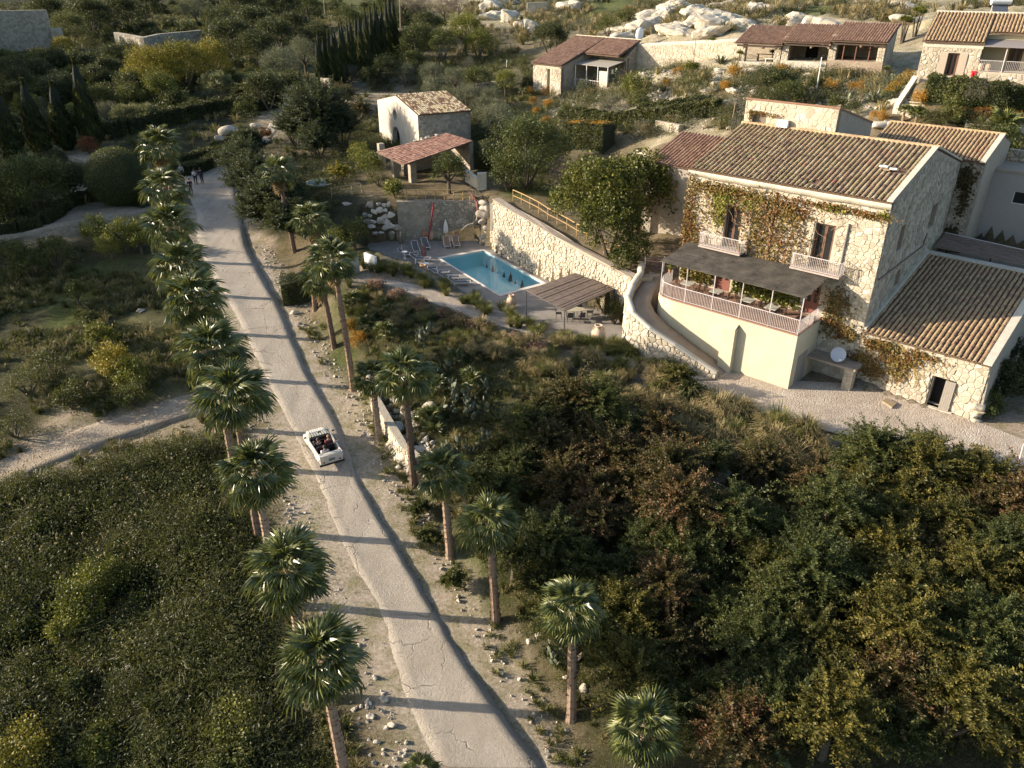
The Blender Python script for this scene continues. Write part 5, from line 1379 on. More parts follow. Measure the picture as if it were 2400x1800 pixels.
# reed awning
t = thing('reed_awning', 'sloping brown reed awning on posts at the near end of the pool', 'awning', at_z(1330, 730, DECK_Z))
q_ = [at_z(1234, 682, 6.15), at_z(1324, 728, 6.0), at_z(1440, 677, 6.0), at_z(1348, 640, 6.3)]
reed_at('reed_mat', t, [q_[0], q_[3], q_[2], q_[1]], 26, 5)
for p in (q_[0], q_[1], q_[2], q_[3]): MB().tube([np.array([p[0], p[1], DECK_Z]), p], .04, 6).build('post', M_metal_dark, t)
for i in range(4): MB().tube([q_[i] - UP * .04, q_[(i + 1) % 4] - UP * .04], .035, 5).build('beam', M_metal_dark, t)
for f in (.33, .66): MB().tube([q_[0] + (q_[3] - q_[0]) * f - UP * .04, q_[1] + (q_[2] - q_[1]) * f - UP * .04], .03, 5).build('beam', M_metal_dark, t)
p = at_z(1345, 745, DECK_Z)
t = thing('oval_table', 'oval pale table under the reed awning', 'table', p)
mb = MB(); mb.lathe([(.5, .72), (.5, .75), (.02, .755)], (0, 0, 0), 20); mb.v = [(p[0] + x * 1.75, p[1] + y * .95, p[2] + z) for x, y, z in mb.v]; mb.build('table_top', plain('pale_board', (.38, .36, .27), .7), t)
for sx in (-.55, 0, .55):
 for sy in (-.25, .25): MB().tube([p + np.array([sx, sy, 0]), p + np.array([sx * 1.05, sy, .72])], .022, 5).build('leg', M_metal_dark, t)
def patio_chair():
 t = thing('patio_chair', '', 'chair', (0, 0, 0), 0, 'metal chairs around the oval table')
 MB().box((0, 0, .45), (.44, .44, .03)).build('seat', M_metal_dark, t)
 MB().hexa([(.2, -.21, .47), (.23, -.21, .47), (.23, .21, .47), (.2, .21, .47), (.27, -.21, .88), (.3, -.21, .88), (.3, .21, .88), (.27, .21, .88)]).build('backrest', M_metal_dark, t)
 for sx in (-.2, .2):
  for sy in (-.2, .2): MB().tube([(sx, sy, 0), (sx, sy, .45)], .014, 4).build('leg', M_metal_dark, t)
 return t
pc_ = patio_chair()
for k_, (dx, dy, rz, lb) in enumerate(((-1.2, -.1, 180, 'dark chair at the road end of the oval table'), (-.35, -.8, -90, 'dark chair on the near side of the oval table'), (.5, .75, 90, 'dark chair on the wall side of the oval table'), (1.25, .2, 0, 'dark chair at the ramp end of the oval table'), (.55, -.75, -80, 'dark chair on the near side of the oval table, ramp end'))):
 c = pc_ if k_ == 0 else copy_tree(pc_)
 c.location = p + np.array([dx, dy, 0]); c.rotation_euler.z = R(rz); c['label'] = lb
# water slide pipes on the far wall
t = thing('red_pipe', 'dark red pipe running down the shaded pool back wall', 'pipe', at_z(1003, 560, DECK_Z))
def onY(u, v, Y): d = ray(u, v); q = d * (Y / d[1]); q[2] += CAM_Z; return q
MB().tube([onY(1016, 474, 75.4), onY(1014, 492, 75.3), onY(1012, 512, 75.3), onY(1008, 535, 75.2), onY(1003, 562, 75.1)], .085, 8).build('pipe', plain('dark_red_pipe', (.22, .025, .03), .5, 0, .2, 4), t)
t = thing('vine_trunk', 'twisted bare climbing plant with reddish stem at the pool wall corner', 'climber', at_z(1090, 555, DECK_Z))
rr_ = plain('red_stem', (.26, .08, .07), .8, 0, .3, 6); gr_ = plain('grey_stem', (.34, .29, .22), .9, 0, .3, 6)
MB().tube([onY(1100, 448, 75.6), onY(1110, 460, 75.4), onY(1119, 478, 75.2), onY(1119, 500, 75.0)], [.06, .12, .12, .07], 7).build('red_stem', rr_, t)
MB().tube([onY(1119, 500, 75.0), onY(1117, 515, 74.8), onY(1108, 524, 74.6), onY(1096, 527, 74.5), onY(1080, 540, 74.4)], [.07, .07, .06, .06, .05], 6).build('grey_stem', gr_, t)
mb = MB(); r = random.Random(5)
for k_ in range(26):
 q = onY(1112 + r.uniform(-14, 14), 462 + r.uniform(-14, 30), 75.2); pp = [q]
 for s_ in range(4): q = q + np.array([r.gauss(0, .22), r.gauss(0, .1), r.gauss(.05, .2)]); pp.append(q)
 mb.tube(pp, .018, 3, False)
tag(mb.build('twig', gr_, t), kind='stuff')
# white wall stub and gate by the palms
t = thing('pool_entrance_wall', 'white rendered wall end with narrow gap at the pool entrance behind the palms', 'wall', at_z(860, 645, 4.6))
p, q = at_z(862, 640, 4.4), at_z(790, 655, 4.6)
p[2] = 4.2; q[2] = 4.2
dv = (q - p) / np.linalg.norm(q - p); nn = np.array([-dv[1], dv[0], 0])
MB().obox(p, dv * .22, nn * 1.6, UP * 2.1).build('wall_end', M_white, t)
MB().obox(p + dv * .9, dv * 3.2, nn * .2, UP * 2.0).build('wall', plain('dark_grey_render', (.33, .31, .28), .9), t)  # dark grey render beside the white wall end
MB().tube([p + dv * .85 - nn * .1, p + dv * .85 - nn * .1 + UP * 2], .03, 5).build('post', M_metal, t)
# small blue basin near the conifer hedge
t = thing('blue_basin', 'small round pale blue basin in the garden behind the palms', 'basin', at(750, 430))
p = at(752, 430); mb = MB()
MB().lathe([(1.55, .0), (1.6, .16), (1.4, .18), (1.38, .12)], p, 24).build('rim', M_cornice, t)
MB().lathe([(1.4, .05), (1.4, .13)], p, 24).build('water', plain('basin_blue', (.16, .30, .36), .1, 0, .1, 1, .8), t)
# ---------------------------------------- cottage on the hill
F = Fr(at_z(1276, 201.6, 13.2), -45)
t = thing('cottage', 'hillside stone cottage with brown pantile roof and white posted veranda', 'cottage', F(0, 3, 13.2))
mb = MB(); slab(mb, F(-2.2, 0, 11.8), F.a, UP, -F.b, .5, 5.3, 4.1, [(2.66, .6, 3.2, 3.7)]); mb.build('front_wall', M_mortar, t)
facing(t, F(-2.2, 0, 0), F.a, UP, -F.b, [(0, 12.4), (5.3, 12.4), (5.3, 15.7), (0, 15.7)], .4, M_stone, [(2.55, 12.3, 3.3, 15.6)], .05, .02, 0, 91)
MB().obox(F(.42, .5, 12.4), F.a * .7, F.b * .05, UP * 3.2).build('door_leaf', M_wood, t)
MB().prism([F(3.1, 0, 11.5), F(3.1, 6.8, 11.5), F(3.1, 6.8, 18.2), F(3.1, 2.6, 17.0), F(3.1, 0, 15.9)], -F.a * .45).build('side_wall', M_rubble, t)
MB().prism([F(-2.2, 0, 11.5), F(-2.2, 9, 11.5), F(-2.2, 9, 18.6), F(-2.2, 0, 15.9)], F.a * .45).build('side_wall', M_rubble, t)
MB().obox(F(-2.2, 8.5, 11.5), F.a * 11.4, F.b * .5, UP * 7).build('rear_wall', M_rubble, t)
MB().prism([F(9.2, 6.4, 12), F(9.2, 9, 12), F(9.2, 9, 18.9), F(9.2, 6.4, 17.1)], -F.a * .5).prism([F(3.2, 6.6, 12), F(9.2, 6.6, 12), F(9.2, 6.6, 17), F(3.2, 6.6, 17)], F.b * .4).build('veranda_wall', M_rubble, t)
rf = MB().prism([F(-2.45, -.2, 15.95), F(3.3, -.2, 15.95), F(3.3, 4.4, 17.25), F(3.3, 9.2, 19.0), F(-2.45, 9.2, 19.0)], UP * .09)
rf.prism([F(3.3, 4.4, 17.25), F(9.4, 4.4, 17.25), F(9.4, 9.2, 19.0), F(3.3, 9.2, 19.0)], UP * .09)
rf = rf.build('roof', M_under, t)
tile_roof(rf, F(-2.4, -.25, 16.1), F(3.25, -.25, 16.1), F(-2.4, 9.1, 19.1), F(3.25, 9.1, 19.1), M_tile_red, .27, .36, 0, 92)
tile_roof(rf, F(3.35, 4.35, 17.4), F(9.35, 4.35, 17.4), F(3.35, 9.1, 19.1), F(9.35, 9.1, 19.1), M_tile_red, .27, .36, 0, 93)
MB().tube([F(-2.4, 9.2, 19.12), F(9.4, 9.2, 19.12)], .12, 6).build('ridge', M_tile_chap, rf)
MB().obox(F(3.1, 2.4, 12), F.a * 6.2, F.b * 4.2, UP * 1.3).build('veranda_floor', M_plaster, t)
MB().prism([F(3.2, 2.6, 16.1), F(9.2, 2.6, 16.1), F(9.2, 6.7, 16.7), F(3.2, 6.7, 16.7)], UP * .06).build('veranda_roof', plain('grey_canopy', (.25, .23, .19), .9), t)
for a in (3.4, 5.4, 7.4, 9.1): MB().tube([F(a, 2.6, 13.3), F(a, 2.6, 16.1)], .06, 5).build('post', M_white, t)
MB().obox(F(7.9, 2.3, 12.2), F.a * 1.4, F.b * .3, UP * 3.4).build('corner_pillar', M_cornice, t)
window(t, F(4.2, 6.6, 14.0), F.a, UP, -F.b, 1.6, 1.7)
window(t, F(9.2, 7.2, 14.4), F.b, UP, F.a, .9, 1.3)
railing(t, [F(3.3, 2.5, 13.3), F(7.8, 2.5, 13.3)], .95, M_white, .35)
t = thing('hillside_wall', 'long pale stone retaining wall between the cottage and the open shelters', 'wall', at_z(1600, 150, 16))
w0, w1, w2 = at_y(1448, 108, 118), at_y(1600, 103, 111), at_y(1748, 93, 104.5)
mb = MB()
for k_, (p, q) in enumerate(((w0, w1), (w1, w2))):
 dn = lambda s_: np.array([s_[0], s_[1], 12.0])
 off = np.array([.2, .6, 0])
 mb.hexa([dn(p), dn(q), dn(q) + off, dn(p) + off, p, q, q + off, p + off])
 dv = (q - p) * np.array([1, 1, 0]); L_ = np.linalg.norm(dv); dv /= L_; n_ = np.array([dv[1], -dv[0], 0])
 facing(t, dn(p) * np.array([1, 1, 0]), dv, UP, n_, [(0, 13), (L_, 13), (L_, q[2] - .1), (0, p[2] - .1)], .38, M_stone, [], .05, .02, 0, 95 + k_)
mb.build('wall', M_mortar, t)
MB().prism([w0, w1, w2, w2 + np.array([.2, .8, 0]), w1 + np.array([.2, .8, 0]), w0 + np.array([.2, .8, 0])], UP * .12).build('coping', M_cornice, t)
# ---------------------------------------- three open shelters
F = Fr(at_z(1737, 146, 18), -57)
rows = [(-.9, 4.55, 20.05, 0.0), (4.55, 9.75, 20.4, .35), (9.75, 15.6, 20.72, .7)]
lbl = ['lowest open stone shelter with wooden picnic table, end nearest the cottage', 'middle open stone shelter with dark doorway', 'highest open stone shelter with rusty posts, nearest the big palm clump']
for k_, (a0, a1, ze, dz) in enumerate(rows):
 t = thing('stone_shelter', lbl[k_], 'shelter', F((a0 + a1) / 2, 1, 18 + dz), 0, 'row of open stone shelters on the hill')
 fz = 18.1 + dz
 MB().obox(F(a0 + .1, -.3, fz - 2.0), F.a * (a1 - a0 - .1), F.b * 5.2, UP * 2.05).build('floor', M_cornice if k_ < 2 else M_ramp, t)
 rf = MB().prism([F(a0, -.7, ze), F(a1 + .2, -.7, ze), F(a1 + .2, 5, ze + 1.55), F(a0, 5, ze + 1.55)], UP * .09).build('roof', M_under, t)
 tile_roof(rf, F(a0 + .05, -.75, ze + .12), F(a1 + .15, -.75, ze + .12), F(a0 + .05, 4.9, ze + 1.66), F(a1 + .15, 4.9, ze + 1.66), M_tile_red, .29, .36, 0, 100 + k_)
 for q in ((a0 + .95, .35) if k_ == 0 else (a0 + .02, .8), (a1 - .75, .75)) if k_ != 1 else ((a0 + .1, .75),):
  MB().obox(F(q[0] - .0, -.2, fz - .05), F.a * q[1], F.b * .7, UP * (ze - fz + .05)).build('pillar', M_rubble, t)
  facing(t, F(q[0], -.2, 0), F.a, UP, -F.b, [(0, fz), (q[1], fz), (q[1], ze - .1), (0, ze - .1)], .3, M_stone, [], .04, .015, 8, 110 + k_)
 mb = MB(); slab(mb, F(a0, 4.5, fz - .05), F.a, UP, -F.b, .4, a1 - a0, 3.5, [] if k_ != 1 else [(1.6, .1, 3.0, 2.3)])
 if k_: mb.obox(F(a0 - .02, .5, fz - .05), F.a * .4, F.b * 4, UP * 2.6)
 if k_ == 2: mb.prism([F(a1 - .45, -.2, fz - .05), F(a1 - .45, 4.9, fz - .05), F(a1 - .45, 4.9, ze + 1.45), F(a1 - .45, -.2, ze)], F.a * .45)
 mb.build('wall', M_rubble, t)
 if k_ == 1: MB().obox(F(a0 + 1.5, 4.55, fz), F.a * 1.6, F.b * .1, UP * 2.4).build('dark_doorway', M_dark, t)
 MB().obox(F(a0 + .3, -.5, ze - .28), F.a * (a1 - a0 - .3), F.b * .16, UP * .2).build('beam', M_wood_dark, t)
 for a in ((a0 + 3.3, a0 + 5.2) if k_ < 2 else (a0 + .1, a0 + 3.3)):
  MB().obox(F(a, -.95, ze - .42), F.a * .16, F.b * 1.0, UP * .16).build('rafter_end', M_wood_pale, t)
 if k_ == 2:
  for a in (a0 + 1.6, a0 + 2.9, a0 + 4.3): MB().tube([F(a, -.25, fz), F(a, -.25, ze)], .06, 6).build('post', plain('rusty_post', (.17, .075, .05), .8), t)
t = thing('picnic_table', 'pale wooden picnic table with benches inside the lowest shelter', 'table', F(2.2, 1.2, 18.15))
MB().obox(F(1.2, 1.2, 18.85), F.a * 2.4, F.b * .8, UP * .05).build('table_top', M_wood_pale, t)
MB().obox(F(2.6, .35, 18.5), F.a * 1.4, F.b * .35, UP * .05).build('bench', M_white, t)
for a in (1.4, 3.4): MB().obox(F(a, 1.3, 18.1), F.a * .08, F.b * .6, UP * .78).build('leg', M_wood_pale, t)
for a in (2.7, 3.8): MB().obox(F(a, .4, 18.1), F.a * .06, F.b * .25, UP * .42).build('bench_leg', M_white, t)
# ---------------------------------------- hill house at the corner of the frame
F = Fr((37.4, 76.35), -58)
t = thing('hill_house', 'stone house on the hill with brown roof, shutters and an awninged veranda', 'house', F(3, 2, 19.2))
mb = MB(); slab(mb, F(-.25, 0, 17), F.a, UP, -F.b, .5, 4.75, 5.0, [(2.2, 2.3, 3.1, 4.2)]); mb.build('front_wall', M_mortar, t)
facing(t, F(-.25, 0, 0), F.a, UP, -F.b, [(0, 19), (4.75, 19), (4.75, 21.7), (0, 21.7)], .36, M_stone, [(1.5, 19.0, 3.8, 21.3)], .045, .02, 150, 121)
french_door(t, F(1.95, 0, 19.3), F.a, UP, -F.b, .9, 1.9, 'front_door', True)
for a in (1.3, 2.88): MB().obox(F(a, -.06, 19.35), F.a * .62, F.b * .05, UP * 1.85).build('shutter', plain('lattice_shutter', (.36, .30, .23), .85, 0, .35, 30), t)
MB().obox(F(-.25, .5, 17), F.a * .5, F.b * 5.5, UP * 5).obox(F(4.0, .5, 17), F.a * .5, F.b * 2.0, UP * 5).build('side_wall', M_roughcast, t)
mb = MB(); slab(mb, F(4.5, 2.5, 17), F.a, UP, -F.b, .4, 12, 5.6, [(2.0, 2.8, 3.1, 4.9)]); mb.build('veranda_wall', M_plaster, t)
french_door(t, F(6.5, 2.5, 19.8), F.a, UP, -F.b, 1.1, 2.1, 'veranda_door', True)
rf = MB().prism([F(-.4, -.25, 22.0), F(4.6, -.25, 22.0), F(4.6, 1.9, 22.75), F(4.6, 6, 24.1), F(-.4, 6, 24.1)], UP * .09).prism([F(4.6, 1.9, 22.75), F(17, 1.9, 22.75), F(17, 6, 24.1), F(4.6, 6, 24.1)], UP * .09).build('roof', M_under, t)
tile_roof(rf, F(-.35, -.3, 22.13), F(4.55, -.3, 22.13), F(-.35, 5.9, 24.2), F(4.55, 5.9, 24.2), M_tile_new, .29, .38, 150, 122)
tile_roof(rf, F(4.65, 1.85, 22.85), F(16, 1.85, 22.85), F(4.65, 5.9, 24.2), F(16, 5.9, 24.2), M_tile_new, .29, .38, 0, 123)
MB().tube([F(-.4, 6, 24.22), F(17, 6, 24.22)], .13, 7).build('ridge', M_cornice, rf)
MB().obox(F(-.3, -.06, 21.62), F.a * 4.85, F.b * .1, UP * .34).build('cornice', M_cornice, t)
MB().prism([F(4.6, -.5, 21.85), F(16, -.5, 21.85), F(16, 2.4, 22.25), F(4.6, 2.4, 22.25)], UP * .05).build('awning', plain('grey_awning', (.20, .175, .16), .9, 0, .2, 12), t)
MB().obox(F(4.5, -.35, 17), F.a * 12, F.b * 2.9, UP * 2.85).build('veranda_floor', M_mortar, t)
facing(t, F(4.5, -.36, 0), F.a, UP, -F.b, [(0, 18.6), (5.4, 18.6), (5.4, 19.8), (0, 19.8)], .45, M_stone, [], .04, .02, 40, 124)
railing(t, [F(4.55, -.25, 19.85), F(9.5, -.25, 19.85)], .9, M_metal, .13)
for a in (6.4, 9.3): MB().tube([F(a, -.3, 19.85), F(a, -.3, 21.87)], .045, 6).build('post', M_metal, t)
for k_, a in enumerate((4.75, 5.3)): jar('clay_jar', ['ochre jar with red plant on the hill house veranda, at the corner', 'second ochre jar with red plant on the hill house veranda'][k_], F(a, -.0, 19.85), .62, M_jar, 1, 'jars on the hill house veranda')
t = thing('red_box', 'bright red box on the veranda base wall of the hill house', 'box', F(4.3, -.4, 19.4))
MB().obox(F(4.15, -.45, 19.35), F.a * .36, F.b * .3, UP * .5).build('box', plain('red_box', (.55, .015, .03), .5), t); MB().obox(F(4.28, -.47, 19.45), F.a * .08, F.b * .03, UP * .3).build('handle', M_dark, t)
t = thing('wall_lantern', 'white notice plate on the veranda base wall of the hill house', 'plate', F(7.2, -.4, 19.4))
MB().obox(F(7.1, -.43, 19.35), F.a * .22, F.b * .05, UP * .18).build('plate', M_white, t)
t = thing('solar_heater', 'roof solar water heater with white tank and dark panel behind the hill house', 'solar heater', F(9, 8, 24))
g_ = at_y(2345, 22, 84)
MB().hexa([g_ + np.array(q) for q in ((-.5, 0, -.9), (.9, -.2, -.9), (1.4, 1.4, .3), (0, 1.6, .3), (-.5, 0, -.82), (.9, -.2, -.82), (1.4, 1.4, .38), (0, 1.6, .38))]).build('panel', plain('solar_panel', (.07, .08, .10), .3, 0, .1, 4), t)
MB().tube([g_ + np.array([-.2, 1.6, .65]), g_ + np.array([1.6, 1.35, .65])], .3, 12).build('tank', M_white, t)
MB().tube([g_ + np.array([0, 1.6, -1]), g_ + np.array([0, 1.6, .4])], .04, 4).tube([g_ + np.array([1.4, 1.4, -1]), g_ + np.array([1.4, 1.4, .4])], .04, 4).build('leg', M_metal, t)
# stairs with side wall
t = thing('garden_stairs', 'stone garden stairs with sloping side wall climbing to the hill house', 'stairs', at(2110, 270))
s0, s1 = at_y(2105, 262, 74.0), at_y(2150, 192, 76.0)
dv = s1 - s0; hz = dv * np.array([1, 1, 0]); L_ = np.linalg.norm(hz); hz /= L_; sd = np.array([hz[1], -hz[0], 0])
for k_ in range(12):
 MB().obox(s0 + hz * L_ * k_ / 12 - UP * .6 + UP * dv[2] * k_ / 12, hz * L_ / 11.5, sd * 1.6, UP * .68).build('step', M_mortar, t)
p = s0 - sd * .5
MB().hexa([p - UP * 1, p + sd * .45 - UP * 1, p + sd * .45 + hz * L_ + UP * (dv[2] - 1), p + hz * L_ + UP * (dv[2] - 1), p + UP * .6, p + sd * .45 + UP * .6, p + sd * .45 + hz * L_ + UP * (dv[2] + .5), p + hz * L_ + UP * (dv[2] + .5)]).build('side_wall', M_cornice, t)
# terraces of dry stone on the hill
def low_wall(label, px, h, th=.45, mt=None, seed=1, face=True, grp=None, zz=None):
 t = thing('stone_wall', label, 'wall', at(*px[0]), 0, grp)
 pts = [at(*q) for q in px]; mb = MB()
 for k_, (p, q) in enumerate(zip(pts[:-1], pts[1:])):
  dv = (q - p) * np.array([1, 1, 0]); L_ = np.linalg.norm(dv); dv /= L_; n_ = np.array([dv[1], -dv[0], 0])
  if n_[1] > 0: n_ = -n_
  mb.hexa([p - UP, q - UP, q - n_ * th - UP, p - n_ * th - UP, p + UP * h, q + UP * h, q - n_ * th + UP * h, p - n_ * th + UP * h])
  if face:
   zl, zh = min(p[2], q[2]) - .2, 0
   U_ = (q - p) / np.linalg.norm(q - p)
   facing(t, p, U_, UP, n_, [(0, -.2), (np.linalg.norm(q - p), -.2), (np.linalg.norm(q - p), h - .02), (0, h - .02)], .42, M_stone if mt is None else mt, [], .06, .025, 30, seed + k_)
 mb.build('wall', M_mortar if mt is None else M_rubble, t)
low_wall('pale low stone edging under the hill house hedge', [(2160, 248), (2270, 258), (2400, 275)], .9, seed=130)
low_wall('low stone terrace edge under the orange hedge', [(2260, 300), (2330, 300), (2400, 312)], .8, seed=133)
low_wall('short pale garden wall among olive trees behind the chapel', [(1110, 215), (1160, 208), (1200, 200)], 1.0, seed=136, face=False)
low_wall('tall ruined stone wall in shade at the far corner of the valley', [(-40, 122), (60, 120), (130, 118)], 7.0, .9, M_stone_grey, 139, True)
low_wall('stub of ruined wall, lower step beside the tall ruin', [(130, 120), (158, 118)], 4.0, .9, M_stone_grey, 142, True)
low_wall('low broken ruin wall in shade above the yellow trees', [(275, 118), (345, 132), (385, 122), (480, 112)], 3.2, .8, M_stone_grey, 144, True)
low_wall('little white curved wall end at the top of the lane by the cypresses', [(755, 222), (775, 224)], 2.4, .3, seed=147, face=False)
low_wall('ruined field wall on the far hillside above the pale outcrop', [(1235, 32), (1282, 30)], 2.2, .6, seed=150)
low_wall('low stone edging of the garden bed beside the low tiled wing', [(1490, 372), (1530, 392), (1570, 372)], .9, .3, seed=152)
low_wall('stone edging of a bench height planter in the rock garden', [(1535, 300), (1590, 312)], .8, .6, seed=155)
low_wall('rough pale stone wall holding the cactus slope along the road', [(862, 905), (872, 960), (905, 1020), (940, 1080), (975, 1110)], 1.15, .5, None, 158)
# ------------------------------------------------------------------ vehicles
M_tyre = plain('tyre_rubber', (.018, .018, .018), .85, 0, .2, 9)
M_rim = plain('wheel_rim', (.32, .32, .33), .4, .6, .1, 9)
def wheel(parent, x, y, r, w_=.19):
 c = np.array([x, y, r]); sg = 1 if y > 0 else -1
 v, f = [], []
 prof = [(r * .62, -w_ / 2), (r * .94, -w_ / 2), (r, -w_ / 4), (r, w_ / 4), (r * .94, w_ / 2), (r * .62, w_ / 2)]
 n_ = 18
 for rr, yy in prof:
  for k_ in range(n_): q = 2 * math.pi * k_ / n_; v.append(c + np.array([rr * math.cos(q), yy, rr * math.sin(q)]))
 for i in range(5): f += [(i * n_ + k_, i * n_ + (k_ + 1) % n_, (i + 1) * n_ + (k_ + 1) % n_, (i + 1) * n_ + k_) for k_ in range(n_)]
 wobj = thing('wheel', None, None, (0, 0, 0)); wobj.parent = parent
 MB().add(v, f).build('tyre', M_tyre, wobj)
 mb = MB(); yo = sg * w_ * .42
 ring = [c + np.array([r * .63 * math.cos(q), yo, r * .63 * math.sin(q)]) for q in np.linspace(0, 2 * math.pi, n_, endpoint=False)]
 mb.prism(ring if sg < 0 else ring[::-1], (0, -sg * .06, 0))
 for k_ in range(5):
  q = 2 * math.pi * k_ / 5; d_ = np.array([math.cos(q), 0, math.sin(q)]); e_ = np.array([-math.sin(q), 0, math.cos(q)])
  mb.obox(c + np.array([0, yo, 0]) - e_ * .03, d_ * r * .55, e_ * .06, (0, sg * .02, 0))
 mb.build('rim', M_rim, wobj)
def paint(name, c, rough=.32):
 b = NB(name); f = b.noise(3, 4, .6, b.pos())
 return b.surf(b.mix(f, tuple(x * .86 for x in c), c), rough, None, .15, .5)
def closed_car(label, cat, pos, rz, L, Wd, Ht, col, suv=False, grp='cars parked in the estate'):
 """hatchback or off-roader lofted from cross sections; x forward"""
 t = thing('parked_car', label, cat, pos, rz, grp)
 P_ = paint('car_paint_' + cat.replace(' ', '_'), col)
 h = L / 2; wy = Wd / 2; cl = .24 if suv else .18; belt = Ht * (.60 if suv else .57)
 xs = [(-h, .80, cl + .18, belt * .92), (-h + .1, .94, cl + .02, belt * .98), (-h + .6, 1, cl, belt), (0, 1, cl - .02, belt), (h * .42, 1, cl, belt * .98), (h * .60, .99, cl, belt * .93), (h * .90, .93, cl + .03, belt * .82), (h * .985, .80, cl + .1, belt * .66), (h, .70, cl + .18, belt * .56)]
 v, f = [], []
 for x, k_, z0, z1 in xs:
  zm = z0 + (z1 - z0) * .6
  for y, z in ((-.86, z0), (-1, z0 + .14), (-1.0, zm), (-.93, z1), (-.5, z1 + .015), (.5, z1 + .015), (.93, z1), (1.0, zm), (1, z0 + .14), (.86, z0)):
   v.append((x, y * wy * k_, z))
 n_ = 10
 for i in range(len(xs) - 1): f += [(i * n_ + k_, i * n_ + (k_ + 1) % n_, (i + 1) * n_ + (k_ + 1) % n_, (i + 1) * n_ + k_) for k_ in range(n_)]
 f += [tuple(range(n_)), tuple(range((len(xs) - 1) * n_, len(xs) * n_))[::-1]]
 body = MB().add(v, f).build('body', P_, t, smooth=False)
 # greenhouse
 rx0, rx1 = -h + (.16 if suv else .30), h * (.10 if suv else .14); bx0, bx1 = -h + .06, h * .50
 tw, bw = wy * .76, wy * .92; bz = belt - .01; tz = Ht
 C8 = lambda bx0, bx1, rx0, rx1, bw, tw, bz, tz: [(bx0, -bw, bz), (bx1, -bw, bz), (bx1, bw, bz), (bx0, bw, bz), (rx0, -tw, tz), (rx1, -tw, tz), (rx1, tw, tz), (rx0, tw, tz)]
 MB().hexa(C8(bx0, bx1, rx0, rx1, bw, tw, bz, tz)).build('cabin', P_, t)
 MB().hexa([(rx0 + .02, -tw, tz), (rx1 + .02, -tw, tz), (rx1 + .02, tw, tz), (rx0 + .02, tw, tz), (rx0 + .12, -tw * .85, tz + .05), (rx1 - .1, -tw * .85, tz + .05), (rx1 - .1, tw * .85, tz + .05), (rx0 + .12, tw * .85, tz + .05)]).build('roof', P_, t)
 lerp = lambda p, q, k_: np.asarray(p, float) + (np.asarray(q, float) - np.asarray(p, float)) * k_
 def pane(a, b, c, d, nrm, name):     # a b bottom, c d top
  o = np.asarray(nrm) * .008
  q = [lerp(lerp(a, d, .14), lerp(b, c, .14), k_) for k_ in (.06, .94)] + [lerp(lerp(a, d, .88), lerp(b, c, .88), k_) for k_ in (.94, .06)]
  MB().prism([p + o for p in q], -o * 1.2).build(name, M_glass, t)
 for sg in (-1, 1):
  A_, B_, C_, D_ = (bx0, sg * bw, bz), (bx1, sg * bw, bz), (rx1, sg * tw, tz), (rx0, sg * tw, tz)
  for k0, k1 in ((.02, .34), (.37, .66), (.69, .99)):
   pane(lerp(A_, B_, k0), lerp(A_, B_, k1), lerp(D_, C_, k1), lerp(D_, C_, k0), (0, sg, .25), 'side_window')
 pane((bx0, -bw, bz), (bx0, bw, bz), (rx0, tw, tz), (rx0, -tw, tz), (-1, 0, .25), 'rear_window')
 pane((bx1, -bw, bz), (bx1, bw, bz), (rx1, tw, tz), (rx1, -tw, tz), (.7, 0, .7), 'windscreen')
 r_ = .36 if suv else .31
 for x in (-h + L * .19, h - L * .19):
  for sg in (-1, 1):
   wheel(t, x, sg * (wy - .08), r_)
   n2 = 14; arc = [(x + (r_ + .05) * math.cos(q), sg * (wy + .004), r_ + (r_ + .05) * math.sin(q)) for q in np.linspace(0, math.pi, n2)]
   MB().prism(arc, (0, -sg * .1, 0)).build('wheel_arch', M_dark, t)
 for sg in (-1, 1):
  MB().obox((-h + .02, sg * wy * .74, belt * .62), (.06, 0, 0), (0, sg * wy * .16, 0), (0, 0, belt * .28)).build('tail_light', plain('tail_light_red', (.28, .02, .02), .3), t)
  MB().obox((h * .955, sg * wy * .5, belt * .60), (.06, 0, 0), (0, sg * wy * .28, 0), (0, 0, .12)).build('headlight', plain('headlight', (.6, .6, .58), .2), t)
  MB().box((h * .36, sg * (wy + .1), belt + .04), (.12, .16, .11)).build('wing_mirror', P_, t)
  MB().tube([(rx0 + .1, sg * tw * .9, tz + .09), (rx1 - .1, sg * tw * .9, tz + .09)], .018, 5).build('roof_rail', M_metal_dark, t)
  MB().obox((-h * .5, sg * (wy + .003), belt * .55), (L * .48, 0, 0), (0, sg * .012, 0), (0, 0, .05)).build('trim_strip', M_metal_dark, t)
 MB().obox((-h - .03, -wy * .85, cl + .02), (.1, 0, 0), (0, wy * 1.7, 0), (0, 0, .2)).build('rear_bumper', M_metal if not suv else M_metal_dark, t)
 MB().obox((h - .08, -wy * .8, cl + .02), (.1, 0, 0), (0, wy * 1.6, 0), (0, 0, .18)).build('front_bumper', M_metal_dark, t)
 MB().obox((-h - .01, -.26, belt * .58), (.02, 0, 0), (0, .52, 0), (0, 0, .11)).build('number_plate', M_white, t)
 return t
p0, p1 = at(220, 511), at(272, 498)
hd = math.atan2(p1[1] - p0[1], p1[0] - p0[0])
cc = (p0 + p1) / 2 + np.array([-math.sin(hd), math.cos(hd), 0]) * .75
closed_car('silver blue hatchback with roof rails parked by the clipped hedge', 'car', (cc[0], cc[1], float(ground_z(cc[0], cc[1])) + .06), hd, 4.15, 1.72, 1.5, (.27, .31, .37))
p = at(922, 226)
closed_car('white off-road car seen from behind on the lane beyond the chapel', 'car', (p[0], p[1], p[2] + .05), R(74), 4.3, 1.85, 1.72, (.66, .67, .70), True)
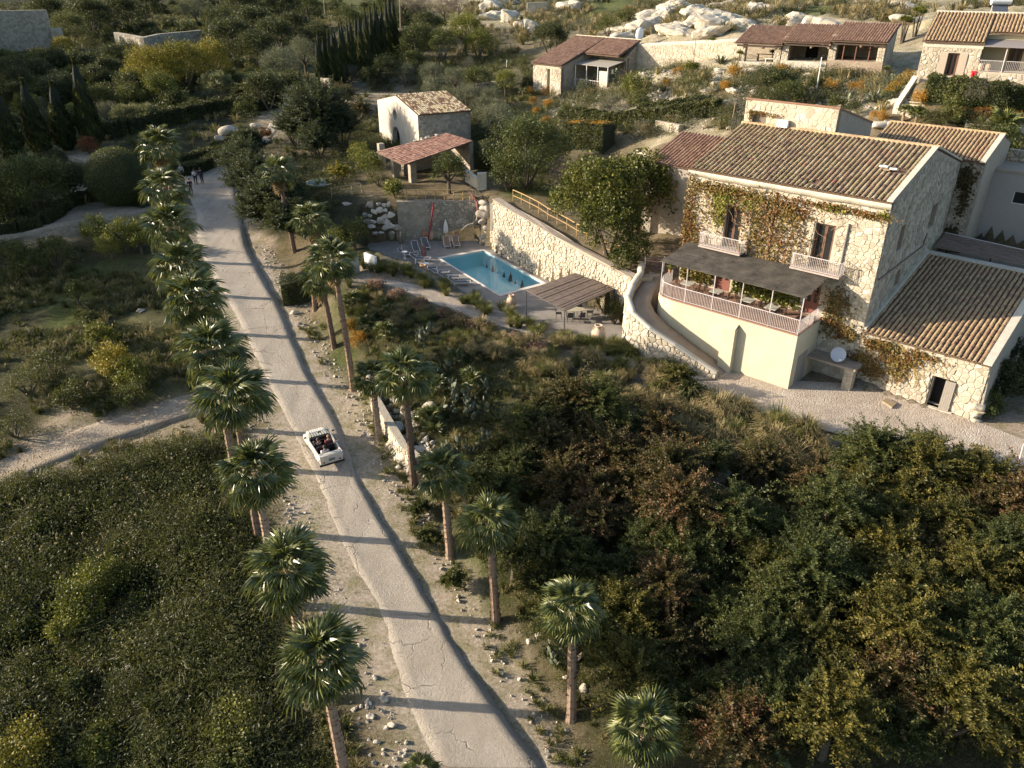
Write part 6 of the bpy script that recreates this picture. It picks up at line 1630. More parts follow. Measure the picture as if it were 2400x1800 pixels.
# ---------------------------------------- people
SKIN = plain('skin', (.36, .21, .15), .6, 0, .1)
HAIR = plain('dark_hair', (.03, .02, .015), .7)
def skin_obj(name, pts, edges, rad, mt, parent):
 me = bpy.data.meshes.new(name); me.from_pydata([tuple(p) for p in pts], edges, []); me.update()
 me.materials.append(mt)
 o = put(name, me, None, parent)
 m_ = o.modifiers.new('skin', 'SKIN'); m_.use_smooth_shade = True
 sv = me.skin_vertices[0].data
 for i, r_ in enumerate(rad):
  sv[i].radius = (r_, r_) if not hasattr(r_, '__len__') else r_
  sv[i].use_root = (i == 0)
 s_ = o.modifiers.new('sub', 'SUBSURF'); s_.levels = 1; s_.render_levels = 1
 return o
def person(label, pos, rz, shirt, trousers, pose='stand', arms='down', grp=None, hair=HAIR, stride=.0):
 t = thing('person', label, 'person', pos, rz, grp)
 if pose == 'stand':
  hip, kn, an = .92, .50, .08
  legs = {s: [(0, s * .10, hip - .04), (.03 + s * stride * .5, s * .11, kn), (-.02 + s * stride, s * .12, an), (.14 + s * stride, s * .13, .04)] for s in (-1, 1)}
  ln = .06
 else:
  hip = .30
  legs = {s: [(.02, s * .10, hip), (.42, s * .12, hip + .10), (.56, s * .12, hip - .30), (.70, s * .12, hip - .32)] for s in (-1, 1)}
  ln = -.06
 z = hip
 spine = [(0, 0, z), (ln * .3, 0, z + .22), (ln, 0, z + .44), (ln, 0, z + .52)]
 head = [(ln + .01, 0, z + .58), (ln + .03, 0, z + .70), (ln + .02, 0, z + .80)]
 if arms == 'down': ap = lambda s: [(ln, s * .19, z + .46), (ln, s * .25, z + .20), (ln + .08, s * .24, z - .04), (ln + .10, s * .235, z - .12)]
 elif arms == 'camera': ap = lambda s: [(ln, s * .19, z + .46), (ln + .12, s * .26, z + .24), (ln + .34, s * .12, z + .40), (ln + .40, s * .08, z + .44)]
 elif arms == 'tablet': ap = lambda s: [(ln, s * .19, z + .46), (ln + .05, s * .26, z + .18), (ln + .30, s * .15, z + .20), (ln + .38, s * .12, z + .22)]
 else: ap = lambda s: [(ln, s * .19, z + .46), (ln + .18, s * .26, z + .26), (ln + .44, s * .18, z + .32), (ln + .52, s * .16, z + .34)]
 # body: one continuous figure
 P_, E_, Rd = list(spine), [(0, 1), (1, 2), (2, 3)], [(.13, .16), (.11, .14), (.11, .17), (.055, .055)]
 i = len(P_); P_ += head; E_ += [(3, i), (i, i + 1), (i + 1, i + 2)]; Rd += [.055, (.10, .085), (.085, .075)]
 for s in (-1, 1):
  a = ap(s); i = len(P_); P_ += a; E_ += [(2, i), (i, i + 1), (i + 1, i + 2), (i + 2, i + 3)]; Rd += [.06, .048, .036, .034]
  l_ = legs[s]; i = len(P_); P_ += l_; E_ += [(0, i), (i, i + 1), (i + 1, i + 2), (i + 2, i + 3)]; Rd += [.085, .062, .045, .045]
  # hand: thumb and fingers
  hnd = np.array(a[3]); dr_ = np.array(a[3]) - np.array(a[2]); dr_ /= np.linalg.norm(dr_)
 skin_obj('body', P_, E_, Rd, SKIN, t)
 sp_ = [(spine[0][0], 0, z - .02)] + spine[1:3]; P2 = list(sp_); E2 = [(0, 1), (1, 2)]; R2 = [(.145, .175), (.125, .155), (.12, .175)]
 for s in (-1, 1):
  a = ap(s); i = len(P2); P2 += a[:3]; E2 += [(2, i), (i, i + 1), (i + 1, i + 2)]; R2 += [.075, .060, .046]
 skin_obj('shirt', P2, E2, R2, shirt, t)
 P3, E3, R3 = [(0, 0, z)], [], [(.14, .17)]
 for s in (-1, 1):
  l_ = legs[s]; i = len(P3); P3 += l_[:3]; E3 += [(0, i), (i, i + 1), (i + 1, i + 2)]; R3 += [.098, .076, .062]
 skin_obj('trousers', P3, E3, R3, trousers, t)
 hp = np.array(head[1]); mb = MB(); mb.blob(hp + np.array([-.02, 0, .045]), (.115, .098, .105), 1, .04, 2); mb.build('hair', hair, None, (0, 0, 0)).parent = t
 fc = hp + np.array([.098, 0, -.01])
 mb = MB(); mb.blob(fc + np.array([.012, 0, -.01]), (.022, .014, .024), 1, .0, 1)
 o = mb.build('nose', SKIN, None, (0, 0, 0)); o.parent = t
 mb = MB()
 for s in (-1, 1): mb.blob(fc + np.array([-.006, s * .035, .022]), (.012, .014, .009), 1, 0, 1)
 o = mb.build('eyes', M_dark, None, (0, 0, 0)); o.parent = t; tag(o, kind='stuff')
 mb = MB().box(fc + np.array([-.006, 0, -.055]), (.012, .045, .010)); o = mb.build('mouth', plain('lips', (.26, .10, .08), .6), None, (0, 0, 0)); o.parent = t
 for s in (-1, 1):
  mb = MB(); mb.blob(hp + np.array([.0, s * .092, -.005]), (.024, .012, .032), 1, 0, 1); o = mb.build('ear', SKIN, None, (0, 0, 0)); o.parent = t
  a = ap(s); hnd = np.array(a[3]); dr_ = hnd - np.array(a[2]); dr_ /= np.linalg.norm(dr_)
  sdv = np.cross(dr_, (0, s, 0)) if abs(dr_[1]) < .9 else np.array([0, 0, 1.0]); sdv /= np.linalg.norm(sdv)
  mb = MB()
  for k_, l_ in enumerate((.075, .085, .08, .06)):
   b0 = hnd + sdv * (k_ - 1.5) * .018
   mb.tube([b0, b0 + dr_ * l_ * .6, b0 + dr_ * l_ + np.array([0, -s * .015, -.01])], [.009, .008, .006], 4)
  mb.tube([hnd - dr_ * .02 + sdv * .03, hnd + dr_ * .03 + sdv * .05], [.010, .008], 4)
  o = mb.build('fingers', SKIN, None, (0, 0, 0)); o.parent = t; tag(o, kind='stuff')
  l_ = legs[s]; mb = MB(); mb.blob(np.array(l_[3]) + np.array([-.05, 0, .01]), (.14, .052, .05), 1, .05, 1); o = mb.build('shoe', M_metal_dark, None, (0, 0, 0)); o.parent = t
 return t
C_dark, C_navy, C_white, C_pale = plain('black_cloth', (.018, .018, .022), .9), plain('dark_trousers', (.025, .026, .034), .9), plain('white_shirt', (.60, .59, .58), .85), plain('pale_blue_shirt', (.40, .43, .47), .85)
def onroad(u, v):
 p = at(u, v); return p + UP * .04
person('person in black walking down the road with hands near the waist', onroad(449, 455), R(-70), C_dark, C_navy, 'stand', 'tablet', 'film crew on the road', stride=.10)
person('person in white shirt bent to a tripod camera on the road', onroad(460, 432), R(-60), C_white, C_navy, 'stand', 'camera', 'film crew on the road')
person('person in dark jacket standing beside the tripod', onroad(475, 429), R(-100), C_dark, C_navy, 'stand', 'tablet', 'film crew on the road')
person('person in pale shirt half hidden by the palm at the hedge', onroad(428, 420), R(-60), C_pale, C_navy, 'stand', 'down', 'film crew on the road')
p = onroad(467, 433)
t = thing('camera_tripod', 'video camera on a black tripod among the film crew', 'tripod', p)
for k_ in range(3):
 q = 2.1 * k_ + .4; MB().tube([p + UP * 1.35, p + np.array([.5 * math.cos(q), .5 * math.sin(q), 0])], .02, 5).build('leg', M_metal_dark, t)
MB().box(p + np.array([0, 0, 1.48]), (.34, .16, .18)).tube([p + np.array([.15, -.05, 1.48]), p + np.array([.3, -.12, 1.48])], .06, 8).build('video_camera', M_metal_dark, t)
# ---------------------------------------- white open car
rl, rr_ = at(754, 1101), at(803, 1086)
rv = rr_ - rl; rv[2] = 0; rv /= np.linalg.norm(rv); fw = np.array([-rv[1], rv[0], 0])
cc = (rl + rr_) / 2 + fw * 1.66
czv = float(ground_z(cc[0], cc[1])) + .05
pf, pb = cc + fw * 1.2, cc - fw * 1.2
tilt = math.atan2(float(ground_z(pf[0], pf[1]) - ground_z(pb[0], pb[1])), 2.4)
t = thing('open_car', 'white open-topped vintage utility car with ribbed bonnet driving up the road', 'car', (cc[0], cc[1], czv), math.atan2(fw[1], fw[0]))
t.rotation_euler = (0, -tilt, math.atan2(fw[1], fw[0]))
CAR = t
def cb(mb, name, mt, parent=None):          # parts in the car's own frame
 o = put(name, mb.mesh(name), mt, parent or CAR); return o
MW = paint('ivory_body', (.66, .61, .52), .45)
mb = MB()
# side panels, tail, floor
for s in (-1, 1):
 mb.hexa([(-1.68, s * .70, .34), (.62, s * .74, .34), (.62, s * .68, .34), (-1.68, s * .64, .34), (-1.70, s * .74, .92), (.62, s * .77, .90), (.62, s * .71, .90), (-1.70, s * .68, .92)])
 for k_ in range(3): mb.obox((-1.5, s * (.725 + .005), .46 + .12 * k_), (2.0, s * .02, 0), (0, s * .02, 0), (0, 0, .03))
cb(mb, 'side_panel', MW)
mb = MB().hexa([(-1.76, -.72, .36), (-1.66, -.72, .36), (-1.66, .72, .36), (-1.76, .72, .36), (-1.72, -.74, .90), (-1.62, -.74, .90), (-1.62, .74, .90), (-1.72, .74, .90)])
mb.obox((-1.72, -.74, .90), (.34, 0, 0), (0, 1.48, 0), (0, 0, .05))
for y in (-.40, .36): mb.obox((-1.785, y, .40), (.03, 0, 0), (0, .04, 0), (0, 0, .46))
cb(mb, 'tailgate', MW)
cb(MB().obox((-1.70, -.68, .30), (3.0, 0, 0), (0, 1.36, 0), (0, 0, .06)), 'floor', M_dark)
mb = MB().hexa([(.60, -.66, .50), (1.62, -.56, .50), (1.62, .56, .50), (.60, .66, .50), (.60, -.66, .93), (1.58, -.54, .80), (1.58, .54, .80), (.60, .66, .93)])
bn = cb(mb, 'bonnet', MW)
for k_ in range(7):
 y = -.51 + .17 * k_
 cb(MB().hexa([(.62, y - .028, .925), (1.56, y * .84 - .024, .795), (1.56, y * .84 + .024, .795), (.62, y + .028, .925), (.62, y - .02, .955), (1.55, y * .84 - .018, .822), (1.55, y * .84 + .018, .822), (.62, y + .02, .955)]), 'bonnet_rib', MW, bn)
for s in (-1, 1):
 mb = MB().hexa([(.62, s * .60, .36), (1.60, s * .56, .36), (1.60, s * .79, .36), (.62, s * .79, .36), (.60, s * .62, .76), (1.45, s * .56, .74), (1.45, s * .78, .72), (.60, s * .80, .74)])
 cb(mb, 'front_fender', MW)
 for x, wd in ((1.12, .74), (-1.22, .76)):
  wheel(CAR, x, s * (wd - .05), .30, .16)
 mb = MB().hexa([(-1.62, s * .72, .55), (-.82, s * .72, .55), (-.82, s * .82, .55), (-1.62, s * .82, .55), (-1.55, s * .72, .66), (-.88, s * .72, .66), (-.88, s * .80, .64), (-1.55, s * .80, .64)])
 cb(mb, 'rear_fender', MW)
 cb(MB().tube([(-1.775, s * .52, .50), (-1.80, s * .52, .50)], .055, 10), 'tail_light', plain('tail_light_red', (.30, .015, .015), .3))
 cb(MB().tube([(1.60, s * .40, .66), (1.66, s * .40, .66)], .09, 12), 'headlight', plain('headlight', (.6, .6, .58), .2))
 cb(MB().tube([(.58, s * .70, .95), (.55, s * .90, 1.05)], .012, 4).box((.54, s * .92, 1.06), (.04, .16, .11)), 'wing_mirror', M_metal_dark)
mb = MB()
for s in (-1, 1): mb.tube([(.62, s * .70, .92), (.46, s * .68, 1.38)], .022, 6)
mb.tube([(.46, -.68, 1.38), (.46, .68, 1.38)], .024, 6)
wf = cb(mb, 'windscreen_frame', M_white)
gl = NB('clear_screen'); tr = gl.n('ShaderNodeBsdfTransparent'); tr.inputs[0].default_value = (.8, .83, .82, 1); gs = gl.n('ShaderNodeBsdfGlossy'); gs.inputs['Roughness'].default_value = .05
mx = gl.n('ShaderNodeMixShader'); mx.inputs[0].default_value = .12; gl.l(tr.outputs[0], mx.inputs[1]); gl.l(gs.outputs[0], mx.inputs[2]); gl.l(mx.outputs[0], gl.out.inputs[0])
cb(MB().obox((.61, -.67, .93), (-.15, 0, .44), (0, 1.34, 0), (.004, 0, 0)), 'windscreen', gl.m, wf)
cb(MB().box((.43, 0, 1.30), (.05, .2, .07)), 'rear_mirror', M_metal_dark)
# canvas roof rolled over the front seats line
rf = MB().hexa([(-.02, -.70, 1.40), (.50, -.69, 1.40), (.50, .69, 1.40), (-.02, .70, 1.40), (-.02, -.66, 1.46), (.48, -.66, 1.45), (.48, .66, 1.45), (-.02, .66, 1.46)])
cb(MB().obox((.40, -.62, .72), (.22, 0, 0), (0, 1.24, 0), (0, 0, .20)), 'dashboard', M_dark)
M_seat = plain('black_vinyl', (.022, .020, .019), .6)
for y in (-.34, .34):
 cb(MB().hexa([(-.55, y - .24, .36), (-.02, y - .24, .36), (-.02, y + .24, .36), (-.55, y + .24, .36), (-.55, y - .24, .52), (-.02, y - .24, .56), (-.02, y + .24, .56), (-.55, y + .24, .52)]).hexa([(-.62, y - .23, .50), (-.48, y - .23, .50), (-.48, y + .23, .50), (-.62, y + .23, .50), (-.72, y - .22, .98), (-.62, y - .22, .98), (-.62, y + .22, .98), (-.72, y + .22, .98)]), 'seat', M_seat)
cb(MB().obox((-1.45, -.60, .36), (.42, 0, 0), (0, 1.2, 0), (0, 0, .16)).hexa([(-1.55, -.60, .50), (-1.42, -.60, .50), (-1.42, .60, .50), (-1.55, .60, .50), (-1.60, -.58, .86), (-1.50, -.58, .86), (-1.50, .58, .86), (-1.60, .58, .86)]), 'rear_bench', M_seat)
mb = MB(); q_ = np.linspace(0, 2 * math.pi, 15); mb.tube([(.20 + .07 * math.cos(a), .34 + .18 * math.sin(a), .92 + .16 * math.cos(a)) for a in q_], .014, 4, False); mb.tube([(.20, .34, .92), (.42, .34, .80)], .02, 5)
cb(mb, 'steering_wheel', M_metal_dark)
cb(MB().tube([(-1.50, -.66, .95), (-1.50, -.4, 1.03), (-1.50, .4, 1.03), (-1.50, .66, .95)], .016, 5), 'rear_hoop', M_metal_dark)
cb(MB().obox((-1.80, -.20, .54), (.02, 0, 0), (0, .40, 0), (0, 0, .16)), 'number_plate', plain('grey_plate', (.16, .16, .16), .5, 0, .5, 26))
cb(MB().obox((-1.83, -.80, .26), (.10, 0, 0), (0, 1.60, 0), (0, 0, .10)), 'rear_bumper', M_tyre)
cb(MB().obox((1.62, -.72, .32), (.10, 0, 0), (0, 1.44, 0), (0, 0, .10)), 'front_bumper', M_tyre)
yaw = t.rotation_euler.z
def incar(x, y, z): return cc + fw * x + np.array([-fw[1], fw[0], 0]) * y + UP * (czv - cc[2] + z + x * math.tan(tilt))
M_red = plain('dark_red_top', (.15, .03, .03), .9)
person('driver in dark clothes at the wheel of the open white car', incar(-.32, .34, .26), yaw, C_dark, C_navy, 'sit', 'wheel', 'people in the open white car')
person('passenger in dark red top beside the driver in the open white car', incar(-.32, -.34, .26), yaw, M_red, C_navy, 'sit', 'down', 'people in the open white car', plain('fair_hair', (.22, .12, .06), .7))
person('person with dark hair and white shirt on the back seat of the open car', incar(-1.20, .22, .22), yaw, C_white, C_navy, 'sit', 'down', 'people in the open white car')
# poles
for nm, u, v, u2, v2, h, mt, lb in (('utility_pole', 939, 92, 937, -8, 9.0, M_wood_pale, 'tall pale utility pole between the cypress row and the far trees'), ('utility_pole', 762, 44, 757, -20, 8.0, M_wood_pale, 'pale leaning pole or bare trunk in front of the far green field'), ('garden_pole', 1912, 222, 1926, 134, 4.6, M_white, 'white metal pole in the rock garden below the open shelters'), ('garden_pole', 1712, 308, 1724, 240, 3.2, M_wood_pale, 'thin pole at the end of the upper room wall'), ('garden_pole', 1187, 158, 1188, 140, 2.0, M_white, 'short white post in the dry grass near the cottage'), ('garden_pole', 682, 220, 680, 198, 2.2, M_wood_pale, 'short post by the lane near the cypresses'), ('lamp_pole', 2385, 1095, 2400, 1040, 3.2, M_metal, 'slim grey pole at the edge of the gravel yard')):
 p = at(u, v); d = ray(u2, v2); tp = d * (p[1] / d[1]); tp[2] += CAM_Z
 o = MB().tube([p - UP * .3, p + (tp - p) * .5, tp], [.12, .11, .09] if 'util' in nm else [.055, .05, .045], 8).build(nm, mt)
 tag(o, lb, 'pole')
for u, v, r_, lb in ((1498, 95, .9, 'white round dish on the pale outcrop above the hillside wall'),):
 p = at_y(u, v, 121); t = thing('white_dish', lb, 'satellite dish', p)
 MB().blob(p + UP * .8, (.55, .25, .9), 1, .02, 2).build('dish', M_white, t); MB().tube([p - UP * .4, p + UP * .3], .06, 6).build('mast', M_metal, t)
# ------------------------------------------------------------------ plants
GREEN = dict(
 olive=leafy('olive_leaf', [(.050, .056, .032), (.090, .098, .058), (.135, .14, .088), (.18, .18, .115)]),
 carob=leafy('dark_evergreen_leaf', [(.018, .026, .008), (.040, .052, .013), (.070, .080, .020), (.125, .125, .030)]),
 mulberry=leafy('mulberry_leaf', [(.024, .033, .008), (.050, .060, .013), (.090, .095, .018), (.19, .18, .03)]),
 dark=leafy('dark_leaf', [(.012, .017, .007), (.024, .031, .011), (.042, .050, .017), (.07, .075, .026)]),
 yellow=leafy('autumn_yellow_leaf', [(.06, .06, .010), (.13, .115, .014), (.23, .18, .018), (.36, .26, .025)]),
 lime=leafy('yellow_green_leaf', [(.04, .05, .010), (.08, .09, .015), (.14, .145, .022), (.23, .21, .035)]),
 conifer=leafy('conifer_needles', [(.010, .017, .010), (.020, .031, .016), (.034, .048, .022), (.06, .075, .03)]),
 cypress=leafy('cypress_needles', [(.012, .018, .006), (.022, .031, .009), (.038, .048, .013), (.065, .07, .02)]),
 feather=leafy('feathery_leaf', [(.016, .024, .008), (.036, .047, .013), (.066, .076, .02), (.115, .115, .03)]),
 rusty=leafy('rusty_leaf', [(.022, .024, .009), (.048, .045, .014), (.085, .062, .022), (.15, .072, .036)]),
 gold=leafy('golden_feathery_leaf', [(.022, .026, .008), (.055, .056, .013), (.10, .088, .018), (.17, .135, .026)]),
 hedge=leafy('clipped_hedge_leaf', [(.014, .020, .007), (.030, .038, .012), (.055, .060, .018), (.11, .10, .025)]),
 orange=leafy('orange_flowers', [(.06, .055, .012), (.20, .11, .014), (.38, .18, .02), (.44, .22, .03)]),
 rust_flower=leafy('rust_flowers', [(.10, .05, .015), (.20, .09, .02), (.28, .13, .03), (.33, .17, .04)]),
 grey=leafy('grey_shrub_leaf', [(.06, .06, .042), (.095, .092, .065), (.13, .125, .09), (.17, .16, .12)]),
 twig=leafy('bare_twigs', [(.075, .055, .042), (.11, .085, .066), (.15, .115, .09), (.19, .15, .12)], .8, .0),
 red=leafy('red_autumn_leaf', [(.07, .03, .014), (.15, .05, .02), (.24, .07, .03), (.30, .11, .04)]),
 reed=leafy('giant_reed_leaf', [(.07, .08, .03), (.13, .135, .05), (.20, .19, .08), (.28, .25, .12)]),
 palm=leafy('fan_palm_leaf', [(.038, .050, .016), (.075, .09, .025), (.125, .138, .038), (.22, .22, .065)], .36, .22, .5),
 drypalm=leafy('dry_palm_leaf', [(.12, .075, .035), (.19, .12, .055), (.26, .18, .085), (.32, .24, .12)], .8, .1),
 tuss=leafy('green_grass_blades', [(.040, .050, .012), (.080, .088, .020), (.125, .125, .032), (.19, .165, .06)], .6, .2),
 straw=leafy('straw_grass_blades', [(.105, .090, .032), (.18, .145, .060), (.26, .205, .095), (.34, .27, .14)], .7, .2),
 weed=leafy('weed_leaf', [(.016, .021, .009), (.036, .042, .014), (.066, .070, .022), (.12, .11, .035)]),
 agave=leafy('agave_leaf', [(.06, .075, .05), (.095, .11, .07), (.13, .14, .09), (.17, .17, .10)], .45, .05, .4),
 sedum=leafy('sedum_heads', [(.10, .07, .045), (.17, .105, .07), (.25, .15, .105), (.32, .21, .15)]),
)
M_bark = stony('tree_bark', (.07, .055, .04), (.115, .09, .065), (.16, .13, .10), 4, .8, fine=18)
M_palmbark = pieces('palm_trunk_bark', [(0, (.15, .10, .07)), (.5, (.27, .185, .125)), (1, (.40, .30, .22))], .95, 14, .7, .4)
def quads(P, d1, d2):
 V = np.stack([P - d1, P + d2, P + d1, P - d2], 1).reshape(-1, 3)
 return V, np.arange(len(P) * 4).reshape(-1, 4)
def unit(v): return v / (np.linalg.norm(v, axis=-1, keepdims=True) + 1e-9)
LEAF = dict(olive=(.15, .34), carob=(.14, .62), mulberry=(.19, .72), dark=(.17, .62), yellow=(.14, .7), lime=(.14, .66), grey=(.11, .4), twig=(.30, .05), red=(.13, .6), hedge=(.09, .7), orange=(.08, .8), rust_flower=(.08, .8), weed=(.10, .5), sedum=(.08, .9), feather=(.085, .36), rusty=(.08, .5), gold=(.085, .42), conifer=(.20, .22), reed=(.5, .09))
SPRAY = {'feather', 'rusty', 'gold', 'conifer'}
def crown_mesh(kind, r, seed, zs=.85, dens=1.0):
 g = np.random.default_rng(seed * 13 + int(r * 10))
 ls, lw = LEAF[kind]
 if kind in SPRAY:
  ns = int((46 + 44 * r ** 1.5) * dens); nl = 38
  o = unit(g.normal(size=(ns, 3))) * r * .35 * g.random((ns, 1)); o[:, 2] *= zs
  d = unit(g.normal(size=(ns, 3))); d[:, 2] = np.abs(d[:, 2]) * (1.3 if kind == 'conifer' else 1.25) - .10; d = unit(d)
  L = r * g.uniform(.62, 1.12, ns)
  s_ = np.linspace(.18, 1, nl)
  droop = (-.15 if kind == 'conifer' else .27) * g.uniform(.4, 1.3, ns)
  P = o[:, None] + d[:, None] * (L[:, None] * s_)[..., None]
  P[..., 2] = P[..., 2] * 1.0 - (L * droop)[:, None] * s_ ** 2
  P[..., 2] *= zs
  T = np.gradient(P, axis=1); T = unit(T)
  sd = unit(np.cross(T, np.array([0, 0, 1.0]) + g.normal(size=T.shape) * .35))
  V, F, k_ = [], [], 0
  for sg in (-1, 1):
   ll = ls * g.uniform(.6, 1.4, P.shape[:2])[..., None] * (1.15 - .5 * s_)[None, :, None]
   ax = unit(sd * sg + T * .55 + g.normal(size=P.shape) * .22)
   w_ = unit(np.cross(ax, g.normal(size=P.shape))) * ll * lw
   c = P + ax * ll + g.normal(size=P.shape) * .03
   v, f = quads(c.reshape(-1, 3), (ax * ll).reshape(-1, 3), w_.reshape(-1, 3)); V.append(v); F.append(f + k_); k_ += len(v)
  # stems
  m_ = s_ > 0
  w_ = np.cross(T, sd) * .012
  a = np.stack([P[:, :-1] - w_[:, :-1], P[:, 1:] - w_[:, 1:], P[:, 1:] + w_[:, 1:], P[:, :-1] + w_[:, :-1]], 2).reshape(-1, 3)
  V.append(a); F.append(np.arange(len(a)).reshape(-1, 4) + k_)
  return np_mesh('crown', np.concatenate(V), np.concatenate(F))
 nc = int(16 + 13 * r ** 1.5)
 C = unit(g.normal(size=(nc, 3))); C[:, 2] = np.where(C[:, 2] < -.45, -C[:, 2], C[:, 2])
 C *= (r * g.uniform(.45, .95, nc) ** .8)[:, None]; C[:, 2] *= zs
 per = int(dens * 95 * (1 if r < 2.5 else 1.15))
 cr = (.20 * r + .22) * g.uniform(.6, 1.25, nc)
 Q = unit(g.normal(size=(nc, per, 3))) * (g.random((nc, per, 1)) ** .45)
 if kind in ('olive', 'grey', 'lime', 'yellow'): Q[..., 2] *= 1.15
 P = (C[:, None] + Q * cr[:, None, None]).reshape(-1, 3)
 n = len(P)
 l_ = (ls * g.uniform(.55, 1.35, n) * (.75 + .12 * r))[:, None]
 out = unit(P)
 d = unit(g.normal(size=(n, 3)) + out * (.5 if kind != 'olive' else .9) + np.array([0, 0, .7 if kind in ('olive', 'grey', 'twig') else -.1]))
 w_ = unit(np.cross(d, g.normal(size=(n, 3)) * .8 + out * .2))
 V, F = quads(P, d * l_ * .5, w_ * l_ * lw * .5)
 return np_mesh('crown', V, F)
CROWN = {}
SIZES = (.55, .9, 1.4, 2.1, 3.0, 4.2)
def get_crown(kind, r, mat=None, zs=.85, dens=1.0):
 sz = min(SIZES, key=lambda s_: abs(math.log(s_ / r)))
 k_ = rnd.randrange(2 if sz < 3 else 1)
 key = (kind, sz, k_, mat, zs, dens)
 if key not in CROWN:
  me = crown_mesh(kind, sz, k_ + 1, zs, dens); me.materials.append(GREEN[mat or kind]); CROWN[key] = me
 return CROWN[key], r / sz
def tree(name, cat, label, kind, u, v, r, hc=None, group=None, trunk=True, zs=.85, mat=None, dens=1.0, pos=None, sq=1.0):
 """a plant whose crown centre is seen at u, v, the crown hc above the ground"""
 hc = r * .8 if hc is None else hc
 if pos is None:
  b = at(u, v, hc)
 else:
  b = np.array([pos[0], pos[1], float(ground_z(pos[0], pos[1]))])
 t = thing(name, label, cat, b, rnd.uniform(0, 6.28), group)
 me, s_ = get_crown(kind, r, mat, zs, dens)
 o = put('crown', me, None, t, (0, 0, hc)); o.scale = (s_, s_, s_ * sq)
 if trunk:
  mb = MB(); tr = .05 + .055 * r
  if hc > r * 1.0:
   mb.tube([(0, 0, -.3), (rnd.uniform(-.1, .1), rnd.uniform(-.1, .1), hc * .5), (0, 0, hc)], [tr * 1.3, tr, tr * .6], 7)
   k0 = hc * .55
  else: k0 = .05
  for k_ in range(5):
   q = 2 * math.pi * (k_ + rnd.random()) / 5
   mb.tube([(0, 0, k0 - .1), (.3 * r * math.cos(q), .3 * r * math.sin(q), (k0 + hc) / 2 + .1), (.62 * r * math.cos(q), .62 * r * math.sin(q), hc + .2 * r)], [tr * .7, tr * .45, tr * .18], 5)
  put('trunk', mb.mesh('trunk'), M_bark, t)
 return t
# ---------------------------------------- hedges and clipped balls
def hedge(label, px, w_, h, kind='hedge', cat='hedge', name='hedge', dens=300, mat=None, top=None, pts=None, group=None, lf=1.0):
 P = [at(*q) for q in px] if pts is None else [np.asarray(p, float) for p in pts]
 t = thing(name, label, cat, P[0], 0, group)
 g = np.random.default_rng(abs(hash(label)) % 9999 if False else len(label) * 31 + int(P[0][0] * 7))
 V, F, k_ = [], [], 0; core = MB(); VT, FT, kt = [], [], 0
 for p, q in zip(P[:-1], P[1:]):
  L_ = np.linalg.norm(q - p); d = (q - p) / L_; s_ = np.array([d[1], -d[0], 0]); s_ /= np.linalg.norm(s_)
  core.obox(p - s_ * (w_ / 2 - .1) - UP * .3, q - p, s_ * (w_ - .2), UP * (h + .18))
  n = int(dens * L_ * (w_ + 2 * h))
  a = g.uniform(-.02, 1.02, n)[:, None]; side = g.random(n) * (w_ + 2 * h)
  x = np.where(side < w_, side - w_ / 2, np.where(side < w_ + h, -w_ / 2, w_ / 2)); z = np.where(side < w_, h, np.where(side < w_ + h, side - w_, side - w_ - h))
  jj = .07 * np.sin(a[:, 0] * L_ * 3.1) + .05 * np.sin(a[:, 0] * L_ * 7.3)
  Q = p + (q - p) * a + s_ * (x * (1 + jj))[:, None] + UP * (z * (1 + jj))[:, None] + g.normal(size=(n, 3)) * .055
  ls = LEAF[kind][0] * lf * g.uniform(.6, 1.4, n)[:, None]
  d1 = unit(g.normal(size=(n, 3))) * ls * .5; d2 = unit(np.cross(d1, g.normal(size=(n, 3)))) * ls * .36
  v, f = quads(Q, d1, d2)
  V.append(v); F.append(f + k_); k_ += len(v)
  if top:
   n2 = n // 3
   Q = p + (q - p) * g.random((n2, 1)) + s_ * (g.uniform(-.5, .5, n2) * w_)[:, None] + UP * (h + .06 + g.random(n2) * .22)[:, None]
   ls = .08 * g.uniform(.6, 1.4, n2)[:, None]
   v, f = quads(Q, unit(g.normal(size=(n2, 3))) * ls * .6, unit(g.normal(size=(n2, 3))) * ls * .5); VT.append(v); FT.append(f + kt); kt += len(v)
 o = wloc(t)
 tag(put('foliage', np_mesh('foliage', np.concatenate(V) - o, np.concatenate(F)), GREEN[mat or kind], t), kind='stuff')
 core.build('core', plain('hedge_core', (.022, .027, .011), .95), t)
 if top: tag(put('flowers', np_mesh('flowers', np.concatenate(VT) - o, np.concatenate(FT)), GREEN[top], t), kind='stuff')
 return t
def ball(label, u, v, r, kind='hedge', mat=None, sq=1.0, name='clipped_ball', cat='topiary', group='clipped balls and domes', lift=0.0):
 b = at(u, v, r * .85 * sq + lift); g = np.random.default_rng(int(u * 3 + v))
 t = thing(name, label, cat, b, 0, group)
 n = int(900 * r * r * 4) + 200
 nrm = unit(g.normal(size=(n, 3))); Q = nrm * r * (1 + g.normal(size=(n, 1)) * .035) * np.array([1, 1, sq]) + np.array([0, 0, r * .85 * sq + lift])
 ls = LEAF[kind][0] * g.uniform(.6, 1.4, n)[:, None]
 d1 = unit(g.normal(size=(n, 3))) * ls * .5; d2 = unit(np.cross(d1, g.normal(size=(n, 3)))) * ls * .36
 v_, f = quads(Q, d1, d2)
 tag(put('foliage', np_mesh('foliage', v_, f), GREEN[mat or kind], t), kind='stuff')
 mb = MB(); mb.blob((0, 0, r * .85 * sq + lift), (r * .93, r * .93, r * .93 * sq), 1, .02, 2)
 if lift: mb.tube([(0, 0, -.2), (0, 0, lift + .2)], .07, 6)
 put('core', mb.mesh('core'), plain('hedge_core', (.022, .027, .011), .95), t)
 return t
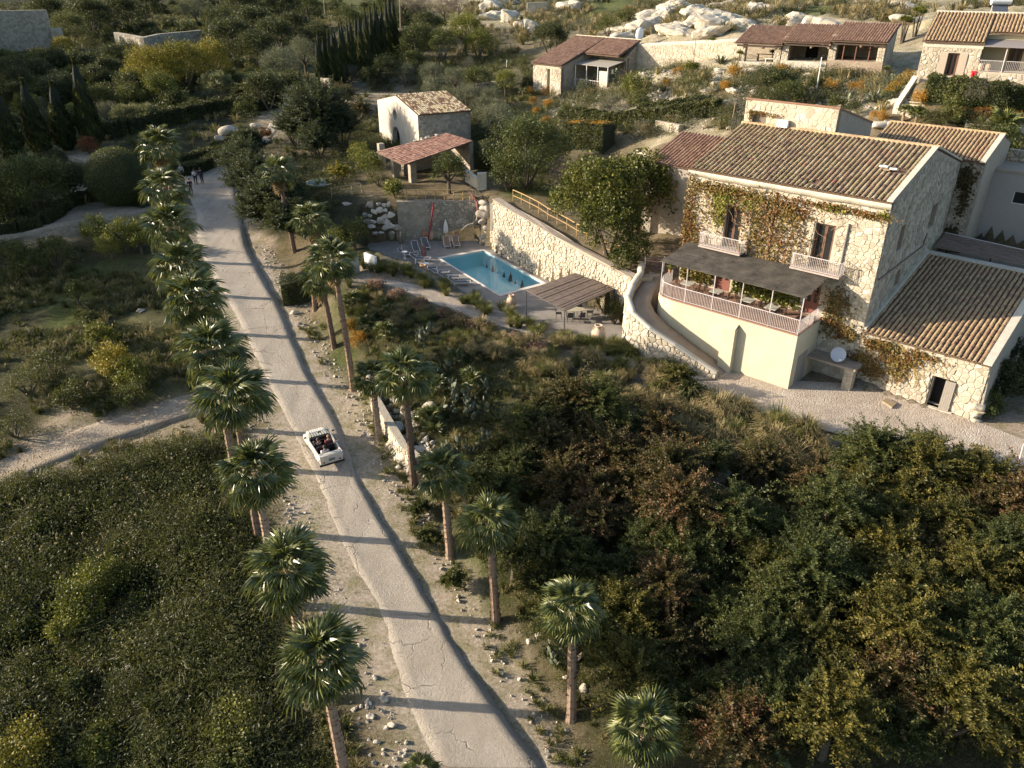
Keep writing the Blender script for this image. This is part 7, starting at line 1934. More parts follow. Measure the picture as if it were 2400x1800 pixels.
# ---------------------------------------- columnar cypresses
CYP = {}
def cypress(label, u, v, h, r, group=None, uvtop=None):
 b = at(u, v); k_ = rnd.randrange(3)
 key = (k_,)
 if key not in CYP:
  g = np.random.default_rng(k_ + 50); n = 5200
  z = g.random(n) ** .85; q = g.random(n) * 6.283
  rad = np.clip(np.sin(np.clip(z * 1.1 + .06, 0, 1) ** .62 * math.pi), .03, 1) ** .7 * (1 + .16 * np.sin(q * 5 + z * 31) + g.normal(size=n) * .07)
  rad = np.where(z < .1, rad * (.5 + z * 5), rad)
  P = np.stack([rad * np.cos(q), rad * np.sin(q), z * 10], 1)
  d = unit(np.stack([np.cos(q) * .25, np.sin(q) * .25, np.full(n, 1.0)], 1) + g.normal(size=(n, 3)) * .16)
  w_ = unit(np.cross(d, np.stack([np.cos(q), np.sin(q), 0 * q], 1) + g.normal(size=(n, 3)) * .3))
  ls = g.uniform(.16, .36, n)[:, None]
  V, F = quads(P, d * ls, w_ * ls * .33)
  me = np_mesh('foliage', V, F); me.materials.append(GREEN['cypress'])
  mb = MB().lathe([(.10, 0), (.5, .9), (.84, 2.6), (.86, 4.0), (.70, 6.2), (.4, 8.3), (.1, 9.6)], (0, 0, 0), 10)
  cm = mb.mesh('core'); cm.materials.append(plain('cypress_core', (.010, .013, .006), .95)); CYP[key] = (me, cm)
 t = thing('cypress', label, 'cypress tree', b, rnd.uniform(0, 6.28), group)
 for nm, me in zip(('foliage', 'core'), CYP[key]):
  o = put(nm, me, None, t); o.scale = (r, r, h / 10)
 put('trunk', MB().tube([(0, 0, -.3), (0, 0, h * .15)], .1, 6).mesh('trunk'), M_bark, t)
 return t
# ---------------------------------------- fan palms, every leaf its own part
def fan_mesh(seed, nseg=21, R_=1.15, pet=.95, droop=.22, span=2.0):
 g = np.random.default_rng(seed); v, f = [], []
 w_ = .025
 v += [(0, -w_, 0), (0, w_, 0), (pet, w_ * .7, .02), (pet, -w_ * .7, .02)]; f += [(0, 1, 2, 3)]
 for i in range(nseg):
  a = -span + 2 * span * (i + .5) / nseg; dl = span / nseg * 1.05
  rr = R_ * (1 - .22 * abs(a / span) ** 2) * g.uniform(.92, 1.08); pz = .05 if i % 2 else -.02
  r1 = rr * .52
  o = len(v)
  v += [(pet, 0, .02), (pet + r1 * math.cos(a - dl), r1 * math.sin(a - dl), -.03 + pz * -.6), (pet + r1 * math.cos(a), r1 * math.sin(a), .05 + pz), (pet + r1 * math.cos(a + dl), r1 * math.sin(a + dl), -.03 + pz * -.6),
              (pet + rr * .82 * math.cos(a + .02), rr * .82 * math.sin(a + .02), -.10 * rr - droop * .45 * g.uniform(.4, 1.4)), (pet + rr * math.cos(a + .03), rr * math.sin(a + .03), -.16 * rr - droop * g.uniform(.5, 1.5))]
  f += [(o, o + 1, o + 2), (o, o + 2, o + 3), (o + 1, o + 4, o + 2), (o + 2, o + 4, o + 3), (o + 4, o + 5, o + 2)]
 me = bpy.data.meshes.new('frond'); me.from_pydata(v, [], f); me.update(); return me
FANS = [fan_mesh(s_, droop=.10 + .08 * s_) for s_ in range(4)]
for me in FANS: me.materials.append(GREEN['palm'])
DRY = [fan_mesh(s_ + 9, 10, 1.05, .7, .5, 1.5) for s_ in range(2)]
for me in DRY: me.materials.append(GREEN['drypalm'])
def palm(label, uc, vc, ub, vb, sc, n=34, ndry=12, group=None, tr=.20):
 b = at(ub, vb); d = ray(uc, vc); c = d * (b[1] / d[1]); c[2] += CAM_Z
 t = thing('fan_palm', label, 'palm tree', b, 0, group)
 top = c - b; H_ = top[2]; r = random.Random(int(uc * 7 + vc))
 mb = MB(); pts, rad = [], []
 N = max(10, int(H_ / .22))
 for i in range(N + 1):
  f = i / N; pts.append(np.array([top[0] * f ** 1.4, top[1] * f, -.3 + (H_ + .3) * f])); rad.append(tr * (1.28 - .45 * f + .35 * max(0, .08 - f) / .08) * (1.06 if i % 2 else .95))
 mb.tube(pts, rad, 9)
 for i in range(int(H_ * 26)):               # old leaf bases
  f = r.random(); k_ = min(int(f * N), N - 1); q = r.uniform(0, 6.28); p = pts[k_]; rr = rad[k_]
  o = p + np.array([rr * math.cos(q), rr * math.sin(q), 0]); tn = np.array([-math.sin(q), math.cos(q), 0]); out = np.array([math.cos(q), math.sin(q), 0])
  mb.add([o - tn * .06, o + tn * .06, o + out * .07 + UP * .13], [(0, 1, 2), (2, 1, 0)])
 put('trunk', mb.mesh('trunk'), M_palmbark, t)
 for i in range(n):
  f = (i + .5) / n; el = R(82 - 125 * f ** .9 + r.uniform(-9, 9)); yaw = i * 2.39996 + r.uniform(-.25, .25)
  o = put('frond', FANS[r.randrange(4)], None, t, tuple(top + UP * (.15 - .35 * f)))
  o.rotation_euler = (r.uniform(-.3, .3), -el, yaw); k_ = sc * r.uniform(.85, 1.1) * (.72 + .28 * min(1, f * 3)); o.scale = (k_, k_, k_)
 for i in range(ndry):
  el = R(-62 - 20 * r.random()); yaw = r.uniform(0, 6.28)
  o = put('dry_frond', DRY[r.randrange(2)], None, t, tuple(top - UP * (.35 + .5 * r.random())))
  o.rotation_euler = (r.uniform(-.5, .5), -el, yaw); k_ = sc * r.uniform(.6, .85); o.scale = (k_, k_, k_)
 return t
ordn = ['first', 'second', 'third', 'fourth', 'fifth', 'sixth', 'seventh', 'eighth', 'ninth', 'tenth', 'eleventh', 'twelfth']
LP = [(372, 343, 446, 612), (385, 440, 452, 690), (395, 530, 450, 782), (424, 622, 478, 890), (452, 697, 513, 1010), (497, 820, 552, 1108), (546, 925, 608, 1258), (598, 1105, 658, 1428), (675, 1332, 728, 1652), (752, 1545, 812, 1840)]
for i, q in enumerate(LP[::-1]):
 palm(f'fan palm on the field verge, {ordn[i]} counting up from the bottom edge', *q, .98 if i < 3 else 1.1, 38 if i < 8 else 30, 12, 'fan palms lining the road on the field side', .21)
RP = [(650, 402, 690, 590, .8), (729, 512, 739, 727, .75), (752, 655, 783, 814, .72), (780, 608, 828, 913, .85), (871, 882, 889, 1030, .62), (948, 878, 970, 1139, .78), (1036, 1107, 1055, 1305, .70), (1145, 1226, 1162, 1458, .70), (1340, 1421, 1339, 1683, .62), (1513, 1703, 1500, 1960, .62)]
rl_ = ['palm seen almost from above at the bottom edge, its young leaves bright', 'slim palm at the end of the lowest broad trunk shadow across the road', 'dark crowned slim palm whose trunk foot stands at the bend of the verge', 'slim palm beside the bright green verge bushes', 'slim palm whose foot stands below the prickly pears', 'short slender palm just beside the pale rock wall', 'tall palm overlapping another, its foot on the grass above the car', 'palm with smaller crown behind the tall twin, foot by the brown leaf litter', 'palm next to the cube shaped clipped bush', 'palm with long dry skirt rising out of the dense conifer hedge']
for i, q in enumerate(RP[::-1]):
 palm(rl_[i], *q[:4], q[4] * 1.2, 30, 10 if i not in (9, 8) else 26, 'slim fan palms along the road on the slope side', .19)
palm('low young fan palm at the very bottom edge beside the road', 985, 1812, 990, 1850, .5, 16, 2, 'low fan palms at the bottom edge', .15)
palm('low young fan palm deep in the thicket at the bottom edge', 1805, 1800, 1806, 1850, .5, 16, 2, 'low fan palms at the bottom edge', .15)
# stemless fan palms on the slope and in the garden
def low_palm(label, u, v, sc, n=22, h=.25, cat='palm shrub', group='low fan palms in the garden'):
 b = at(u, v, h); t = thing('low_fan_palm', label, cat, b, 0, group); r = random.Random(int(u + v))
 put('trunk', MB().tube([(0, 0, -.2), (0, 0, h + .1)], .12, 6).mesh('trunk'), M_palmbark, t)
 for i in range(n):
  f = (i + .5) / n; o = put('frond', FANS[r.randrange(4)], None, t, (r.uniform(-.15, .15), r.uniform(-.15, .15), h))
  o.rotation_euler = (r.uniform(-.3, .3), -R(80 - 75 * f + r.uniform(-8, 8)), i * 2.4); o.scale = (sc * r.uniform(.8, 1.1),) * 3
 return t
for u, v, sc, lb in ((825, 705, .5, 'beside the path head, under the tall twin palms'), (862, 765, .55, 'next to the orange flower cushions'), (905, 780, .55, 'between orange cushions and prickly pear'), (912, 735, .45, 'just above the prickly pear'), (1065, 845, .5, 'bright on top, below the dry pampas'), (1030, 905, .5, 'above the largest prickly pear'), (1110, 895, .55, 'dark rounded one beside the pampas slope'), (1010, 985, .6, 'spiky one at the edge of the rock wall'),
      (1190, 212, .35, 'on a bare stem behind the chapel'), (2120, 262, .4, 'thick trunked, first beside the garden stairs'), (2150, 270, .5, 'thick trunked, second beside the garden stairs'), (2350, 300, .9, 'large bushy one behind the rear building'), (1225, 215, .35, 'between the olive trees and the orange edged path')):
 low_palm('low fan palm ' + lb, u, v, sc, 22 if sc > .4 else 14, .25 if v > 400 else .9)
# ---------------------------------------- grass tussocks
TUS = {}
def tussock_mesh(seed, mat, h=.9, n=240, bw=.012, spread=.75):
 g = np.random.default_rng(seed); q = g.random(n) * 6.283; r0 = g.random(n) ** .5 * .13
 hh = h * g.uniform(.55, 1.1, n); sp_ = spread * g.uniform(.25, 1.1, n)
 V, F = [], []
 d = np.stack([np.cos(q), np.sin(q), 0 * q], 1); s_ = np.stack([-np.sin(q), np.cos(q), 0 * q], 1) * bw
 base = d * r0[:, None]
 pts = [base]
 for k_, (fz, fo) in enumerate(((.5, .25), (.92, .62), (.85, 1.0))):
  pts.append(base + d * (sp_ * fo)[:, None] + UP * (hh * fz)[:, None])
 k_ = 0
 for a, b, wa, wb in zip(pts[:-1], pts[1:], (1, 1, .7), (1, .7, .1)):
  v = np.stack([a - s_ * wa, a + s_ * wa, b + s_ * wb, b - s_ * wb], 1).reshape(-1, 3); V.append(v); F.append(np.arange(len(v)).reshape(-1, 4) + k_); k_ += len(v)
 me = np_mesh('blades', np.concatenate(V), np.concatenate(F)); me.materials.append(GREEN[mat]); return me
for mt_ in ('tuss', 'straw'):
 for s_ in range(3): TUS[mt_, s_] = tussock_mesh(s_ + 3, mt_, .85 + .1 * s_)
def tussock(label, p, sc, mat, group):
 t = thing('grass_tussock', label, 'grass tussock', p, rnd.uniform(0, 6.28), group)
 o = put('blades', TUS[mat, rnd.randrange(3)], None, t); o.scale = (sc, sc, sc * rnd.uniform(.85, 1.1))
 return t
r = random.Random(21)
strip_l = [(810, 612), (860, 622), (905, 632), (950, 645), (1000, 668), (1060, 695), (1120, 720), (1180, 748), (1240, 775), (1300, 800), (1360, 812), (1420, 828), (1440, 838)]
for (u0, v0), (u1, v1) in zip(strip_l[:-1], strip_l[1:]):
 for k_ in range(6):
  f = r.random(); p = at(u0 + (u1 - u0) * f + r.uniform(-16, 16), v0 + (v1 - v0) * f + r.uniform(-12, 10))
  tussock('soft green grass tussock in the strip between gravel path and pool terrace', p, r.uniform(.75, 1.1), 'tuss', 'green grass tussocks along the pool side of the path')
for k_ in range(20):
 f = r.random(); p = at(1455 + 130 * f + r.uniform(-12, 12), 830 + 45 * f + r.uniform(-14, 12))
 tussock('green grass tussock at the foot of the curved ramp wall', p, r.uniform(.75, 1.1), 'tuss', 'grass tussocks at the ramp wall')
for k_ in range(70):
 f = r.random(); p = at(1090 + 490 * f + r.uniform(-40, 40), 800 + 110 * f ** .8 + r.uniform(-45, 40) + (15 if f > .5 else 0))
 tussock('dry straw coloured tussock on the slope edge of the gravel path', p, r.uniform(.8, 1.35), 'straw' if r.random() < .75 else 'tuss', 'dry tussocks below the gravel path')
for k_ in range(75):
 f = r.random(); p = at(1600 + 290 * f + r.uniform(-40, 40), 960 + 110 * f + r.uniform(-38, 75))
 tussock('arching pale tussock on the bank under the gravel yard', p, r.uniform(1.0, 1.7), 'straw' if r.random() < .72 else 'tuss', 'pale tussocks on the bank under the yard')
for k_ in range(60):
 f = r.random(); p = at(830 + 260 * f + r.uniform(-30, 30), 690 + 95 * f + r.uniform(-25, 45))
 tussock('short mixed tussock among the flower heads at the upper slope', p, r.uniform(.6, .95), 'tuss' if r.random() < .6 else 'straw', 'mixed tussocks on the upper slope')
# ------------------------------------------------------------------ individual trees and shrubs
def T(kind, u, v, r, hc, label, cat='tree', name='tree', **k): return tree(name, cat, label, kind, u, v, r, hc, **k)
# beside and above the road
for u, v, r, h, lb in ((568, 385, 2.7, 2.9, 'top of the dense conifer hedge at the road bend'), (595, 430, 3.0, 3.2, 'middle of the dense conifer hedge along the road'), (650, 465, 3.0, 3.2, 'inner side of the conifer hedge under the skirted palm'), (618, 500, 2.7, 2.4, 'light edged lower end of the conifer hedge by the road'), (680, 525, 2.4, 2.4, 'conifer hedge end behind the second palm'), (585, 345, 2.2, 2.4, 'conifer hedge top next to the red leaved shrub')):
 T('conifer', u, v, r, h, 'dark bushy conifer, ' + lb, 'conifer', 'conifer', group='conifer hedge along the road', trunk=False, dens=1.9)
for u, v, r, h, lb in ((690, 300, 2.6, 2.6, 'darker lower juniper at the side of the lane'), (800, 300, 2.6, 2.6, 'juniper closest to the chapel front wall'), (745, 335, 2.6, 1.8, 'low dark juniper above the small blue basin')):
 T('conifer', u, v, r, h, lb, 'conifer', 'juniper', group='junipers by the chapel', dens=1.8)
T('conifer', 0, 0, 4.1, 4.6, 'large dark spreading juniper in front of the chapel', 'conifer', 'juniper', group='junipers by the chapel', dens=1.9, pos=(-23.5, 98.2))
T('red', 622, 318, 1.0, 1.2, 'red leaved shrub at the head of the conifer hedge', 'shrub', 'shrub', trunk=False)
T('rusty', 800, 222, 2.6, 2.2, 'brownish autumn shrub mass between lane and chapel', 'shrub', 'shrub')
T('rusty', 845, 255, 1.6, 1.4, 'smaller autumn shrub against the chapel side', 'shrub', 'shrub')
T('gold', 797, 402, 1.3, 1.2, 'yellow orange shrub beside the small blue basin', 'shrub', 'shrub', mat='yellow')
T('lime', 868, 385, 1.5, 1.4, 'yellow green shrub at the ivy corner of the red tiled shed', 'shrub', 'shrub')
T('lime', 845, 362, 1.4, 1.6, 'green climber bush on the back edge of the shed roof', 'shrub', 'shrub')
T('hedge', 885, 418, 1.2, .8, 'rounded green bush in front of the shed pillars', 'shrub', 'shrub')
T('lime', 925, 445, 1.1, .8, 'small leafy bush by the timber railing', 'shrub', 'shrub')
T('carob', 1052, 400, 2.0, 2.3, 'dense round tree standing before the red tiled shed', zs=.95)
T('lime', 790, 560, 1.3, 1.8, 'light green climbing bush over the pool entrance wall', 'shrub', 'shrub', mat='lime')
T('carob', 830, 545, 1.5, 1.6, 'dark green bush between boulders and entrance wall', 'shrub', 'shrub')
hedge('cube shaped clipped bush at the widening of the road', None, 2.3, 1.9, pts=[at(664, 705), at(728, 690)])
# around the pool
T('olive', 1165, 285, 2.6, 2.8, 'large grey olive tree above the pool garden', name='olive_tree', cat='olive tree')
T('olive', 1215, 305, 2.0, 2.2, 'grey olive tree with tall pale shoots behind the carob', name='olive_tree', cat='olive tree')
T('carob', 1235, 360, 4.1, 3.6, 'massive dark evergreen tree above the sunlit pool wall', zs=.95)
T('carob', 1190, 400, 2.2, 2.0, 'lower lobe of evergreen tree hanging to the timber railing')
T('carob', 1300, 350, 2.2, 2.0, 'evergreen tree beside the dark orange topped hedge')
ball('large clipped dome next to the red tiled shed', 1143, 362, 1.55, 'hedge')
T('twig', 1335, 415, 2.3, 2.1, 'leafless grey brown twiggy bush between the two big trees', 'shrub', 'bare_shrub')
T('mulberry', 1400, 455, 3.7, 4.0, 'broad leafy mulberry tree by the pool wall path', zs=.8)
T('mulberry', 1500, 440, 3.4, 4.0, 'leafy mulberry tree nearest the farmhouse wall', zs=.8)
T('mulberry', 1430, 525, 2.8, 2.8, 'low branch mass of the mulberry over the stone wall')
T('carob', 1490, 580, 1.5, 1.3, 'dark oleander bush with pink flowers near the ramp gate', 'shrub', 'oleander')
T('carob', 1460, 610, 1.1, .9, 'small oleander on the wall top above the ramp', 'shrub', 'oleander')
T('hedge', 1418, 700, 1.3, 1.3, 'dark creeper bush hanging behind the reed awning', 'shrub', 'shrub')
T('hedge', 1440, 735, 1.0, .9, 'dark bush squeezed between ramp wall and pool terrace', 'shrub', 'shrub')
# behind the chapel
for i, (u, v, r, h) in enumerate(((1015, 175, 2.2, 2.4), (1065, 185, 2.0, 2.2), (1010, 205, 1.7, 1.6), (1095, 228, 2.1, 2.0), (1050, 228, 1.8, 1.7), (950, 172, 1.6, 1.9), (1150, 232, 1.9, 1.8), (1130, 255, 1.7, 1.5))):
 T('olive', u, v, r, h, ['small olive on the chapel side of the grove', 'olive with pale crown behind the chapel ridge', 'low olive against the chapel roof', 'pale olive below the little garden wall', 'olive at the chapel roof corner', 'lone olive beside the white car', 'olive close to the thin stemmed palm', 'lowest olive of the grove, next to the shade'][i], 'olive tree', 'olive_tree', group='olive grove behind the chapel')
T('carob', 1120, 185, 2.2, 2.2, 'dark green tree among the olives'); T('lime', 1185, 190, 1.8, 2.2, 'light green tree in front of the cottage path')
T('lime', 1090, 75, 3.8, 4.0, 'large yellow green tree on the slope above the olive grove'); T('lime', 1120, 105, 2.8, 2.6, 'lower yellow green tree beneath the large one')
T('carob', 1035, 105, 3.2, 3.0, 'dark tree at the shaded side of the yellow green tree'); T('carob', 980, 95, 3.4, 3.2, 'dark tree beside the tall pale utility pole')
T('dark', 1290, 92, 3.0, 2.8, 'bushy dark tree next to the cottage roof'); T('carob', 1465, 50, 2.2, 2.0, 'dark shrub on the green slope above the cottage', 'shrub', 'shrub'); T('carob', 1425, 60, 2.0, 1.8, 'second dark shrub on the green slope', 'shrub', 'shrub')
T('grey', 1098, 150, 1.3, .9, 'grey dry bush in the straw grass', 'shrub', 'shrub'); T('grey', 820, 175, 1.8, 1.2, 'grey bush at the foot of the cypress row', 'shrub', 'shrub')
T('dark', 1000, 60, 3.0, 3.2, 'dark tree under the leafless brown trees'); 
for u, v in ((990, 18), (1040, 22), (1075, 15), (945, 10)): T('twig', u, v, 3.0, 3.2, 'leafless brown tree on the far hill edge', 'tree', 'bare_tree', group='leafless trees on the far hill')
# cypress row and garden cypresses
cyn = 0
for i in range(21):
 f = i / 20
 u = 752 + 178 * f + rnd.uniform(-3, 3); v = 216 - 78 * f + rnd.uniform(-3, 3)
 cypress('slim dark cypress in the long row climbing behind the lane', u, v, rnd.uniform(7.0, 8.8) * (1 + .25 * f), .62, 'cypress row behind the lane')
for u, v, h, lb in ((40, 388, 9.2, 'garden cypress cut by the photo edge'), (100, 366, 9.0, 'garden cypress, second from the photo edge'), (160, 352, 8.2, 'shortest garden cypress, between two taller ones'), (222, 346, 10.6, 'tallest garden cypress, beside the plumed reeds')):
 cypress(lb, u, v, h, 1.2, 'four garden cypresses on the lawn')
# shaded valley garden
for u, v, r, sq, lb in ((176, 268, 1.7, .85, 'yellowish clipped dome behind the tallest garden cypress'), (108, 292, 1.9, .85, 'dark clipped dome between garden cypresses'), (45, 315, 1.5, .9, 'dark clipped ball near the photo edge'), (30, 290, 1.2, .9, 'smallest clipped ball near the photo edge')):
 ball(lb, u, v, r, 'hedge', 'lime' if sq == .85 and u > 150 else None, sq)
ball('dense round bay tree beside the palms and the field lane', 275, 415, 3.0, 'hedge', 'carob', 1.0, 'bay_tree', 'tree', None, .3)
T('carob', 75, 435, 4.0, 3.0, 'wide dark tree mass at the photo edge above the hedge'); T('carob', 20, 470, 3.0, 2.2, 'dark evergreen hanging over the clipped hedge corner'); T('dark', 150, 430, 2.6, 1.8, 'dark shrub beside the field lane', 'shrub', 'shrub')
T('lime', 62, 245, 1.9, 3.0, 'small pale tree behind the garden cypresses'); T('olive', 90, 250, 1.5, 2.4, 'small grey tree behind the garden cypresses')
for u, v, r, h, lb in ((355, 165, 4.2, 4.0, 'largest yellowing tree in the valley'), (425, 150, 4.0, 4.0, 'yellowing tree nearest the giant reeds'), (490, 140, 3.4, 3.2, 'brownish yellow tree at the far side of the yellow group'), (375, 210, 3.0, 2.2, 'low yellow green tree below the yellow group'), (150, 110, 2.2, 2.2, 'small yellow bush beside the ruined wall')):
 T('yellow', u, v, r, h, lb, group='yellowing trees in the valley', mat='lime' if v > 200 else None)
T('olive', 655, 152, 3.2, 3.2, 'big olive beside the lane before the cypress row', 'olive tree', 'olive_tree'); T('olive', 712, 128, 3.0, 3.2, 'olive touching the first cypress of the row', 'olive tree', 'olive_tree'); T('olive', 455, 22, 3.4, 3.6, 'lone olive on the shaded upper meadow', 'olive tree', 'olive_tree')
T('dark', 625, 215, 3.2, 2.6, 'dark tree at the end of the long curved hedge'); T('rusty', 575, 215, 2.4, 1.8, 'brown green shrub beside the curved hedge', 'shrub', 'shrub', mat='hedge')
T('reed', 508, 200, 2.4, 1.9, 'pale clump of giant reeds in the valley', 'reeds', 'giant_reed', trunk=False); T('reed', 300, 275, 2.2, 1.4, 'plumed reeds along the curved hedge, near the cypresses', 'reeds', 'giant_reed', trunk=False); T('reed', 345, 270, 1.9, 1.3, 'plumed reeds along the curved hedge, far part', 'reeds', 'giant_reed', trunk=False); T('grey', 250, 262, 1.8, 1.4, 'pale leaved bush behind the plumed reeds', 'shrub', 'shrub')
T('red', 205, 340, 1.3, 1.0, 'reddish bush at the foot of the tallest garden cypress', 'shrub', 'shrub')
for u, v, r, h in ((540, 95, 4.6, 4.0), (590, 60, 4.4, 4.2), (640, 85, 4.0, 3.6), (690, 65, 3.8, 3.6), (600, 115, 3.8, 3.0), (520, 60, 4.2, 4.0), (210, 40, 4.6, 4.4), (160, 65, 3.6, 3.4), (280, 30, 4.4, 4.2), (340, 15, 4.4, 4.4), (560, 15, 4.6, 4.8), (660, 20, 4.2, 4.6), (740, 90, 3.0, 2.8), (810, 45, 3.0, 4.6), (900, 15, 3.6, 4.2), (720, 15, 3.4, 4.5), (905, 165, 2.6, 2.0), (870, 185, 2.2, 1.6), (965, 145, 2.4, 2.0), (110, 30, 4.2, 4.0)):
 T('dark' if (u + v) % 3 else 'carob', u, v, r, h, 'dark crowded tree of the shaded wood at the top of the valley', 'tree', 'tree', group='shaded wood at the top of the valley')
r = random.Random(31)
for k_ in range(46):
 u, v = r.uniform(-30, 330), r.uniform(135, 240)
 if 140 < u < 200 and v > 225: continue
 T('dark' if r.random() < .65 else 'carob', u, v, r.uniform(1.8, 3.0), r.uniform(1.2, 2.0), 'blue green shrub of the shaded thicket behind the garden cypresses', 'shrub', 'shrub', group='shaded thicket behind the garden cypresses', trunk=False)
# hedges of the valley
hedge('long curved clipped hedge above the road bend, its top lit', [(240, 325), (300, 312), (400, 288), (500, 268), (600, 258), (655, 246)], 2.6, 1.9, dens=170, mat='hedge', lf=2.2)
hedge('low clipped hedge following the road edge past the film crew', [(385, 410), (450, 408), (500, 388), (545, 352), (580, 325)], 1.5, 1.2, dens=240, lf=1.5)
hedge('second clipped hedge row behind the road edge hedge', [(420, 385), (480, 370), (530, 348)], 1.6, 1.0, dens=220, lf=1.6)
hedge('clipped hedge curving round the parked hatchback', [(145, 500), (170, 482), (210, 470), (260, 466), (300, 478), (345, 486)], 1.0, 1.1, dens=280, lf=1.5)
hedge('thick clipped hedge at the photo edge beside the parked hatchback', [(-20, 548), (50, 545), (100, 530), (140, 505)], 1.7, 1.3, dens=240, lf=1.5)
hedge('low clipped hedge in shade next to the bay tree', [(340, 480), (420, 470)], 1.2, 1.1, dens=240)
for u, v, s_, lb in ((540, 312, .9, 'pale boulder on the bank above the clipped road hedge'), (600, 300, .5, 'smaller pale boulder by the lane'), (515, 330, .5, 'grey boulder low on the shaded bank')):
 p = at(u, v); mb = MB(); mb.blob(p + UP * s_ * .4, (s_ * 1.5, s_, s_), int(u), .2, 2); tag(mb.build('boulder', M_boulder), lb, 'boulder')
# orchard and field
for u, v, r, h, lb in ((222, 540, 1.5, 1.7, 'beside the parked hatchback'), (288, 545, 1.6, 1.9, 'between hatchback and palms'), (325, 560, 1.3, 1.5, 'right against the palm row'), (255, 575, 1.2, 1.3, 'in front of the hatchback, half shaded'), (125, 590, 1.8, 1.8, 'in the shaded part of the orchard'), (20, 600, 1.8, 1.9, 'at the photo edge'), (65, 615, 1.6, 1.6, 'second from the photo edge'), (178, 683, .9, 1.5, 'small, lit, alone on the grass'), (212, 745, .6, 1.0, 'tiny sapling on the stony grass')):
 T('lime' if r > 1.0 and u > 200 else 'carob', u, v, r, h, 'young orchard tree, ' + lb, 'tree', 'orchard_tree', group='young orchard trees')
for u, v, r, h, lb in ((265, 845, 1.5, 1.5, 'bright yellow leaved tree in the field'), (235, 790, 1.1, 1.2, 'pale green top of the bush behind the bright yellow tree'), (305, 880, 1.3, 1.2, 'greener half of the bright yellow tree')):
 T('yellow', u, v, r, h, lb, 'tree', 'tree', mat=None if v > 800 and u < 300 else 'lime')
T('carob', 310, 925, 1.2, .9, 'dark bush at the foot of the yellow tree', 'shrub', 'shrub'); T('lime', 165, 930, 1.3, 1.0, 'olive green bush in the shaded field near the dirt track', 'shrub', 'shrub', mat='weed'); T('weed', 60, 900, 1.6, 1.0, 'wide weedy bush at the photo edge in the field', 'shrub', 'shrub'); T('weed', 120, 860, 1.6, 1.0, 'weedy bush in the shaded middle of the field', 'shrub', 'shrub'); T('weed', 30, 1000, 1.4, .9, 'low weedy bush beside the dirt track at the photo edge', 'shrub', 'shrub')
T('lime', 190, 1400, 1.55, 1.5, 'light green fig tree with open branches in the weedy field', 'fig tree', 'fig_tree'); T('lime', 250, 1350, 1.2, 1.3, 'darker top of the fig tree in the weedy field', 'fig tree', 'fig_tree'); T('lime', 155, 1470, .9, 1.0, 'drooping branch end of the fig tree', 'fig tree', 'fig_tree')
T('yellow', 60, 1770, 1.5, 1.3, 'bright yellow bush in the bottom corner of the field', 'shrub', 'shrub'); T('lime', 545, 1700, 1.3, 1.2, 'thin leaved fig with bare grey branches near the last palms', 'fig tree', 'fig_tree', dens=.35)
for i, (u, v) in enumerate(((40, 1110), (110, 1105), (180, 1100), (250, 1080), (310, 1065), (370, 1045), (430, 1030), (480, 1015))):
 T('weed', u, v + 30, 1.25, .8, 'bramble bush on the bank along the dirt track', 'shrub', 'bramble', group='bramble bank along the dirt track', trunk=False)
r = random.Random(90)
for k_ in range(34):
 u, v = r.uniform(-20, 560), r.uniform(1180, 1790)
 if u > 380 and v < 1400: continue
 T('weed' if r.random() < .6 else ('lime' if r.random() < .3 else 'carob'), u, v, r.uniform(.6, 1.25), r.uniform(.4, .8), 'dark weedy shrub in the overgrown lower field', 'shrub', 'weed_shrub', group='weedy shrubs of the lower field', trunk=False, zs=.7)
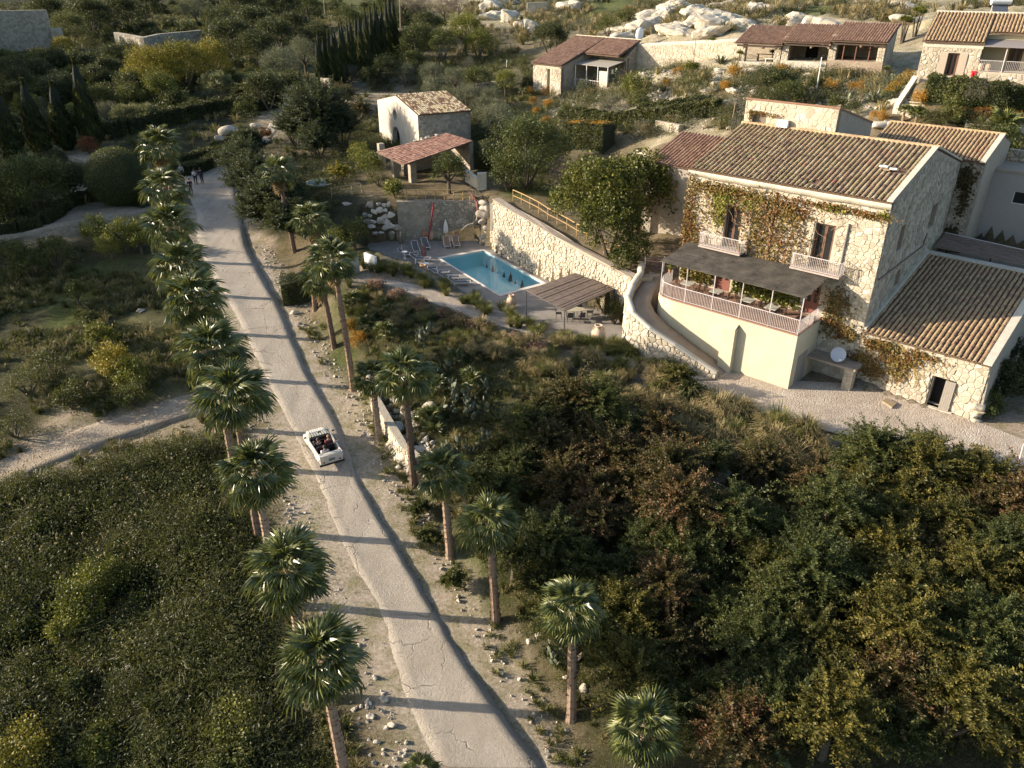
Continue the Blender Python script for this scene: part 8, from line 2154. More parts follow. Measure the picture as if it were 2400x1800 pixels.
# hillside shrubs round the rock garden
for u, v, r, h, k in ((1790, 185, 1.9, 1.2, 'hedge'), (1830, 200, 2.0, 1.3, 'dark'), (1765, 215, 1.6, 1.1, 'hedge'), (1850, 225, 1.8, 1.2, 'carob'), (1800, 240, 1.8, 1.1, 'hedge'), (1730, 255, 1.5, 1.0, 'grey'), (1740, 290, 1.4, 1.3, 'grey'), (1700, 280, 1.5, 1.0, 'hedge')):
 T(k, u, v, r, h, 'dense dark shrub of the mass below the open shelters', 'shrub', 'shrub', group='shrub mass below the open shelters', trunk=False)
for u, v, r, h, k, lb in ((1485, 205, 1.9, 1.9, 'lime', 'tall green shrub in the middle of the rock garden'), (1500, 235, 1.3, 1.0, 'carob', 'dark shrub at the foot of the tall rock garden shrub'), (1380, 250, 1.7, 1.0, 'weed', 'spreading shrub below the prickly pear thicket'), (1330, 265, 1.3, .9, 'carob', 'dark shrub beside the orange edged path'), (1440, 240, 1.0, .7, 'grey', 'grey cushion shrub on the rock garden path'), (1420, 255, .9, .6, 'grey', 'second grey cushion shrub on the rock garden path'), (1505, 305, 1.2, .9, 'grey', 'silver shrub below the clipped hedge rows'), (1340, 185, 1.3, 1.0, 'feather', 'fine green shrub at the cottage front wall'), (1470, 310, 1.0, 1.0, 'hedge', 'round clipped ball tree in front of the low tiled wing'), (1240, 195, 1.2, 1.2, 'dark', 'dark plant at the cottage end wall'), (1370, 205, 1.2, .9, 'olive', 'grey green palm like shrub beside the cactus'), (1620, 160, .9, .9, 'lime', 'bushy yucca in front of the hillside wall'), (2290, 215, 1.3, 1.6, 'grey', 'grey leaved tree in front of the ivy hedge'), (2340, 225, 1.3, 1.3, 'dark', 'dark round tree in front of the ivy hedge'), (2240, 262, 1.4, .9, 'carob', 'green shrub under the orange hedge'), (2180, 280, 1.2, .8, 'weed', 'green shrub above the rear building roof'), (2300, 300, 1.2, .8, 'weed', 'low plant over the rear building ridge'), (2350, 330, 1.5, 1.2, 'carob', 'dark bush behind the rear building gable'), (1960, 245, .8, .6, 'carob', 'small dark bush near the white garden pole'), (1915, 195, .8, .6, 'carob', 'dark cushion bush beside the white pole'), (2000, 262, .9, .5, 'weed', 'green cushion above the upper room roof'), (2275, 330, 1.0, .6, 'carob', 'green creeper on the back of the rear building')):
 T(k, u, v, r, h, lb, 'shrub', 'shrub', trunk=k == 'lime')
hedge('long dark clipped hedge row with orange young tips above the mulberry', [(1330, 345), (1380, 345), (1425, 352)], 2.0, 2.6, dens=200, top='orange', lf=1.8)
hedge('rosemary hedge row curving behind the low tiled wing', [(1350, 285), (1430, 300), (1520, 290), (1600, 280), (1680, 268)], 1.8, 1.5, dens=190, mat='hedge', lf=2.0)
hedge('upper rosemary hedge row of the rock garden', [(1500, 270), (1580, 262), (1660, 252)], 1.7, 1.2, dens=170, lf=1.8)
hedge('green ivy hedge with orange flowers below the hill house', [(2165, 235), (2260, 245), (2410, 268)], 1.3, 2.1, dens=220, mat='carob', lf=1.5)
hedge('rust orange flowering hedge on the terrace under the hill house', [(2225, 275), (2300, 280), (2410, 292)], 1.2, .9, dens=200, kind='rust_flower')
hedge('green and orange edge plant along the stairs', [(2075, 240), (2130, 190)], 1.0, .9, dens=150, mat='lime', top='orange')
for u, v, r, lb in ((1945, 205, .95, 'orange flower cushion beside the white garden pole'), (2008, 208, .9, 'orange flower cushion next to the agaves'), (1720, 172, .9, 'orange flowers at the foot of the lowest shelter'), (1240, 215, .8, 'orange clipped plant at the top of the stepped path'), (1248, 240, .8, 'second orange clipped plant beside the stepped path'), (1258, 262, .6, 'lowest orange plant beside the stepped path'), (1282, 215, .7, 'orange plant on the far side of the stepped path, top'), (1285, 245, .7, 'orange plant on the far side of the stepped path, middle'), (1282, 285, .7, 'orange plant on the far side of the stepped path, foot'), (1515, 305, .7, 'orange yellow flowers near the planter of the rock garden'), (1560, 200, .8, 'orange flowers on the pale rock below the hillside wall'), (1400, 195, .6, 'orange flowers beside the prickly pear thicket'), (1350, 175, .6, 'orange flowers in the veranda bed of the cottage'), (1830, 165, .7, 'orange flowers between the lowest and the middle shelter'), (2060, 275, .8, 'orange flowers at the corner of the upper room roof'), (1700, 205, .8, 'orange flowers beside the shrub mass'), (2160, 232, .9, 'orange flowers at the top of the garden stairs'), (1590, 170, .8, 'orange flowers below the tall agave stalk'), (2370, 285, 1.0, 'rust flowers behind the rear building'), (838, 800, .85, 'large bright orange flower cushion at the wall beside the palms'), (822, 765, .6, 'smaller orange flower cushion above the large one')):
 T('orange', u, v, r, r * .55, lb, 'flowers', 'flower_cushion', trunk=False, zs=.8, group='orange flower cushions')
for k_, (u, v) in enumerate(((880, 668), (930, 690), (985, 712), (1040, 735), (1100, 765), (1140, 770), (1200, 795), (1235, 805), (1260, 815), (1080, 750))):
 T('sedum', u, v, .7, .35, 'pinkish brown flower heads along the slope edge of the path', 'flowers', 'sedum_clump', trunk=False, zs=.5, group='pinkish flower heads along the path')
# agaves, yuccas, cacti
def rosette_mesh(seed, n=26, L=1.0, w_=.09, up=.6):
 g = np.random.default_rng(seed); mb = MB()
 for i in range(n):
  q = i * 2.4; el = R(78 - 66 * (i / n) ** .8) * up / .6; l_ = L * g.uniform(.8, 1.1)
  d = np.array([math.cos(q) * math.cos(el), math.sin(q) * math.cos(el), math.sin(el)]); s_ = np.array([-math.sin(q), math.cos(q), 0]); n_ = np.cross(d, s_)
  m = d * l_ * .45; tip = d * l_ - UP * .06 * l_
  mb.add([-s_ * w_ * .6, s_ * w_ * .6, m + s_ * w_ - n_ * .03, m - s_ * w_ - n_ * .03, tip, m + n_ * .02], [(0, 1, 2, 5), (0, 5, 3), (5, 2, 4), (3, 5, 4)])
 me = mb.mesh('leaf_rosette'); return me
ROS = {k: rosette_mesh(i, *a) for i, (k, a) in enumerate(dict(agave=(24, 1.0, .10, .6), yucca=(46, .62, .035, .62), spiky=(60, .8, .03, .5)).items())}
for me in ROS.values(): me.materials.append(GREEN['agave'])
ROS['yucca'].materials[0] = GREEN['lime']; ROS['spiky'].materials[0] = GREEN['palm']
def rosette(kind, label, u, v, sc, stem=0, name='agave', cat='agave', group='agaves and yuccas of the rock garden', heads=1):
 b = at(u, v, stem * .6); t = thing(name, label, cat, b, rnd.uniform(0, 6), group); mb = MB()
 for k_ in range(heads):
  q = 6.28 * k_ / heads; ox, oy = (.35 * stem * math.cos(q) * .5, .35 * stem * math.sin(q) * .5) if heads > 1 else (0, 0); h = stem * rnd.uniform(.75, 1.1)
  if stem: mb.tube([(ox * .3, oy * .3, -.2), (ox, oy, h)], [.10, .07], 6)
  o = put('leaf_rosette', ROS[kind], None, t, (ox, oy, h)); o.scale = (sc,) * 3
 if stem: put('stem', mb.mesh('stem'), M_bark, t)
for u, v, sc, lb in ((2048, 240, 1.5, 'large agave at the stairs side of the rock garden'), (2030, 215, 1.2, 'agave behind the second orange cushion'), (2090, 205, 1.4, 'agave just below the stairs hedge'), (2075, 225, 1.2, 'agave between the two larger ones'), (2000, 225, .9, 'small agave under the orange cushion'), (1885, 165, 1.6, 'tall pale agave in front of the middle shelter'), (1870, 178, 1.2, 'darker agave beside the tall pale one'), (1690, 150, 1.5, 'agave clump in front of the hillside wall'), (1725, 152, 1.2, 'agave next to the lowest shelter pillar'), (1610, 178, 1.3, 'agave with tall dry stalk'), (1555, 215, 1.1, 'grey agave on the pale rock'), (1520, 190, 1.0, 'agave near the tall rock garden shrub'), (1415, 230, .9, 'agave on the rock garden path'), (1560, 190, .8, 'small agave at the orange flowers'), (1350, 235, 1.2, 'agave among the shrubs below the cottage')):
 rosette('agave', lb, u, v, sc)
MB().tube([at(1622, 178), at(1622, 178) + UP * 4.2], [.05, .03], 5).build('agave_stalk', M_twig).update({'label': 'tall dry flower stalk above the agave near the hillside wall', 'category': 'stalk'}) if False else tag(MB().tube([at(1622, 178), at(1622, 178) + UP * 4.2], [.05, .03], 5).build('agave_stalk', M_twig), 'tall dry flower stalk above the agave near the hillside wall', 'stalk')
for u, v, st, hd, lb in ((2120, 70, 2.4, 6, 'tall yucca clump between the shelters and the hill house'), (2150, 50, 2.8, 5, 'highest yucca heads next to the hill house roof'), (1815, 135, 1.6, 2, 'yucca between the lowest and middle shelter'), (1835, 150, 1.0, 2, 'lower yucca at the shelter pillar'), (1925, 125, 1.8, 2, 'yucca in front of the middle shelter pillar'), (2060, 135, 1.2, 3, 'bushy yucca at the end of the highest shelter'), (1665, 110, 1.8, 2, 'yucca against the hillside wall'), (1515, 138, 1.6, 4, 'bushy yucca in the shade edge beside the cottage'), (1455, 140, 1.6, 4, 'yucca next to the cottage side wall'), (1735, 138, 1.2, 2, 'yucca at the corner of the lowest shelter'), (1870, 235, 1.0, 2, 'yucca above the upper room'), (1925, 160, 1.0, 1, 'thin yucca beside the white pole'), (2075, 175, 1.4, 1, 'thin dry yucca on the slope')):
 rosette('yucca', lb, u, v, 1.0 if hd < 4 else 1.15, st, 'yucca', 'yucca', heads=hd)
PAD = MB(); PAD.blob((0, 0, .17), (.115, .028, .18), 2, .03, 2); PAD = PAD.mesh('pad', (0, 0, 0), True); PAD.materials.append(leafy('cactus_pad', [(.055, .07, .045), (.085, .10, .065), (.12, .13, .085), (.17, .17, .10)], .55, .02))
def cactus(label, u, v, n, spread, h, sc=1.0, group='prickly pears'):
 b = at(u, v); t = thing('prickly_pear', label, 'cactus', b, 0, group); r = random.Random(int(u + v)); pts = []
 for i in range(n):
  if pts and r.random() < .72:
   p, yw = r.choice(pts[-40:]); p = p + np.array([r.gauss(0, .10), r.gauss(0, .10), r.uniform(.18, .30) * sc])
  else: p = np.array([r.gauss(0, spread * .5), r.gauss(0, spread * .5), r.uniform(.0, .25)])
  if p[2] > h: continue
  yw = r.uniform(0, 3.14); pts.append((p, yw))
  o = put('pad', PAD, None, t, tuple(p)); o.rotation_euler = (r.gauss(0, .35), r.gauss(0, .4), yw); k_ = sc * r.uniform(.75, 1.2); o.scale = (k_, k_, k_)
for u, v, n, s_, h, sc, lb in ((1105, 965, 130, 1.3, 1.6, 1.15, 'largest prickly pear thicket on the slope, pads lit at its top'), (1060, 1080, 80, .9, 1.2, 1.05, 'prickly pear lower down between rock wall and thicket'), (1120, 1060, 60, .9, 1.2, 1.05, 'prickly pear beside the rusty bushes'), (990, 800, 60, .8, 1.1, 1.0, 'dark prickly pear among the low fan palms'), (1030, 880, 28, .5, .9, .95, 'small prickly pear with few lit pads'), (1310, 1560, 46, .6, .9, .9, 'prickly pear by the wall foot near the second lowest slim palm'), (985, 1095, 30, .5, .8, .9, 'prickly pear spilling over the rock wall'), (1430, 205, 70, 1.3, 2.0, 1.6, 'tall prickly pear thicket below the cottage veranda'), (1395, 200, 50, 1.0, 2.2, 1.6, 'upright pale cactus clump below the cottage'), (1992, 140, 14, .4, 1.6, 1.6, 'prickly pear in front of the highest shelter'), (1880, 200, 14, .4, 1.5, 1.4, 'prickly pear beside the dark cushion bush'), (1985, 250, 14, .5, 1.2, 1.4, 'prickly pear above the upper room roof')):
 cactus(lb, u, v, n, s_, h, sc)
rosette('spiky', 'dark spiky yucca at the edge of the rock wall', 1018, 1010, 1.1, .3, 'yucca', 'yucca')
# ------------------------------------------------------------------ the thicket on the slope below the gravel yard
REG = [at(u, v)[:2] for u, v in ((1075, 1200), (1175, 1330), (1390, 1640), (1500, 1795), (2420, 1795), (2420, 1200), (2250, 1120), (2050, 1110), (1950, 1175), (1760, 1150), (1600, 1060), (1450, 1000), (1290, 985), (1190, 1050))]
xs_, ys_ = [p[0] for p in REG], [p[1] for p in REG]
r = random.Random(77); PTS = []
for k_ in range(9000):
 x, y = r.uniform(min(xs_), max(xs_)), r.uniform(min(ys_), max(ys_))
 if not in_poly(np.array([x]), np.array([y]), REG)[0]: continue
 if all((x - a) ** 2 + (y - b) ** 2 > (1.85) ** 2 for a, b, c in PTS): PTS.append((x, y, r.random()))
def pix(x, y, z):
 z = z - CAM_Z; d = y * _c - z * _s
 return 1200 + FPX * x / d, 900 - FPX * (y * _s + z * _c) / d
gap = at(1720, 1190)[:2]
for x, y, q in PTS:
 z = float(ground_z(x, y)); u, v = pix(x, y, z + 1.4)
 if math.hypot(x - gap[0], y - gap[1]) < 2.2: continue
 if v < 1270 and 1250 < u < 1640: kind = 'rusty' if q < .62 else 'feather'
 elif u > 1900 and v > 1130: kind = 'gold' if q < .62 else ('rusty' if q < .74 else 'feather')
 elif u < 1480: kind = 'feather' if q < .8 else 'gold'
 else: kind = 'rusty' if q < .34 else ('feather' if q < .8 else 'gold')
 kn = dict(feather='feathery dark green', rusty='rust tipped', gold='golden green')[kind]
 zone = 'beside the prickly pears, above the road bend' if u < 1330 and v < 1300 else 'next to the slim palms along the road' if u < 1480 else 'just under the bank of pale tussocks' if v < 1270 else 'in the shaded bottom of the thicket' if u < 1980 else 'in the sunlit corner of the thicket'
 rr = r.uniform(1.3, 2.5)
 tree('thicket_shrub', 'shrub', kn + ' shrub ' + zone, kind, 0, 0, rr, rr * r.uniform(.75, 1.15), 'thicket below the gravel yard, ' + kn + ' ' + zone, True, .9, None, 1.0, (x, y))
for u, v, r_, h, k, lb in ((1590, 880, 1.35, 1.2, 'gold', 'green golden shrub standing out at the corner of the gravel yard'), (1620, 920, 1.1, .9, 'feather', 'shrub just below the yard corner shrub'), (2010, 1090, 1.7, 1.1, 'feather', 'spiky topped green shrub at the yard edge'), (2160, 1060, 2.0, 1.3, 'feather', 'large feathery shrub overlapping the gravel yard'), (2230, 1130, 1.8, 1.2, 'feather', 'feathery shrub with long lit sprays below the yard'), (2100, 1170, 1.8, 1.2, 'feather', 'hanging feathery shrub under the yard edge'), (2310, 945, 1.2, .8, 'carob', 'dark climber at the outer corner of the tiled wing'), (2370, 900, 1.6, 1.4, 'dark', 'dark bush in the shade of the tiled wing'), (2395, 850, 1.8, 1.6, 'dark', 'dark tree at the photo edge beside the tiled wing'), (985, 1190, .8, .6, 'feather', 'bright green verge bush, upper one beside the road'), (1010, 1260, .8, .6, 'feather', 'bright green verge bush, middle one beside the road'), (1060, 1360, .8, .6, 'feather', 'bright green verge bush, lowest one beside the road')):
 T(k, u, v, r_, h, lb, 'shrub', 'shrub', trunk=False)
t = thing('dead_branch', 'bare pale dead branches lying in the gap of the thicket', 'branches', at(1720, 1195)); r = random.Random(8)
p0 = wloc(t)
for k_ in range(9):
 p = np.zeros(3) + np.array([r.gauss(0, .3), r.gauss(0, .3), .25]); d = unit(np.array([r.gauss(-.4, .8), r.gauss(0, .8), r.uniform(.1, .8)])); mb = MB(); pts = [p]
 for s_ in range(7): d = unit(d + np.array([r.gauss(0, .35), r.gauss(0, .35), r.gauss(-.05, .2)])); p = p + d * .36; pts.append(p)
 mb.tube(pts, [.05 - .006 * i for i in range(8)], 5)
 for i in (2, 3, 4, 5, 6):
  q = pts[i]; e = unit(d + np.array([r.gauss(0, .8), r.gauss(0, .8), r.gauss(.2, .5)])); mb.tube([q, q + e * .3, q + e * .55 + np.array([r.gauss(0, .1), 0, .05])], [.018, .012, .006], 4)
 put('branch', mb.mesh('branch'), plain('dead_wood', (.33, .27, .22), .9, 0, .2, 12), t)
# ------------------------------------------------------------------ rocks of the hill and verge
def rock(label, u, v, s_, seed, group=None, flat_=.6, sink=.3):
 p = at(u, v); mb = MB(); mb.blob(p + UP * s_ * flat_ * (1 - sink) * .5, (s_ * 1.3, s_, s_ * flat_), seed, .24, 3)
 if s_ > 1.2:
  a = np.array(mb.v); c = p + 0; k = a - c
  for f_, w_ in ((.9, .30), (2.1, .15), (4.6, .07)):
   n_ = np.sin(a[:, 0] * f_ + seed) * np.sin(a[:, 1] * f_ * 1.3 + 2 * seed) + .7 * np.sin(a[:, 2] * f_ * 2.2 + a[:, 0] * f_ * .6)
   a = a + k / (np.linalg.norm(k, axis=1)[:, None] + .1) * (n_ * w_ * s_ * .5)[:, None]
  mb.v = [tuple(q) for q in a]
 return tag(mb.build('rock', M_outcrop), label, 'rock', group)
M_outcrop = stony('pale_outcrop', (.40, .345, .26), (.52, .46, .36), (.60, .54, .43), .5, 1.0, fine=3)
for i, (u, v, s_) in enumerate(((1490, 84, 2.6), (1530, 72, 3.0), (1575, 80, 2.4), (1620, 66, 2.8), (1465, 92, 1.7), (1660, 74, 2.2), (1700, 60, 2.6), (1560, 45, 2.8), (1640, 38, 2.4), (1750, 62, 2.0), (1600, 20, 2.8), (1820, 62, 2.0), (1870, 54, 2.2), (1780, 30, 2.2), (1930, 58, 1.8), (1700, 20, 2.6), (2100, 20, 2.2), (2130, 50, 1.6))):
 rock('smooth pale rock dome of the outcrop above the hillside wall', u, v, s_ * 1.15, i + 3, 'outcrop above the hillside wall', .5, 1.0)
for i, (u, v, s_) in enumerate(((1180, 12, 3.2), (1160, 45, 2.4), (1190, 50, 2.0), (1150, 28, 2.4), (1240, 70, 1.8), (1215, 62, 1.6), (1250, 78, 1.2), (1340, 22, 2.6), (1365, 10, 2.6))):
 rock('jagged pale rock of the outcrop above the yellow green tree', u, v, s_, i + 23, 'outcrop above the yellow green tree', .8, .5)
r = random.Random(12)
for i in range(60):
 u, v = r.uniform(1420, 2120), r.uniform(165, 300)
 if (1740 < u < 1880 and v > 170) or (u < 1700 and v > 255) or (v > 235 and 1740 < u < 2060): continue
 rock('pale rock lying in the rock garden slope', u, v, r.uniform(.3, .9), i + 40, 'rocks of the rock garden', .55, .6)
for i, (u, v, s_) in enumerate(((690, 735, .3), (330, 730, .3), (905, 985, .5), (925, 1010, .55), (940, 1040, .5), (955, 1075, .5), (985, 1060, .5), (1010, 960, .45), (885, 930, .4), (1265, 1490, .2), (1240, 1505, .14), (1330, 1590, .18), (1370, 1615, .2), (900, 1640, .16), (870, 1680, .14), (920, 1700, .17), (885, 1740, .13), (2350, 1160, .45), (1680, 1130, .35), (1700, 1115, .4), (1665, 1150, .3), (880, 900, .4), (868, 880, .35))):
 rock('pale loose rock beside the road verge or slope wall' if u < 1500 else 'pale rock showing on the bank below the gravel yard', u, v, s_, i + 200, 'loose rocks along the road' if u < 1500 else 'rocks on the yard bank', .75, .3)
# ------------------------------------------------------------------ uncountable cover
def scatter(name, protos, P, sc, seed, tilt=.25):
 """many copies of small plants or stones as one mass, by geometry nodes"""
 g = np.random.default_rng(seed); n = len(P)
 me = bpy.data.meshes.new(name); me.vertices.add(n); me.vertices.foreach_set('co', np.asarray(P, np.float32).ravel())
 a = me.attributes.new('rot', 'FLOAT_VECTOR', 'POINT'); a.data.foreach_set('vector', np.stack([g.normal(size=n) * tilt, g.normal(size=n) * tilt, g.random(n) * 6.283], 1).astype(np.float32).ravel())
 a = me.attributes.new('siz', 'FLOAT', 'POINT'); a.data.foreach_set('value', np.asarray(sc, np.float32))
 a = me.attributes.new('pick', 'INT', 'POINT'); a.data.foreach_set('value', g.integers(0, len(protos), n).astype(np.int32))
 o = put(name, me, None); tag(o, kind='stuff')
 cl = bpy.data.collections.new(name + '_kinds')
 for i, m_ in enumerate(protos):
  q = bpy.data.objects.new(f'{name}_kind_{i}', m_); cl.objects.link(q)
 ng = bpy.data.node_groups.new(name, 'GeometryNodeTree')
 ng.interface.new_socket('Geometry', in_out='INPUT', socket_type='NodeSocketGeometry'); ng.interface.new_socket('Geometry', in_out='OUTPUT', socket_type='NodeSocketGeometry')
 N = ng.nodes.new; gi, go = N('NodeGroupInput'), N('NodeGroupOutput')
 ci = N('GeometryNodeCollectionInfo'); ci.inputs['Collection'].default_value = cl; ci.inputs['Separate Children'].default_value = True; ci.inputs['Reset Children'].default_value = True
 ip = N('GeometryNodeInstanceOnPoints'); ip.inputs['Pick Instance'].default_value = True
 def attr(nm, ty):
  x = N('GeometryNodeInputNamedAttribute'); x.data_type = ty; x.inputs['Name'].default_value = nm; return x.outputs[0]
 L = ng.links.new
 L(gi.outputs[0], ip.inputs['Points']); L(ci.outputs[0], ip.inputs['Instance']); L(attr('pick', 'INT'), ip.inputs['Instance Index'])
 L(attr('rot', 'FLOAT_VECTOR'), ip.inputs['Rotation']); L(attr('siz', 'FLOAT'), ip.inputs['Scale']); L(ip.outputs[0], go.inputs[0])
 o.modifiers.new('cover', 'NODES').node_group = ng
 return o
def region(poly_px, n, seed, keep=None):
 poly = [at(*q)[:2] for q in poly_px]; g = np.random.default_rng(seed)
 lo, hi = np.min(poly, 0), np.max(poly, 0)
 xy = g.uniform(lo, hi, (n * 3, 2)); m_ = in_poly(xy[:, 0], xy[:, 1], poly)
 d1, _ = seg_dist(xy[:, 0], xy[:, 1], RC); d2, _ = seg_dist(xy[:, 0], xy[:, 1], PC)
 m_ &= (d1 > 2.5) & (d2 > 1.15) & ~in_poly(xy[:, 0], xy[:, 1], DECK) & ~in_poly(xy[:, 0], xy[:, 1], YARD)
 if keep is not None: m_ &= keep(xy, g)
 xy = xy[m_][:n]
 return np.concatenate([xy, ground_z(xy[:, 0], xy[:, 1])[:, None]], 1), g
def herb_mesh(seed, mat, n=70, h=.5, sp=.4):
 g = np.random.default_rng(seed); n = int(n * 2.6); P = g.normal(size=(n, 3)) * np.array([sp, sp, h * .4]); P[:, 2] = np.abs(P[:, 2])
 l_ = g.uniform(.016, .045, n)[:, None]; d = unit(g.normal(size=(n, 3)) + UP * .4); V, F = quads(P, d * l_, unit(np.cross(d, g.normal(size=(n, 3)))) * l_ * .35)
 me = np_mesh('herb', V, F); me.materials.append(GREEN[mat]); return me
WEED = [tussock_mesh(40, 'weed', .5, 60, .016, .5), tussock_mesh(41, 'tuss', .38, 50, .014, .4), herb_mesh(1, 'weed', 90, .5, .34), herb_mesh(2, 'lime', 60, .6, .28), tussock_mesh(42, 'straw', .55, 40, .012, .5), herb_mesh(3, 'weed', 110, .35, .42)]
trk = [at(u, v) for u, v in ((-60, 1135), (120, 1060), (280, 1000), (400, 962), (520, 925))]
def patchy(s_, th, seed, clear=None):
 def f(xy, g):
  k = vnoise(xy[:, 0], xy[:, 1], s_, seed) + g.normal(size=len(xy)) * .12 > th
  d, _ = seg_dist(xy[:, 0], xy[:, 1], trk); k &= d > 1.25
  return k
 return f
FIELD = [(-150, 1850), (880, 1850), (760, 1600), (690, 1400), (600, 1180), (520, 960), (470, 820), (430, 700), (380, 600), (330, 575), (-60, 600), (-150, 1000)]
P, g = region(FIELD, 7000, 1, patchy(3.5, -.06, 3)); scatter('field_weeds', WEED, P, g.uniform(.6, 1.5, len(P)), 1)
P, g = region([(-150, 1850), (700, 1850), (600, 1500), (480, 1180), (450, 1060), (200, 1120), (-60, 1190)], 3000, 2, patchy(2.4, -.05, 8)); scatter('tall_weeds', [WEED[0], WEED[2], WEED[3], herb_mesh(5, 'weed', 160, .9, .5)], P, g.uniform(1.3, 2.6, len(P)), 2)
GRS = [tussock_mesh(50, 'tuss', .22, 40, .012, .22), tussock_mesh(51, 'tuss', .3, 40, .012, .3), herb_mesh(7, 'weed', 40, .18, .25)]
VERGE = [(690, 740), (770, 760), (855, 890), (880, 960), (915, 1010), (960, 1120), (990, 1200), (1080, 1330), (1180, 1480), (1400, 1800), (1290, 1800), (1080, 1480), (1000, 1320), (925, 1160), (860, 1000), (800, 930), (735, 850), (690, 770)]
P, g = region(VERGE, 1800, 3, patchy(2.2, .0, 5)); scatter('verge_grass', GRS, P, g.uniform(.6, 1.4, len(P)), 3)
SLOPE = [(800, 700), (900, 680), (1100, 770), (1300, 860), (1560, 920), (1800, 1000), (2050, 1080), (2420, 1130), (2420, 1790), (1450, 1790), (1180, 1400), (1020, 1150), (960, 1060), (880, 900), (830, 780)]
P, g = region(SLOPE, 6000, 4, patchy(2.8, -.3, 6)); scatter('slope_undergrowth', WEED + [herb_mesh(8, 'carob', 120, .5, .4)], P, g.uniform(.5, 1.1, len(P)), 4)
ROCKS = []
for s_ in range(4):
 mb = MB(); mb.blob((0, 0, .03), (.10, .08, .06), s_ + 60, .3, 1); m_ = mb.mesh('stone'); m_.materials.append(M_boulder); ROCKS.append(m_)
def near_road(lo, hi):
 def f(xy, g):
  d, _ = seg_dist(xy[:, 0], xy[:, 1], RC); return (d > lo) & (d < hi) & (xy[:, 1] < 84)
 return f
P, g = region([(-100, 1900), (1500, 1900), (1100, 1400), (860, 900), (720, 560), (420, 560), (430, 800), (600, 1400)], 5200, 5, near_road(1.7, 4.2)); scatter('verge_stones', ROCKS, P, g.uniform(.25, 1.3, len(P)) ** 1.6, 5, .6)
P, g = region([(850, 895), (915, 890), (1000, 1000), (1040, 1120), (1000, 1160), (950, 1120), (890, 1010)], 420, 6); scatter('slope_stones', ROCKS, P, g.uniform(.8, 3.2, len(P)), 6, .6)
HILL = [(1420, 190), (1560, 160), (1740, 165), (2080, 160), (2140, 200), (2090, 270), (1960, 250), (1740, 300), (1560, 320), (1440, 320), (1300, 300), (1290, 220)]
P, g = region(HILL, 1500, 7); scatter('hill_stones', ROCKS, P, g.uniform(.5, 1.0, len(P)) ** 3 * 3.6, 7, .6)
P, g = region(HILL, 1500, 8, patchy(3.5, -.08, 9)); scatter('hill_herbs', [WEED[2], WEED[5], herb_mesh(9, 'grey', 120, .5, .45), herb_mesh(10, 'carob', 120, .5, .45), WEED[4]], P, g.uniform(.9, 2.4, len(P)), 8)
UPH = [(1080, 5), (1500, 5), (1900, 5), (2400, 2), (2400, 30), (2100, 60), (1740, 75), (1480, 90), (1440, 100), (1250, 90), (1200, 140), (1050, 150), (1090, 60)]
P, g = region(UPH, 2600, 9, patchy(6, -.02, 11)); scatter('hill_scrub', [WEED[0], WEED[4], tussock_mesh(60, 'straw', .7, 90, .02, .7), herb_mesh(11, 'grey', 160, .6, .6), herb_mesh(12, 'twig', 150, .8, .7), herb_mesh(13, 'carob', 160, .7, .6)], P, g.uniform(1.0, 2.6, len(P)), 9)
GARD = [(640, 560), (600, 330), (800, 240), (1000, 130), (1250, 130), (1300, 300), (1330, 420), (1250, 470), (1180, 450), (1130, 380), (1000, 360), (890, 350), (830, 420), (790, 500)]
P, g = region(GARD, 2600, 10); scatter('garden_undergrowth', [WEED[1], WEED[2], WEED[5], herb_mesh(14, 'dark', 140, .7, .55)], P, g.uniform(.8, 2.2, len(P)), 10)
VAL = [(-200, 520), (330, 560), (420, 430), (640, 250), (780, 215), (1000, 130), (1080, 5), (640, 2), (100, 2), (-250, 10)]
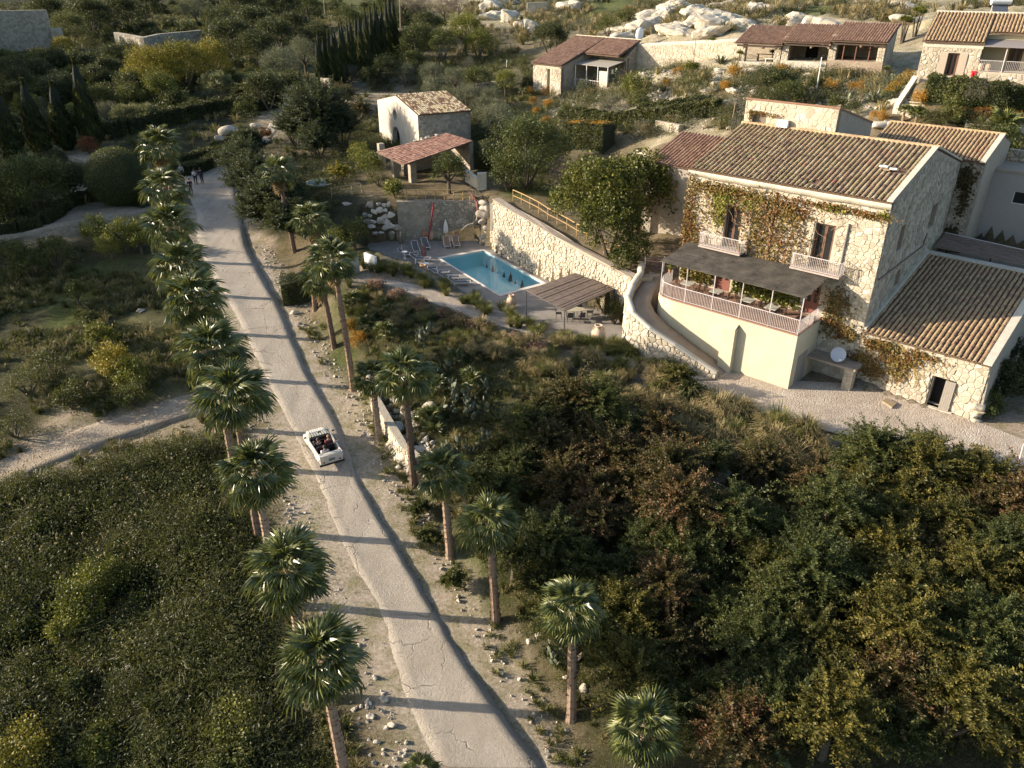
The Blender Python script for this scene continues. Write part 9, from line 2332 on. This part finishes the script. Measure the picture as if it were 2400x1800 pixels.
lanes = [at(u, v) for u, v in ((190, 455), (235, 432), (262, 405), (250, 385), (180, 372), (60, 375))]; lane2 = [at(u, v) for u, v in ((-80, 560), (60, 532), (150, 512), (230, 500), (300, 488), (370, 478))]
def val_keep(xy, g):
 a, _ = seg_dist(xy[:, 0], xy[:, 1], lanes); b, _ = seg_dist(xy[:, 0], xy[:, 1], lane2); return (a > 2) & (b > 2.4)
P, g = region(VAL, 7000, 11, val_keep); scatter('valley_grass', [WEED[1], GRS[1], WEED[2], WEED[4]], P, g.uniform(.8, 2.2, len(P)), 11)
def thick(xy, g):
 q = val_keep(xy, g) & (vnoise(xy[:, 0], xy[:, 1], 9, 13) > .02); u, v = pix(xy[:, 0], xy[:, 1], ground_z(xy[:, 0], xy[:, 1]))
 return q & ~((u < 300) & (v > 255) & (v < 380)) & ~((u > 370) & (v > 330)) & ~((u > 560) & (v > 150) & (v < 200))
P, g = region(VAL, 900, 12, thick)
bm_ = [get_crown('dark', 1.4)[0], get_crown('carob', 1.4)[0], get_crown('dark', .9)[0], get_crown('weed', 1.4)[0]]
P[:, 2] += .4; scatter('valley_thicket', bm_, P, g.uniform(.8, 1.9, len(P)), 12, .3)
# flower heads of the weedy bank
fl = MB(); fl.blob((0, 0, .9), (.05, .05, .04), 1, .2, 1).tube([(0, 0, 0), (.03, 0, .9)], .008, 3, False); fl = fl.mesh('flower_head'); fl.materials.append(plain('pale_umbel', (.34, .25, .12), .9, 0, .2))
P, g = region([(-50, 1150), (450, 1040), (400, 1250), (250, 1420), (-60, 1450)], 170, 13); scatter('umbel_flowers', [fl], P, g.uniform(.9, 1.7, len(P)), 13, .15)
# tall wood outside the frame to the sun side, which shades the valley
r = random.Random(3)
for k_ in range(26):
 y = 66 + 92 * (k_ / 25) + r.uniform(-2, 2); x = -.60 * y - 17 - r.uniform(0, 9)
 tree('wood_tree', 'tree', 'tall dark tree of the wood just outside the photo edge', 'dark', 0, 0, 4.2, 6.5 + r.uniform(-1.5, 2.5), 'wood beyond the photo edge', True, 1.5, None, 1.0, (x, y))
